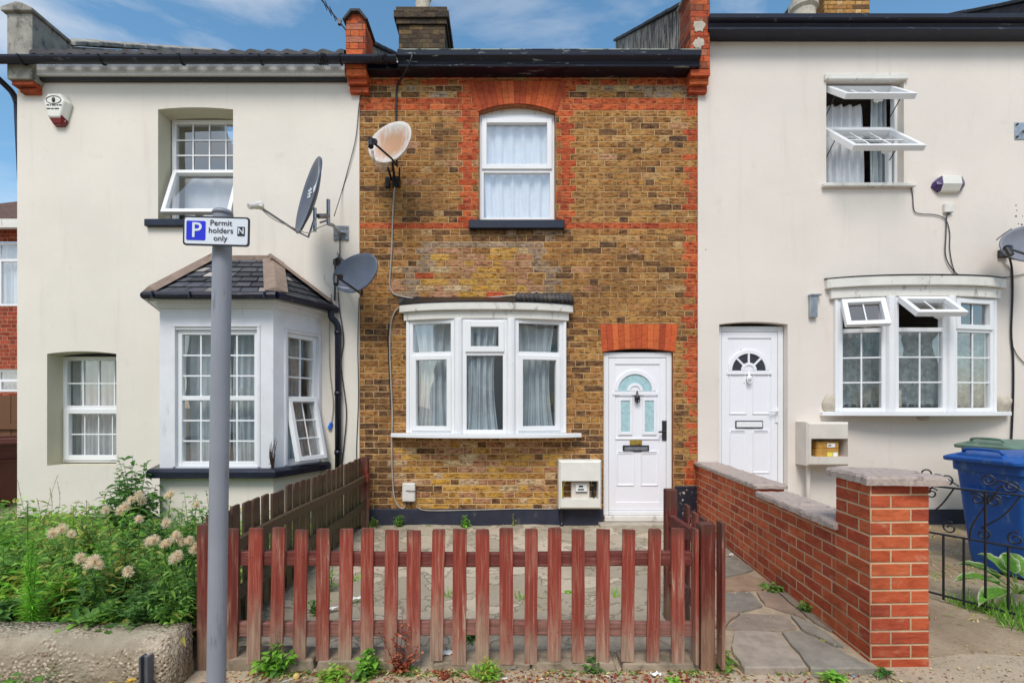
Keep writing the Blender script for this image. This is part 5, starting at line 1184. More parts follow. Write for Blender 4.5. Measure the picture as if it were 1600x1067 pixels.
for k in range(9):
    u = k / 8; x = -0.08 + 0.31 * u; zt = 0.155 + 0.04 * u + 0.15 * u ** 2.4; zb = 0.085 + 0.04 * u + 0.10 * u ** 2; pts.append((x, zt, zb))
for p, q in zip(pts, pts[1:]): mb.poly([(p[0], dz(p[0], p[2]), p[2]), (q[0], dz(q[0], q[2]), q[2]), (q[0], dz(q[0], q[1]), q[1]), (p[0], dz(p[0], p[1]), p[1])])
for (x0, x1, z0, z1) in ((-0.15, -0.075, 0.115, 0.13), (-0.15, -0.075, 0.085, 0.10), (-0.15, -0.09, 0.055, 0.07), (-0.118, -0.104, 0.05, 0.145)):
    x0, x1, z0, z1 = x0 * 1.35 - .02, x1 * 1.35 - .02, z0 * 1.2, z1 * 1.2
    mb.poly([(x0, dz(x0, z0), z0), (x1, dz(x1, z0), z0), (x1, dz(x1, z1), z1), (x0, dz(x0, z1), z1)])
mb.build('logo', M['sign_white'], tA)
def bracketA(mb):
    c = P(489, 308, 5.45); k = P(508, 338, 5.62); b = P(533, 364, 5.97)
    mb.tube([P(513, 352, 5.62), P(513, 312, 5.62)], 0.021, 12); mb.tube([P(513, 350, 5.62), P(520, 352, 5.75), P(532, 364, 5.97)], 0.02, 10)
    mb.tube([P(497, 338, 5.50), P(513, 338, 5.62)], 0.03, 6); mb.tube([P(500, 348, 5.5), P(513, 344, 5.62)], 0.012, 6); mb.tube([P(492, 325, 5.46), P(492, 362, 5.46)], 0.02, 6)
    x, z = b.x, b.z; mb.box(x - 0.095, x + 0.09, -0.022, -0.0125, z - 0.09, z + 0.09); mb.lathe([(0.05, -0.01), (0.05, 0.01)], 12, (x + .01, -0.035, z))
    for sx in (-.07, .065):
        for sz in (-.07, .07): mb.lathe([(0.012, -.01), (0.012, .01)], 6, (x + sx, -0.028, z + sz))
add_part(tA, 'wall_bracket', M['chrome'], bracketA, bevel=0.003)
def wiresA(mb):
    w = mA @ aA + tA.location; e = P(482, 364, 5.2); mb.tube(spline([w, w.lerp(e, .3) + Vector((0, 0, -.05)), w.lerp(e, .7) + Vector((0, 0, -.03)), e, P(500, 355, 5.4), P(520, 350, 5.7), P(531, 366, 5.95)]), 0.005, 6)
add_part(tA, 'lead', M['cable_grey'], wiresA)
tD, mD, aD = dish(tuple(P(1603, 384, 5.66)), -18, 14, 0.50, 0.44, 0.05, mat('mid_grey_dish', S(118, 120, 130), 0.5, 0.1, 6), 'mid grey dish above the black pipe, cut by the picture edge', P(1574, 388, 5.3), roll=-14)
def bracketD(mb):
    mb.tube([P(1600, 390, 5.72), P(1585, 405, 5.9), P(1564, 398, 5.97)], 0.014, 8); x, z = WX(1563), WZ(398); mb.box(x - 0.05, x + 0.06, -0.05, -0.012, z - 0.045, z + 0.045)
    mb.tube([P(1557, 375, 5.6), P(1568, 366, 5.7), P(1580, 358, 5.8), P(1582, 364, 5.9)], 0.007, 6)
add_part(tD, 'wall_bracket', M['iron'], bracketD, bevel=0.003)
wb_ = thing('wall_bracket', 'empty galvanised bracket plate bolted high on the white wall', 'bracket', (WX(1592), -0.02, WZ(206)))
mb = MB(); x, z = WX(1594), WZ(206); mb.box(x - 0.085, x + 0.09, -0.02, -0.0125, z - 0.105, z + 0.10); mb.build('plate', M['chrome'], wb_, bevel=0.003)
mb = MB(); mb.tube([(x + .03, -0.02, z), (x + 0.05, -0.10, z + 0.01), (x + 0.16, -0.28, z + 0.03)], 0.022, 10); mb.build('arm', M['chrome'], wb_)
for sx in (-.06, .06):
    for sz in (-.075, .075):
        mb = MB(XF(x + sx, -0.02, z + sz) @ Matrix.Rotation(R(90), 4, 'X')); mb.lathe([(0.013, 0), (0.013, 0.014), (0.004, 0.016)], 6); mb.build('bolt', M['iron'], wb_)

# ============================================================ ALARM BOXES, METER BOXES, SMALL FITTINGS
AL = thing('alarm_box', 'white six sided alarm box with an eye emblem and dark red base', 'alarm box', (WX(97), -0.06, WZ(174)))
x, z = WX(97), WZ(174)
hexa = lambda w, h, yy, cx, cz: [(cx - w * .5, yy, cz + h * .18), (cx - w * 0.30, yy, cz + h * .5), (cx + w * 0.30, yy, cz + h * .5), (cx + w * .5, yy, cz + h * .18), (cx + w * .27, yy, cz - h * .5), (cx - w * .27, yy, cz - h * .5)]
mb = MB(); mb.loft([hexa(0.30, 0.325, -0.013, x, z - .0), hexa(0.29, 0.315, -0.05, x, z), hexa(0.235, 0.27, -0.10, x - 0.01, z + 0.015)]); ab = mb.build('casing', M['cream_plastic'], AL, bevel=0.01, seg=2)
mb = MB(); mb.loft([[(x - 0.10, -0.014, z - 0.14), (x + 0.10, -0.014, z - 0.14), (x + 0.085, -0.095, z - 0.10), (x - 0.09, -0.095, z - 0.10)], [(x - 0.055, -0.014, z - 0.205), (x + 0.055, -0.014, z - 0.205), (x + 0.05, -0.07, z - 0.19), (x - 0.05, -0.07, z - 0.19)]]); mb.build('lens', M['red_lens'], AL, bevel=0.008, seg=2)
mb = MB(); ex, ez = x - 0.012, z + 0.075
for s in (1, -1):
    pr = [(ex + 0.088 * math.cos(PI * k / 12), -0.102, ez + s * 0.046 * math.sin(PI * k / 12) ** 1.1) for k in range(13)]; mb.tube(pr, 0.0035, 5)
mb.lathe([(0.013, -0.026), (0.02, -0.01), (0.018, 0.01), (0.011, 0.028)], 8, (ex, -0.098, ez))
for zz, ww in ((0.012, (0.03, 0.012, 0.045, 0.02, 0.03)), (-0.03, (0.045, 0.03, 0.05))):
    xx = ex - 0.082
    for w_ in ww: mb.box(xx, xx + w_, -0.103, -0.10, z + zz - 0.006, z + zz + 0.007); xx += w_ + 0.01
mb.build('emblem', M['sign_black'], AL)
A2 = thing('alarm_box', 'cream bar shaped alarm box with dark purple ends under the open casements', 'alarm box', (WX(1479), -0.06, WZ(290)))
x, z = WX(1479), WZ(290)
mb = MB(); mb.loft([[(x - 0.12, -0.0125, z - 0.10), (x - 0.12, -0.0125, z + 0.085), (x - 0.12, -0.085, z + 0.085), (x - 0.12, -0.10, z - 0.02), (x - .12, -0.06, z - 0.095)], [(x + 0.105, -0.0125, z - 0.10), (x + 0.105, -0.0125, z + 0.085), (x + 0.105, -0.085, z + 0.085), (x + 0.105, -0.10, z - 0.02), (x + .105, -0.06, z - 0.095)]]); mb.build('casing', M['cream_plastic'], A2, bevel=0.008, seg=2)
for s in (-1, 1):
    e = x + (0.105 if s > 0 else -0.12); mb = MB(); mb.loft([[(e, -0.0125, z - 0.10), (e, -0.0125, z + 0.085), (e, -0.084, z + 0.085), (e, -0.099, z - 0.02), (e, -0.06, z - 0.095)], [(e + s * 0.09, -0.0125, z - 0.03), (e + s * 0.07, -0.0125, z + 0.02), (e + s * 0.055, -0.06, z + 0.03), (e + s * 0.055, -0.07, z - 0.02), (e + s * 0.06, -0.05, z - 0.04)]]); mb.build('lens', M['purple_lens'], A2, bevel=0.006)
def meter_box(x0, x1, z0, z1, dep, ox0, ox1, oz0, oz1, m, label, chamf=0.05, y0=0.0):
    t = thing('meter_box', label, 'meter box', ((x0 + x1) / 2, y0, z0)); mb = MB(); yb = y0 - 0.002; yf = y0 - dep
    o = [(x0, z0), (x1, z0), (x1, z1), (x0, z1)]
    def ring(yy, e): return [(x0 + e, yy, z0 + e), (x1 - e, yy, z0 + e), (x1 - e, yy, z1 - e), (x0 + e, yy, z1 - e)]
    mb.loft([ring(yb, 0), ring(yf + 0.03, 0), ring(yf, 0.022)], 0, False)
    e = 0.022
    wall_sheet(mb, x0 + e, x1 - e, z0 + e, z1 - e, [(ox0, ox1, oz0, oz1, 0, dep - 0.012)], y=yf)
    mb.poly([(x0 + .01, yb, z0 + .01), (x1 - .01, yb, z0 + .01), (x1 - .01, yb, z1 - .01), (x0 + .01, yb, z1 - .01)])
    mb.build('casing', m, t); return t, yf
MB1, yf = meter_box(WX(871), WX(936), WZ(791), WZ(717), 0.17, WX(875.5), WX(931), WZ(776), WZ(748), M['cream_plastic'], 'white meter box with its door missing, on the brick wall by the front door')
x0, x1 = WX(891), WX(919)
mb = MB(); mb.box(x0, x1, yf + 0.07, -0.02, WZ(777), WZ(751)); mt_ = mb.build('meter', M['beige_plastic'], MB1, bevel=0.008)
mb = MB(); mb.box(x0 + 0.05, x1 - 0.03, yf + 0.055, yf + 0.069, WZ(766), WZ(753.5)); mb.build('meter_face', M['paper'], mt_, bevel=0.004)
mb = MB(); mb.box(x0 + 0.085, x0 + 0.135, yf + 0.052, yf + 0.056, WZ(758.5), WZ(756)); mb.box(x0 + 0.075, x0 + 0.145, yf + 0.052, yf + 0.056, WZ(763), WZ(761)); mb.box(x0 + .048, x1 - .028, yf + .052, yf + .0545, WZ(766.5), WZ(765.3)); mb.build('display', M['sign_black'], mt_)
mb = MB(); mb.tube(spline([(WX(878), yf + 0.09, WZ(775)), (WX(878), yf + .08, WZ(760)), (WX(882), yf + .09, WZ(750))]), 0.008, 6); mb.build('earth_wire', mat('yellow_wire', S(196, 180, 40), 0.5), MB1)
mb = MB(); mb.tube(spline([(WX(926), yf + 0.09, WZ(775)), (WX(924), yf + .08, WZ(765)), (WX(928), yf + .09, WZ(757)), (WX(925), yf + .09, WZ(749))]), 0.013, 6); mb.build('supply_wire', M['black'], MB1)
mb = MB(); mb.tube([(WX(876.5), -0.06, WZ(791)), (WX(876.5), -0.06, -0.01)], 0.024, 10); mb.build('supply_pipe', M['peel'], MB1)
MB2, yf = meter_box(3.515, 4.0, 0.735, 1.24, 0.24, 3.556, 3.978, 0.838, 1.05, M['beige_plastic'], 'beige meter box with an open window, on the white wall above the pillar', y0=-0.012)
wx_, wz_ = WX, WZ; WX = lambda px: (px - VX) / 133.4; WZ = lambda py: CAM_H + (VY - py) / 133.4
mb = MB(); xA, xB2 = WX(1272), WX(1308)
mb.loft([rrect(xB2 - xA, 0.12, 0.03, WZ(715), 4, (xA + xB2) / 2, yf + 0.11), rrect(xB2 - xA, 0.12, 0.03, WZ(700.5), 4, (xA + xB2) / 2, yf + 0.11), rrect(xB2 - xA - .02, 0.11, 0.03, WZ(700), 4, (xA + xB2) / 2, yf + 0.11), rrect(xB2 - xA, 0.12, 0.03, WZ(699), 4, (xA + xB2) / 2, yf + 0.11), rrect(xB2 - xA, 0.12, 0.03, WZ(690), 4, (xA + xB2) / 2, yf + 0.11), rrect(xB2 - xA - .06, 0.07, 0.03, WZ(688.5), 4, (xA + xB2) / 2, yf + 0.11)])
mt_ = mb.build('meter', M['meter_tan'], MB2, smooth=False)
mb = MB(); mb.box(WX(1288), WX(1300), yf + 0.044, yf + 0.051, WZ(698), WZ(692)); mb.build('meter_label', M['paper'], mt_); mb = MB(); mb.box(WX(1289.5), WX(1294), yf + 0.0425, yf + 0.045, WZ(696), WZ(694.3)); mb.build('print', M['sign_black'], mt_)
mb = MB(); mb.box(WX(1288), WX(1296), yf + 0.044, yf + 0.051, WZ(712), WZ(706)); mb.build('meter_label', mat('yellow_label', S(226, 216, 90), 0.5), mt_); mb = MB(); mb.box(WX(1297), WX(1304), yf + 0.044, yf + 0.051, WZ(712), WZ(706)); mb.build('meter_label', M['paper'], mt_)
WX, WZ = wx_, wz_
mb = MB(); mb.tube([(WX(1254), -0.11, WZ(724)), (WX(1254), -0.11, 0.0)], 0.022, 12); mb.build('supply_pipe', M['beige_plastic'], MB2)
JB = thing('junction_box', 'white cable junction box low on the brick wall', 'junction box', (WX(640), -0.03, WZ(782)))
mb = MB(); mb.box(WX(630), WX(650), -0.075, -0.006, WZ(782), WZ(753.5)); mb.build('casing', M['cable_white'], JB, bevel=0.014, seg=3)
mb = MB(); mb.tube([(WX(643), -0.04, WZ(782)), (WX(643), -0.04, WZ(788))], 0.014, 8); mb.tube([(WX(636), -0.04, WZ(782)), (WX(636), -0.04, WZ(786))], 0.01, 8); mb.build('gland', M['iron'], JB)
J2 = thing('junction_box', 'tiny white junction box under the bar shaped alarm', 'junction box', (WX(1478), -0.03, WZ(334)))
mb = MB(); mb.box(WX(1471), WX(1485), -0.05, -0.0125, WZ(334), WZ(320)); mb.build('casing', M['cable_white'], J2, bevel=0.006)
mb = MB(); mb.tube([(WX(1479), -0.03, WZ(334)), (WX(1479), -0.03, WZ(337))], 0.012, 8); mb.build('gland', M['iron'], J2)
AE = thing('aerial', 'thin aerial mast leaning over the gutter beside the brick pier', 'aerial', (-1.85, 0.3, 6.0))
a0, a1 = P(541, 48, 6.2), P(494, -10, 6.2); mb = MB(); mb.tube([a0, a1], 0.010, 6); mb.build('mast', M['iron'], AE)
mb = MB(); q = a0.lerp(a1, 0.22); mb.box(q.x - .02, q.x + .02, q.y - .02, q.y + .02, q.z - .03, q.z + .03); mb.build('clamp', M['iron'], AE)
for f in (0.45, 0.6, 0.75):
    mb = MB(); q = a0.lerp(a1, f); mb.tube([q + Vector((0, -.12, 0)), q + Vector((0, .12, 0))], 0.005, 5); mb.build('element', M['iron'], AE)

# ============================================================ CABLES
def cable(pts, r, m, label, y=-0.02, name='cable'):
    q = [((x - VX) * (6 + (p_[0] if p_ else y)) / FOC, (p_[0] if p_ else y), CAM_H + (VY - yy) * (6 + (p_[0] if p_ else y)) / FOC) for x, yy, *p_ in pts]
    mb = MB(); mb.tube(spline(q, 6), r, 6); return tag(mb.build(name, m, None, smooth=True), label, 'cable')
cable([(617, 288), (614, 330), (612, 390), (609, 440), (612, 455), (622, 462), (660, 467), (745, 466), (800, 462), (826, 460), (840, 455)], 0.009, M['cable_grey'], 'grey cable dropping from the rusty dish and running along the bow window head')
cable([(800, 462), (812, 468), (826, 474, -0.2)], 0.006, M['cable_white'], 'loose white cable end over the tiled part of the bow window roof')
cable([(680, 467), (650, 470), (624, 480), (612, 500), (609, 540), (611, 600), (613, 650), (612, 690), (613, 740), (616, 776), (624, 792), (632, 793), (633, 784)], 0.010, M['cable_grey'], 'pale conduit running down the brick wall beside the bow window to the junction box')
cable([(608, 505), (606, 530), (609, 600), (611, 640)], 0.006, M['black'], 'thin black cable beside the pale conduit left of the bow window')
cable([(645, 82, -0.26), (640, 100, -0.25), (628, 122, -0.1), (621, 134), (619, 165), (619, 200)], 0.012, M['black'], 'thick black cable from the worn gutter down to the rusty dish')
cable([(567, 140, -0.1), (561, 165), (556, 215), (545, 260), (534, 300), (522, 338, -0.2)], 0.005, M['iron'], 'thin grey cable slanting down from the brick pier to the large dish', -0.03)
cable([(531, 372), (531, 400), (528, 440), (530, 480), (537, 530), (533, 570), (541, 640), (538, 690), (533, 735)], 0.006, M['black'], 'black cable wavering down behind the bay drainpipe', -0.03)
cb = thing('cable', 'pale cable with a blue end cap hanging beside the bay drainpipe', 'cable', (WX(517), -0.03, WZ(560)))
mb = MB(); mb.tube(spline([(WX(x), -0.03, WZ(y)) for x, y in ((519, 460), (516, 520), (517, 580), (522, 630), (519, 660))]), 0.006, 6); mb.build('lead', M['cable_grey'], cb)
mb = MB(); mb.tube([(WX(519), -0.03, WZ(660)), (WX(516), -0.03, WZ(669))], [0.018, 0.026], 8); mb.build('end_cap', M['sky_blue'], cb)
cable([(561, 465), (559, 540), (560, 620), (557, 700), (558, 735)], 0.005, M['iron'], 'thin cable running straight down the seam of render and brick', -0.025)
cable([(1422, 288), (1426, 305), (1428, 328), (1436, 334), (1462, 336), (1478, 344), (1484, 365), (1484, 390), (1490, 420), (1500, 430), (1530, 432), (1575, 433), (1610, 426)], 0.005, M['iron'], 'thin dark cable looping from the casement sill to the bow window head', -0.025)
cable([(1479, 336), (1478, 370), (1477, 395), (1482, 412), (1494, 427), (1505, 432)], 0.006, M['iron'], 'cable hanging straight under the tiny junction box', -0.03)
cable([(1576, 398, -0.08), (1581, 420), (1582, 460), (1580, 520), (1583, 560), (1583, 620), (1580, 692)], 0.011, M['black'], 'thick black cable running down beside the barred bow window', -0.03)
cable([(1582, 540), (1590, 556), (1605, 572)], 0.005, M['iron'], 'short dark cable curling off the thick black cable', -0.025)
cable([(650, 790), (664, 797), (720, 797), (800, 795), (866, 795)], 0.006, M['cable_grey'], 'pale cable lying along the top of the dark brick plinth', -0.034)
cable([(622, 768), (636, 766.5, -0.08), (650, 767, -0.08), (690, 768)], 0.004, M['black'], 'thin black strap cable across the white junction box', -0.012)
cable([(545, 412, -0.03), (533, 405, -0.03), (527, 395, -0.03)], 0.006, M['iron'], 'short cable looped above the dark grey dish')

# ============================================================ BINS AND GATE
def wheelie(loc, rz, m, lid_m, label, group, sc=1.0):
    t = thing('wheelie_bin', label, 'bin', loc, rz, group, True)
    mb = MB(); H = 0.96 * sc
    mb.loft([rrect(0.44, 0.48, 0.05, 0.03, 4, 0, 0.02), rrect(0.46, 0.52, 0.05, 0.15, 4, 0, 0.02), rrect(0.53, 0.64, 0.05, H - 0.09, 4, 0, 0), rrect(0.53, 0.64, 0.05, H - 0.085, 4), rrect(0.565, 0.69, 0.05, H - 0.08, 4), rrect(0.57, 0.70, 0.05, H, 4)])
    mb.box(-0.18, 0.18, -0.352, -0.315, 0.70 * sc, 0.73 * sc)
    mb.build('body', m, t, bevel=0.006)
    mb = MB()
    mb.loft([rrect(0.60, 0.80, 0.06, H + 0.002, 5, 0, -0.03), rrect(0.605, 0.81, 0.06, H + 0.035, 5, 0, -0.03), rrect(0.57, 0.77, 0.08, H + 0.05, 5, 0, -0.03), rrect(0.46, 0.60, 0.10, H + 0.085, 5, 0, 0.0), rrect(0.25, 0.36, 0.10, H + 0.095, 5, 0, 0.02)])
    mb.loft([[(-0.2, -0.405, H + 0.04), (0.2, -0.405, H + 0.04), (0.2, -0.30, H + 0.055), (-0.2, -0.30, H + 0.055)], [(-0.17, -0.40, H + 0.075), (0.17, -0.40, H + 0.075), (0.16, -0.22, H + 0.088), (-0.16, -0.22, H + 0.088)]])
    ld = mb.build('lid', lid_m, t, bevel=0.008, seg=2)
    mb = MB(); mb.tube(spline([(-0.15, -0.36, H + .07), (-0.12, -0.37, H + 0.11), (0.12, -0.37, H + 0.11), (0.15, -0.36, H + .07)]), 0.013, 8); mb.build('lid_grip', lid_m, ld)
    mb = MB(); mb.tube([(-0.25, 0.43, H - .01), (0.25, 0.43, H - .01)], 0.018, 10)
    for x in (-.22, .22): mb.box(x - .02, x + .02, 0.33, 0.44, H - 0.04, H - 0.005)
    mb.build('handle', m, t)
    for x in (-0.24, 0.24):
        mb = MB(Matrix.Translation((x, 0.28, 0.10)) @ Matrix.Rotation(R(90), 4, 'Y')); mb.lathe([(0.03, -0.03), (0.10, -0.03), (0.10, 0.03), (0.03, 0.03)], 20); mb.build('wheel', M['black'], t)
    return t
c = G(1600, 905, 0.0)
bl = wheelie((4.39, -1.76, 0.0), R(-82), M['bin_blue'], M['bin_blue'], 'blue wheelie bin standing behind the iron gate', 'wheelie bins', 0.985)
gr = wheelie((5.44, -0.70, 0.0), R(-80), M['bin_green'], M['bin_green'], 'faded green wheelie bin behind the blue one, against the wall', 'wheelie bins', 1.01)
bb = wheelie((-7.28, 1.1, 0.0), R(70), M['bin_brown'], M['bin_brown'], 'brown wheelie bin beside the far side of the cream house', 'wheelie bins', 0.92)
wheelie((-7.35, 0.35, 0.0), R(60), M['bin_bright'], M['bin_bright'], 'bright green bin in front of the brown one at the picture edge', 'wheelie bins', 0.84)
GT = thing('iron_gate', 'open black wrought iron gate with scrollwork next to the pillar', 'gate', (3.1, -2.4, 0))
ga, gb = Vector((3.03, -2.22)), Vector((3.50, -3.02)); gphi = math.atan2(gb.y - ga.y, gb.x - ga.x); gl = (gb - ga).length; gm = XF(ga.x, ga.y, 0, gphi)
for z in (0.07, 0.505, 0.845):
    mb = MB(gm); mb.tube([(0, 0, z), (gl, 0, z)], 0.008, 6); mb.build('rail', M['black'], GT)
for k in range(9):
    x = 0.02 + k * 0.112; mb = MB(gm); mb.tube([(x, 0, 0.04), (x, 0, 0.505 if k % 3 != 1 else 0.845)], 0.0075, 6); mb.build('bar', M['black'], GT)
def scroll(cx, cz, r, a0, turns, sgn, tail):
    pts = []; n = 30
    for k in range(n + 1):
        u = k / n; a = a0 + sgn * 2 * PI * turns * u; rr = r * (0.25 + 0.75 * u); pts.append(Vector((cx + rr * math.cos(a), 0, cz + rr * math.sin(a))))
    if tail: pts += spline([pts[-1]] + [Vector((x, 0, z)) for x, z in tail], 6)[1:]
    return pts
for base in (0.02, 0.356, 0.692):
    for (cx, cz, r, a0, tn, sg, tail) in ((0.07, 0.79, 0.042, 0, 1.4, 1, None), (0.155, 0.79, 0.042, PI, 1.4, -1, None), (0.24, 0.90, 0.045, 0, 1.5, -1, [(0.16, 0.84), (0.05, 0.62), (0.03, 0.51)]), (0.13, 0.93, 0.045, PI, 1.5, 1, [(0.22, 0.92), (0.31, 0.86)]), (0.10, 0.555, 0.04, 0, 1.3, 1, [(0.2, 0.70), (0.28, 0.84)]), (0.26, 0.56, 0.045, PI, 1.3, -1, None)):
        mb = MB(gm @ Matrix.Translation((base, 0.004, 0))); mb.tube(scroll(cx, cz, r, a0, tn, sg, tail), 0.0055, 6); mb.build('scroll', M['black'], GT)

# ============================================================ PLANTS
GREENS = [(123, 169, 75), (107, 154, 67), (140, 184, 84), (99, 141, 63), (154, 192, 92), (118, 160, 79)]
FRESH = [(147, 207, 75), (162, 220, 88), (129, 190, 67), (178, 224, 102)]
DEEP = [(92, 134, 69), (103, 147, 75), (81, 121, 63), (116, 156, 84)]
OLIVE = [(171, 177, 90), (195, 186, 100), (154, 160, 81)]
REDDEAD = [(142, 62, 48), (168, 92, 66), (118, 52, 42), (190, 122, 88)]
STRAW = [(196, 172, 122), (176, 150, 104), (206, 188, 140)]
def leaf(mb, p, d, L, W, col, droop=0.3, n=3, fold=0.25, edge=None, roll=0.0):
    d = d.normalized(); s = d.cross(Vector((0, 0, 1)))
    if s.length < 0.1: s = Vector((1, 0, 0))
    s.normalize(); u = s.cross(d).normalized()
    if roll: 
        q = Matrix.Rotation(roll, 3, d); s = q @ s; u = q @ u
    ce = []; le = []; ri = []
    for k in range(n + 1):
        t = k / n; c = p + d * L * t - Vector((0, 0, 1)) * droop * L * t * t; w = W * 0.5 * math.sin(PI * min(1, (0.06 + 0.94 * t) ** 0.75)) + 0.0004
        if k == n: w = 0.0004
        ce.append(mb.vt(c)); le.append(mb.vt(c + s * w + u * w * fold)); ri.append(mb.vt(c - s * w + u * w * fold))
    ec = edge or col
    for k in range(n):
        mb.face((ce[k], ce[k + 1], le[k + 1], le[k]), 0, [col, col, ec, ec]); mb.face((ce[k], ri[k], ri[k + 1], ce[k + 1]), 0, [col, ec, ec, col])
def rdir(el0, el1, az=None):
    a = rnd.uniform(0, 2 * PI) if az is None else az; e = R(rnd.uniform(el0, el1)); return Vector((math.cos(a) * math.cos(e), math.sin(a) * math.cos(e), math.sin(e)))
def stem_pts(p, tip, sag, n=6):
    p, tip = Vector(p), Vector(tip); o = Vector((rnd.uniform(-1, 1), rnd.uniform(-1, 1), 0)) * sag
    return [p.lerp(tip, k / n) + o * math.sin(PI * k / n) for k in range(n + 1)]
def along(pts, t):
    f = t * (len(pts) - 1); i = min(int(f), len(pts) - 2); return pts[i].lerp(pts[i + 1], f - i)
def leafy_stem(mb, p, tip, nl, L, W, pal, sag=0.03, r=0.003, e0=-5, e1=45, droop=0.35, t0=0.12, n=3, scol=None, taper=0.6):
    pts = stem_pts(p, tip, sag); mb.tube(pts, [r * (1 - 0.6 * k / 6) for k in range(7)], 5, 0, True, (*(scol or pick(pal, .1)), 1))
    a = rnd.uniform(0, 6.28)
    for k in range(nl):
        t = t0 + (1 - t0) * (k + 0.5) / nl; a += 2.4 + rnd.uniform(-.4, .4); sc = (1 - taper * t) * rnd.uniform(.75, 1.2)
        leaf(mb, along(pts, t), rdir(e0, e1, a), L * sc, W * sc, pick(pal, .15), droop * rnd.uniform(.5, 1.4), n, 0.25, None, rnd.uniform(-.5, .5))
    return pts
def plant(name, loc, label, cat, group, fn, m=None):
    mb = MB(); fn(mb); o = mb.build(name, m or M['leaf'], None); o.location = loc; return tag(o, label, cat, group)
def bush(h, sp, ns, nl, L, W, pal, **k):
    def fn(mb):
        for _ in range(ns):
            d = rdir(25, 88); leafy_stem(mb, (d.x * sp * .15, d.y * sp * .15, -0.02), (d.x * sp, d.y * sp, max(0.25, d.z) * h * rnd.uniform(.6, 1.05)), nl, L, W, pal, **k)
    return fn
def rosette(n, L, W, pal, e0=10, e1=70, droop=0.5):
    def fn(mb):
        for _ in range(n): leaf(mb, Vector((rnd.uniform(-.02, .02), rnd.uniform(-.02, .02), 0)), rdir(e0, e1), L * rnd.uniform(.6, 1.1), W * rnd.uniform(.7, 1.1), pick(pal, .15), droop, 4)
    return fn
def puff(mb, c, r, n=520):
    for _ in range(n):
        d = rdir(-70, 90); s = d.cross(rdir(-90, 90)).normalized() * rnd.uniform(.0006, .0012); q = c + d * r * rnd.uniform(.6, 1.15); b = c + d * r * 0.15
        col = pick([(252, 240, 222), (248, 230, 208), (254, 246, 232), (242, 218, 192)], .08); mb.poly([b - s * .4, b + s * .4, q + s, q - s], 0, (*col, 1))
    mb.lathe([(0.001, -r * .75), (r * .3, -r * .6), (r * .28, -r * .2), (0.001, r * 0.1)], 7, tuple(c), 0); 
    for i in range(len(mb.f) - 1, -1, -1):
        if mb.c[i] is None: mb.c[i] = (*S(150, 124, 88), 1)
        else: break
# --- thistles with fluffy seed heads; each plant stands in the bed and carries its own heads
TH = [(3.05, [(82, 833), (97, 826), (112, 834)], 'thistle with three pale fluffy heads in a row, nearest the far end of the bed'),
      (2.80, [(125, 872), (140, 880), (155, 883), (148, 876)], 'low thistle with a tight cluster of pale heads close above the concrete wall'),
      (3.75, [(165, 797), (187, 798), (196, 791)], 'tall thistle with small dull heads under the deep set window'),
      (3.9, [(205, 781), (222, 783), (217, 774)], 'tall thistle with beige heads in front of the dark bay sill end'),
      (3.35, [(217, 811)], 'single headed thistle standing in the middle of the weedy bed'),
      (3.4, [(260, 817)], 'single headed thistle leaning under the bay sill'),
      (2.95, [(233, 846), (241, 843), (257, 850), (263, 847)], 'thistle with paired heads between the bed centre and the sign pole'),
      (2.98, [(275, 838), (285, 847), (296, 844), (305, 857)], 'thistle with heads crowding beside the end post of the red fence'),
      (2.80, [(272, 873), (278, 868)], 'short thistle with one big double head near the red fence post'),
      (2.78, [(200, 893)], 'small thistle with one low head above the concrete wall'),
      (3.7, [(262, 775), (267, 771)], 'tall thistle with small brown heads against the cream bay base'),
      (3.6, [(307, 788)], 'thistle with one brown head half hidden by the sign pole')]
def clampx(x): return min(x, -1.74)
for k, (d, hs, lab) in enumerate(TH):
    q = [P(px, py, d + rnd.uniform(-.05, .05)) for px, py in hs]
    for v in q: v.x = min(v.x, -1.72)
    cx = sum(v.x for v in q) / len(q) + rnd.uniform(-.06, .02); cy = min(max(q[0].y + rnd.uniform(-.05, .1), -3.28), -0.3); base = Vector((clampx(cx), cy, bedz(cx, cy)))
    mb = MB()
    for v in q:
        big = (0.032 if d < 3.2 else 0.034) * rnd.uniform(.75, 1.15)
        if lab.startswith('tall') and k > 5: big = 0.028
        leafy_stem(mb, Vector((rnd.uniform(-.03, .03), rnd.uniform(-.03, .03), 0)), v - base - Vector((0, 0, big * .6)), 15, 0.15, 0.034, DEEP if k % 2 else GREENS, 0.04, 0.004, -10, 40, 0.5, 0.1, 4)
        puff(mb, v - base, big)
    o = mb.build('thistle', M['leaf'], None); o.location = base; tag(o, lab, 'thistle', 'thistles gone to seed in the weedy bed')
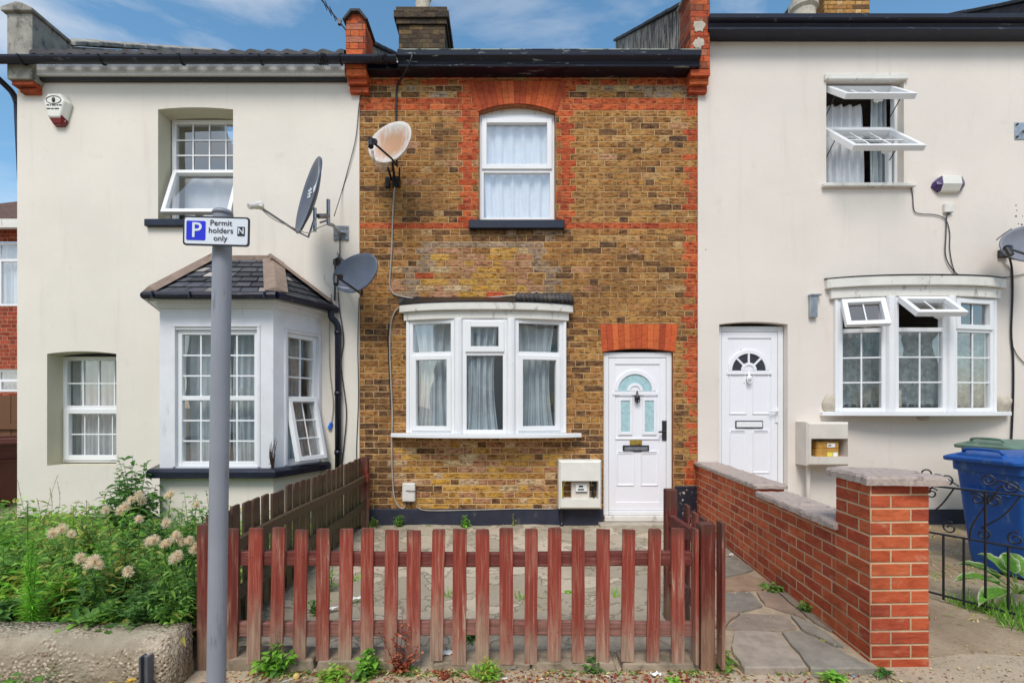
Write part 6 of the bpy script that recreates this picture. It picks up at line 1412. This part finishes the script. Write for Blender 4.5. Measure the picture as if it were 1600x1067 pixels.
# --- other plants of the bed
def bedplant(name, px, py, d, label, cat, fn, group=None, m=None):
    x = P(px, py, d).x; y = d - 6; x = clampx(x); return plant(name, (x, y, bedz(x, y)), label, cat, group, fn, m)
def feather(mb):
    for q in range(4):
        tip = Vector((rnd.uniform(-.06, .06), rnd.uniform(-.05, .05), rnd.uniform(.34, .5))); pts = stem_pts((0, 0, -.02), tip, .01); mb.tube(pts, 0.003, 5, 0, True, (*S(130, 176, 70), 1))
        for k in range(230):
            t = rnd.uniform(.08, 1); leaf(mb, along(pts, t), rdir(0, 50), 0.085 * (1.08 - t * .85), 0.004, pick(FRESH, .12), 0.15, 2)
bedplant('feathery_weed', 50, 930, 2.72, 'bright green feathery weed standing up at the front of the bed', 'weed', feather)
def feather2(mb):
    tip = Vector((0, 0, .55)); pts = stem_pts((0, 0, -.02), tip, .01); mb.tube(pts, 0.003, 5, 0, True, (*S(110, 150, 70), 1))
    for k in range(130):
        t = rnd.uniform(.25, 1); leaf(mb, along(pts, t), rdir(-10, 50), 0.06 * (1.1 - t * .7), 0.005, pick(GREENS, .12), 0.15, 2)
bedplant('feathery_weed', 43, 800, 3.5, 'slim dull green feathery weed poking up near the corner of the cream house', 'weed', feather2)
bedplant('leafy_shrub', 205, 770, 5.15, 'dark broad leaved shrub tucked against the end of the bay sill', 'shrub', bush(0.82, 0.34, 38, 17, 0.12, 0.055, DEEP, r=0.004, droop=0.5, taper=0.2))
bedplant('leafy_weed', 20, 860, 3.1, 'broad leaved weed with long dull leaves by the far end of the bed', 'weed', bush(0.40, 0.30, 24, 16, 0.11, 0.035, GREENS, taper=.3), 'leafy weeds in the bed')
bedplant('leafy_weed', 10, 940, 2.75, 'dark heart leaved weed at the picture edge above the concrete wall', 'weed', bush(0.18, 0.20, 19, 8, 0.085, 0.05, DEEP, taper=.2), 'leafy weeds in the bed')
bedplant('leafy_weed', 92, 895, 2.9, 'yellowing weed with narrow leaves behind the feathery one', 'weed', bush(0.30, 0.22, 25, 16, 0.10, 0.022, OLIVE + FRESH, taper=.3), 'leafy weeds in the bed')
bedplant('leafy_weed', 118, 815, 3.3, 'tall spindly weed rising above the three headed thistle', 'weed', bush(0.62, 0.12, 9, 18, 0.08, 0.02, OLIVE + GREENS, taper=.5), 'leafy weeds in the bed')
bedplant('leafy_weed', 160, 850, 3.1, 'dense mid green weed in the heart of the bed', 'weed', bush(0.42, 0.28, 38, 17, 0.10, 0.028, GREENS, taper=.4), 'leafy weeds in the bed')
bedplant('leafy_weed', 195, 860, 2.98, 'bushy weed with drooping leaves below the single headed thistle', 'weed', bush(0.40, 0.25, 38, 17, 0.09, 0.026, DEEP + OLIVE, taper=.4), 'leafy weeds in the bed')
bedplant('leafy_weed', 235, 910, 2.78, 'fine leaved dark weed spilling toward the concrete wall', 'weed', bush(0.26, 0.24, 41, 20, 0.06, 0.016, DEEP, taper=.3), 'leafy weeds in the bed')
bedplant('leafy_weed', 285, 920, 2.78, 'fine leaved weed crowding the end post of the red fence', 'weed', bush(0.30, 0.22, 44, 20, 0.055, 0.015, DEEP + GREENS, taper=.3), 'leafy weeds in the bed')
bedplant('leafy_weed', 165, 945, 2.72, 'low broad leaved weed lapping over the concrete wall', 'weed', bush(0.15, 0.22, 25, 9, 0.08, 0.036, GREENS, taper=.2), 'leafy weeds in the bed')
bedplant('leafy_weed', 300, 810, 3.7, 'tall weed with toothed leaves between the bay base and the sign pole', 'weed', bush(0.62, 0.22, 22, 18, 0.08, 0.028, GREENS, taper=.4), 'leafy weeds in the bed')
bedplant('leafy_weed', 330, 800, 4.0, 'tall weed behind the sign pole, in front of the bay base', 'weed', bush(0.62, 0.24, 22, 18, 0.08, 0.028, DEEP, taper=.4), 'leafy weeds in the bed')
bedplant('leafy_weed', 255, 800, 3.9, 'dark spreading weed under the bay sill', 'weed', bush(0.45, 0.32, 35, 17, 0.09, 0.03, DEEP, taper=.3), 'leafy weeds in the bed')
bedplant('leafy_weed', 140, 800, 3.9, 'dull weed below the deep set window', 'weed', bush(0.36, 0.32, 32, 17, 0.09, 0.03, DEEP + OLIVE, taper=.3), 'leafy weeds in the bed')
bedplant('leafy_weed', 70, 830, 3.9, 'pale green weed at the foot of the cream house', 'weed', bush(0.28, 0.30, 32, 16, 0.09, 0.025, OLIVE + GREENS, taper=.3), 'leafy weeds in the bed')
bedplant('leafy_weed', 425, 800, 3.5, 'weed pressing through the grey divider fence from the bed', 'weed', bush(0.50, 0.16, 16, 16, 0.07, 0.022, GREENS, taper=.3), 'leafy weeds in the bed')
bedplant('leafy_weed', 100, 820, 4.5, 'loose yellowish weed at the back of the bed below the small window corner', 'weed', bush(0.34, 0.34, 30, 15, 0.10, 0.028, OLIVE + FRESH, taper=.3), 'leafy weeds in the bed')
bedplant('leafy_weed', 10, 830, 4.1, 'loose pale weed at the back of the bed by the corner of the cream house', 'weed', bush(0.32, 0.36, 30, 15, 0.10, 0.028, FRESH + GREENS, taper=.3), 'leafy weeds in the bed')
bedplant('leafy_weed', 40, 880, 3.0, 'yellow green leafy weed behind the bright feathery one', 'weed', bush(0.30, 0.26, 30, 14, 0.10, 0.03, FRESH + OLIVE, taper=.3), 'leafy weeds in the bed')
bedplant('dry_weed', 88, 955, 2.66, 'small dried beige weed on top of the concrete wall', 'weed', bush(0.06, 0.09, 14, 8, 0.035, 0.014, STRAW, taper=.2), None, M['dryleaf'])
def grass_fn(n, L, pal, sp=0.05):
    def fn(mb):
        for _ in range(n): leaf(mb, Vector((rnd.uniform(-sp, sp), rnd.uniform(-sp, sp), -.005)), rdir(45, 88), L * rnd.uniform(.5, 1.1), 0.006, pick(pal, .15), rnd.uniform(.1, .6), 4)
    return fn
def seedstems(mb):
    for k in range(5):
        tip = Vector((rnd.uniform(-.22, .22), rnd.uniform(-.1, .1), rnd.uniform(.35, .66))); pts = stem_pts((0, 0, 0), tip, .07); mb.tube(pts, 0.0016, 4, 0, True, (*S(150, 150, 96), 1))
        for q in range(12): leaf(mb, along(pts, rnd.uniform(.65, 1)), rdir(0, 80), 0.03, 0.006, pick(STRAW + OLIVE, .1), .2, 2)
bedplant('seeding_grass', 60, 800, 4.6, 'thin seeding grass stems against the foot of the cream house', 'grass', seedstems, 'seeding grass in the bed')
bedplant('seeding_grass', 130, 790, 4.4, 'thin seeding grass stems under the deep set window', 'grass', seedstems, 'seeding grass in the bed')
mb = MB()
for k in range(15000):
    x, y = rnd.uniform(-8.5, -1.72), -3.36 + 3.2 * rnd.random() ** 1.35; 
    if -3.9 < x < -2.2 and y > -0.6: continue
    pal = (DEEP if noise.noise((x * 1.7, y * 1.7, 8)) > 0.15 else GREENS) if rnd.random() < .55 else (FRESH if rnd.random() < .6 else OLIVE)
    hh = rnd.random() ** 1.5 * (0.34 if y > -3.0 else 0.12) * (0.6 + 0.8 * noise.noise((x * 2.2, y * 2.2, 4)))
    leaf(mb, Vector((x, y, bedz(x, y) + hh)), rdir(-10, 60), rnd.uniform(.05, .13), rnd.uniform(.014, .04), pick(pal, .2), rnd.uniform(.2, .7), 3, .25, None, rnd.uniform(-.6, .6))
o = mb.build('ground_cover', M['leaf'], None); o['kind'] = 'stuff'; o['label'] = 'low tangled green weeds covering the soil of the bed'; o['category'] = 'weeds'
# --- weeds on the pavement side
def pave(name, px, py, label, fn, group=None, m=None, z=-0.01):
    return plant(name, tuple(G(px, py, z)), label, 'weed', group, fn, m)
g = 'weeds along the foot of the red picket fence'
pave('leafy_weed', 432, 1050, 'bright green weed clump next to the lollipop at the fence foot', bush(0.16, 0.12, 18, 11, 0.05, 0.028, GREENS + FRESH, taper=.2, r=.0025), g)
pave('leafy_weed', 522, 1062, 'yellow green weed clump between the lollipop and the round leaved weed', bush(0.08, 0.11, 18, 9, 0.04, 0.018, FRESH + OLIVE, taper=.2, r=.002), g)
pave('leafy_weed', 572, 1056, 'round leaved green weed beside the red dead weed', bush(0.14, 0.09, 16, 9, 0.05, 0.042, GREENS + FRESH, taper=.2, r=.0025), g)
pave('leafy_weed', 760, 1060, 'rounded yellow green weed tuft under the middle pickets', bush(0.11, 0.09, 26, 9, 0.04, 0.016, FRESH + OLIVE, e0=20, e1=70, taper=.2, r=.002), g)
pave('leafy_weed', 926, 1046, 'small dark green weed at the fence foot near the cigarette ends', bush(0.07, 0.05, 12, 7, 0.04, 0.018, DEEP, taper=.2, r=.002), g)
pave('leafy_weed', 1052, 1066, 'low fresh green weed at the bottom of the picture by the last pickets', rosette(16, 0.07, 0.03, FRESH), g)
pave('leafy_weed', 1136, 1044, 'pale green weed at the foot of the dark red gate post', bush(0.10, 0.08, 12, 8, 0.05, 0.02, GREENS + OLIVE, taper=.2, r=.002), g)
def redweed(mb):
    for q in range(7):
        tip = Vector((rnd.uniform(-.10, .16), rnd.uniform(-.04, .04), rnd.uniform(.14, .36))); pts = leafy_stem(mb, (0, 0, 0), tip, 16, 0.035, 0.014, REDDEAD, .02, .002, -10, 60, .3, .05, 3, S(96, 52, 44), .3)
    for q in range(5): leafy_stem(mb, (0.02, 0, 0), (rnd.uniform(-.05, .16), 0, rnd.uniform(.05, .11)), 12, 0.045, 0.026, REDDEAD, .01, .002)
pave('dead_weed', 618, 1052, 'tall red brown dead weed leaning on the pickets', redweed, None, M['dryleaf'])
pave('dead_weed', 690, 1056, 'small red brown dead weed below the white paper scrap', bush(0.05, 0.04, 10, 6, 0.03, 0.014, REDDEAD, taper=.2, r=.0015), None, M['dryleaf'])
pave('leafy_weed', 636, 1046, 'small green weed growing out of the red dead weed', rosette(14, 0.06, 0.026, GREENS))
pave('leafy_weed', 735, 1000, 'dark green weed just inside the fence above the rounded tuft', bush(0.14, 0.05, 10, 8, 0.04, 0.018, DEEP, taper=.2), None, None, 0.0)
g = 'weeds at the foot of the orange brick wall'
for px, py, lab, fn in ((1303, 1062, 'bright leafy weed at the kerb of the flagstones, nearest the camera', rosette(34, 0.09, 0.034, GREENS + FRESH, 15, 75)), (1384, 1052, 'dark weed tuft under the front corner of the brick pillar', rosette(26, 0.055, 0.02, DEEP)), (1290, 1000, 'flat dark weed on the flagstones near the pillar foot', rosette(36, 0.06, 0.024, DEEP + OLIVE, 5, 45)), (1282, 972, 'small green weed at the wall foot behind the flat dark one', rosette(18, 0.05, 0.022, GREENS)), (1264, 957, 'leafy weed halfway along the wall foot', bush(0.09, 0.07, 16, 8, 0.045, 0.02, GREENS, taper=.2)), (1208, 922, 'spreading weed lying over the brown flagstone', bush(0.06, 0.11, 16, 8, 0.045, 0.02, DEEP + GREENS, taper=.2)), (1134, 868, 'little weed at the far end of the wall foot', rosette(16, 0.055, 0.02, GREENS))):
    pave('leafy_weed', px, py, lab, fn, g, None, 0.015)
g = 'small weeds in the paved yard'
for px, py, lab, fn in ((512, 925, 'leggy weed beside the grey divider fence rails', bush(0.42, 0.10, 8, 12, 0.07, 0.02, FRESH + GREENS, taper=.3)), (500, 960, 'weed at the grey fence foot, nearest the pavement', bush(0.16, 0.10, 10, 8, 0.06, 0.03, DEEP + GREENS, taper=.3)), (560, 905, 'grassy tuft in the yard behind the sixth picket gap', grass_fn(26, 0.08, FRESH)), (553, 940, 'low grassy tuft in the yard by the torn white paper', grass_fn(20, 0.05, GREENS)), (697, 930, 'pale grassy tuft in the yard below the middle of the bow window', grass_fn(22, 0.07, FRESH + OLIVE)), (816, 935, 'dry grassy tuft in the yard below the meter box', grass_fn(26, 0.09, OLIVE + FRESH)), (888, 925, 'small leafy weed in the paving by the meter box end', rosette(16, 0.05, 0.02, FRESH)), (965, 930, 'bright grassy tuft in the yard in line with the front door', grass_fn(24, 0.10, FRESH))):
    pave('leafy_weed' if 'weed' in lab else 'grass_tuft', px, py, lab, fn, g, None, 0.0)
g = 'weeds at the foot of the dark brick plinth'
for px, lab, fn in ((588, 'straggly weed at the plinth end near the grey fence post', bush(0.12, 0.08, 9, 8, 0.05, 0.016, OLIVE + GREENS, taper=.3)), (626, 'upright green weed at the plinth below the junction box', bush(0.16, 0.06, 10, 9, 0.06, 0.02, GREENS, taper=.3)), (672, 'flat yellowish weed at the plinth foot', rosette(26, 0.07, 0.016, OLIVE + GREENS, 5, 50)), (728, 'glossy bright weed at the plinth below the bow window centre', bush(0.15, 0.05, 12, 8, 0.05, 0.03, GREENS + FRESH, taper=.2)), (800, 'thin wispy weed standing at the plinth by the meter pipe', bush(0.16, 0.05, 4, 5, 0.03, 0.012, OLIVE, taper=.2))):
    plant('leafy_weed', (WX(px), -0.10, 0.0), lab, 'weed', g, fn)
# pavement plants in front of the low wall
for px, py, d, lab, fn in ((18, 1070, 2.28, 'leafy green weed in front of the concrete wall at the picture corner', bush(0.22, 0.16, 16, 10, 0.08, 0.035, GREENS, taper=.2)), (52, 1070, 2.25, 'weed with wide dull leaves on the pavement next to the corner weed', bush(0.20, 0.14, 10, 8, 0.10, 0.04, DEEP + OLIVE, taper=.2))):
    plant('leafy_weed', (P(px, py, d).x, d - 6, -0.012), lab, 'weed', 'weeds in front of the low concrete wall', fn)
def yellow(mb):
    for q in range(9):
        tip = Vector((rnd.uniform(-.05, .05), rnd.uniform(-.03, .03), rnd.uniform(.05, .13))); leafy_stem(mb, (0, 0, 0), tip, 4, .03, .01, OLIVE, .01, .0015)
        for k in range(11): leaf(mb, tip, rdir(0, 70), 0.022, 0.016, pick([(240, 214, 110), (246, 226, 140), (232, 200, 96)], .06), .3, 3)
plant('yellow_flower', (P(192, 1080, 2.36).x, -3.64, -0.012), 'small clump of pale yellow flowers against the concrete wall', 'flower', None, yellow)
def creeper(mb):
    for q in range(7):
        pts = stem_pts((0, 0, 0), (rnd.uniform(-.05, .05), -.005, rnd.uniform(.10, .36)), .02); mb.tube(pts, [.008 - .001 * k for k in range(7)], 5, 0, True, (*S(58, 40, 32), 1))
        for k in range(6): leaf(mb, along(pts, rnd.uniform(0, .5)), rdir(-20, 70), .03, .012, S(72, 48, 36), .3, 2)
plant('dead_creeper', (-2.455, -0.665, 0.75), 'dead brown creeper stuck to the corner of the canted bay above its sill', 'plant', None, creeper, M['dryleaf'])
# hosta and grass inside the iron gate
def hosta(mb):
    for a, e, L, W in ((175, 22, .30, .15), (150, 42, .28, .14), (120, 55, .26, .15), (200, 10, .27, .14), (60, 50, .28, .15), (20, 30, .30, .16), (240, 25, .25, .13), (285, 20, .24, .13), (90, 70, .22, .12), (330, 30, .26, .14)):
        aa = R(a + rnd.uniform(-8, 8)); d = rdir(e - 4, e + 4, aa); p0 = Vector((0, 0, 0)); p1 = d * 0.13; mb.tube([p0, p1], 0.005, 5, 0, True, (*S(130, 160, 80), 1))
        s = d.cross(Vector((0, 0, 1))).normalized(); u = s.cross(d); n, w = 10, 6; ids = []
        for k in range(n + 1):
            t = k / n; wd = W / 2 * (math.sin(PI * t ** 0.72) ** 0.8 if 0 < t < 1 else 0.02); row = []
            for q in range(-w, w + 1):
                f = q / w; row.append(mb.vt(p1 + d * L * t - Vector((0, 0, 1)) * (0.75 * L * t * t * .55) + s * wd * f + u * (0.028 * abs(f) ** 1.3 + 0.006 * math.sin(t * 18) * abs(f) + 0.0035 * (1 if q % 2 else -1) * (1 - abs(f)))))
            ids.append(row)
        g1 = pick([(104, 160, 58), (120, 172, 70), (92, 146, 54)], .06); wh = S(224, 228, 196)
        for k in range(n):
            for q in range(2 * w):
                cols = [wh if (abs(qq - w) >= w or k + dk >= n) else (g1 if abs(qq - w) < w - 1 else tuple((g1[i] * .5 + wh[i] * .5) for i in range(3))) for dk, qq in ((0, q), (0, q + 1), (1, q + 1), (1, q))]
                mb.face((ids[k][q], ids[k][q + 1], ids[k + 1][q + 1], ids[k + 1][q]), 0, cols)
hp = P(1592, 930, 3.45); ho = plant('hosta', (hp.x, hp.y, 0.13), 'hosta with wide white edged leaves behind the iron gate', 'plant', None, hosta)
for px, py, L, lab in ((1512, 950, 0.16, 'grass clump at the bottom rail of the iron gate'), (1560, 965, 0.18, 'long bladed grass clump under the hosta'), (1592, 985, 0.20, 'grass clump at the picture edge in front of the hosta'), (1585, 958, 0.2, 'dense grass clump right below the hosta leaves')):
    q = G(px, py, 0.0); plant('grass_clump', tuple(q), lab, 'grass', 'grass clumps by the iron gate', grass_fn(110, L, GREENS + FRESH, 0.09))
mb = MB()
for k in range(3400):
    x, y = rnd.uniform(2.42, 6.5), -0.05 - 3.1 * rnd.random()
    if y < -2.2 and noise.noise((x * 2.5, y * 2.5, 6)) < 0.05: continue
    x, y = x, y; pal = STRAW if rnd.random() < .55 else OLIVE + GREENS
    leaf(mb, Vector((x, y, 0.012)), rdir(0, 55), rnd.uniform(.03, .10), rnd.uniform(.004, .012), pick(pal, .2), rnd.uniform(.2, .7), 2)
o = mb.build('dry_ground_cover', M['dryleaf'], None); o['kind'] = 'stuff'; o['label'] = 'straw and sparse weeds on the bare garden behind the pillar'; o['category'] = 'weeds'
# ============================================================ LITTER
mb = MB()
def scatter(n, x0, x1, y0, y1, pal, z=0.0, sz=(0.008, 0.03)):
    for _ in range(n):
        x, y = rnd.uniform(x0, x1), rnd.uniform(y0, y1); L = rnd.uniform(*sz); leaf(mb, Vector((x, y, z + rnd.uniform(0, .006))), rdir(-5, 20), L, L * rnd.uniform(.3, .7), pick(pal, .2), rnd.uniform(-.3, .3), 2, rnd.uniform(0, .5), None, rnd.uniform(-.4, .4))
scatter(1100, -1.55, 1.2, -3.47, -3.30, REDDEAD + STRAW + STRAW, -0.008); scatter(160, 0.1, 1.1, -3.46, -3.36, REDDEAD, -0.006); scatter(200, 1.15, 2.1, -3.46, -3.28, STRAW + REDDEAD[:1], -0.008); scatter(700, 2.05, 3.9, -3.45, -2.2, STRAW, -0.008, (0.006, 0.022)); scatter(200, -1.5, 1.1, -3.1, -0.05, STRAW + OLIVE + REDDEAD[:1], 0.016); scatter(70, 1.2, 2.2, -3.0, -.4, STRAW, 0.03, (.006, .02))
o = mb.build('leaf_litter', M['dryleaf'], None); o['kind'] = 'stuff'; o['label'] = 'brown and straw coloured leaf litter along the fence foot'; o['category'] = 'litter'
mb = MB()
for _ in range(1000):
    x = rnd.choice([rnd.uniform(-1.55, 1.1), rnd.uniform(1.1, 3.4)]); y = rnd.uniform(-3.5, -3.28); r = rnd.uniform(.002, .008); k = pick([(176, 160, 140), (130, 118, 104), (200, 188, 170), (150, 120, 96)], .2)
    v = [(x + r * rnd.uniform(.6, 1.1) * math.cos(a), y + r * rnd.uniform(.6, 1.1) * math.sin(a)) for a in (0, 1.2, 2.4, 3.7, 5)]
    mb.loft([[(p[0], p[1], -0.014) for p in v], [(p[0], p[1], -0.012 + r * .5) for p in v], [((p[0] - x) * .5 + x, (p[1] - y) * .5 + y, -0.012 + r * .9) for p in v]], 0, True, True, (*k, 1))
o = mb.build('grit', M['dryleaf'], None); o['kind'] = 'stuff'; o['label'] = 'small stones and grit along the pavement edge'; o['category'] = 'stones'
mb = MB()
for k in range(420):
    cx, cy = rnd.choice(((rnd.uniform(-1.55, 1.15), rnd.uniform(-3.36, -3.30)), (rnd.uniform(-1.55, 1.15), rnd.uniform(-3.36, -3.27)), (rnd.uniform(1.2, 2.1), rnd.uniform(-3.34, -3.24)))); 
    if noise.noise((cx * 4, 0.3, 7)) < -0.05: continue
    for q in range(5): leaf(mb, Vector((cx, cy, -.01)), rdir(15, 75), rnd.uniform(.012, .04), rnd.uniform(.004, .012), pick(GREENS + OLIVE + DEEP, .2), .4, 2)
o = mb.build('weed_sprouts', M['leaf'], None); o['kind'] = 'stuff'; o['label'] = 'tiny green sprouts in the crack along the fence foot'; o['category'] = 'weeds'
def crumpled(name, px, py, sx, sy, m, label, cat, z=0.0, amp=0.008, rz=0.3):
    r2 = random.Random(int(px)); mb = MB(); ids = []
    for j in range(5):
        ids.append([mb.vt(((i / 6 - .5) * sx, (j / 4 - .5) * sy, 0.004 + amp * r2.uniform(0, 1))) for i in range(7)])
    for j in range(4):
        for i in range(6): mb.face((ids[j][i], ids[j][i + 1], ids[j + 1][i + 1], ids[j + 1][i]))
    o = mb.build(name, m, None); o.location = G(px, py, z); o.rotation_euler = (0, 0, rz); md = o.modifiers.new('thickness', 'SOLIDIFY'); md.thickness = 0.0012; return tag(o, label, cat)
crumpled('paper_scrap', 699, 1021, 0.055, 0.05, M['paper'], 'folded white paper scrap lying under the pickets', 'paper', 0.03, .01, .25)
crumpled('paper_scrap', 521, 953, 0.075, 0.035, M['paper'], 'torn white paper scrap in the yard nearest the pavement', 'paper', 0.02, .02, .6)
crumpled('paper_scrap', 556, 938, 0.08, 0.03, M['paper'], 'torn white paper strip in the yard farther from the pavement', 'paper', 0.02, .025, .4)
crumpled('foil_wrapper', 803, 1044, 0.05, 0.04, M['chrome'], 'crumpled grey foil wrapper at the fence foot beside the rounded tuft', 'wrapper', -.008, .02)
crumpled('plastic_scrap', 1024, 1056, 0.055, 0.03, M['paper'], 'small white plastic scrap under the last pickets', 'plastic', -.008, .018)
crumpled('plastic_scrap', 838, 816, 0.09, 0.06, M['cable_white'], 'crumpled pale plastic lying at the plinth foot', 'plastic', 0.01, .04)
crumpled('paper_scrap', 1143, 869, 0.03, 0.03, M['paper'], 'tiny white paper scrap at the far end of the flagstones', 'paper', 0.035, .03)
lp = thing('lollipop', 'pale yellow lollipop on a white stick lying on the pavement', 'lollipop', tuple(G(463, 1060, -0.01)), R(20), None, True)
mb = MB(Matrix.Translation((0, 0, 0.014)) @ Matrix.Rotation(R(60), 4, 'X')); mb.lathe([(0.001, -.006), (.014, -.005), (.017, 0), (.014, .005), (.001, .006)], 16); mb.build('sweet', mat('yellow_sweet', S(222, 186, 104), .4), lp, True)
mb = MB(); mb.tube([(-0.012, -.004, .006), (-.065, -.012, .003)], 0.002, 6); mb.build('stick', M['paper'], lp)
def butt(px, py, rz, L, m, label, cat='cigarette end', r=.0045):
    t = thing('cigarette_end' if cat == 'cigarette end' else 'paper_tube', label, cat, tuple(G(px, py, -0.006)), rz, None, True); mb = MB(); mb.tube([(-L / 2, 0, .001), (L * .1, 0, .001)], r, 8); mb.build('filter', m, t); mb = MB(); mb.tube([(L * .1, 0, .001), (L / 2, 0, .001)], r * .96, 8); mb.build('stub', M['paper'], t)
butt(941, 1056, R(95), .03, M['orange_bit'], 'orange cigarette end lying at the fence foot')
butt(952, 1058, R(-50), .045, M['paper'], 'white cigarette end beside the orange one')
butt(845, 1060, R(10), .028, M['orange_bit'], 'orange cigarette end lying in the dead leaves by the foil wrapper')
butt(788, 1060, R(25), .03, M['paper'], 'white cigarette end next to the rounded weed tuft')
butt(727, 838, R(25), .04, M['paper'], 'pale cigarette end in the far part of the paved yard')
mb = MB(); mb.lathe([(0.001, .006), (.012, .006), (.016, .003), (.016, 0), (.001, 0)], 16); o = mb.build('bottle_cap', M['chrome'], None); o.location = G(1333, 1055, -.01); tag(o, 'round pale bottle cap on the pavement between two weeds', 'bottle cap')
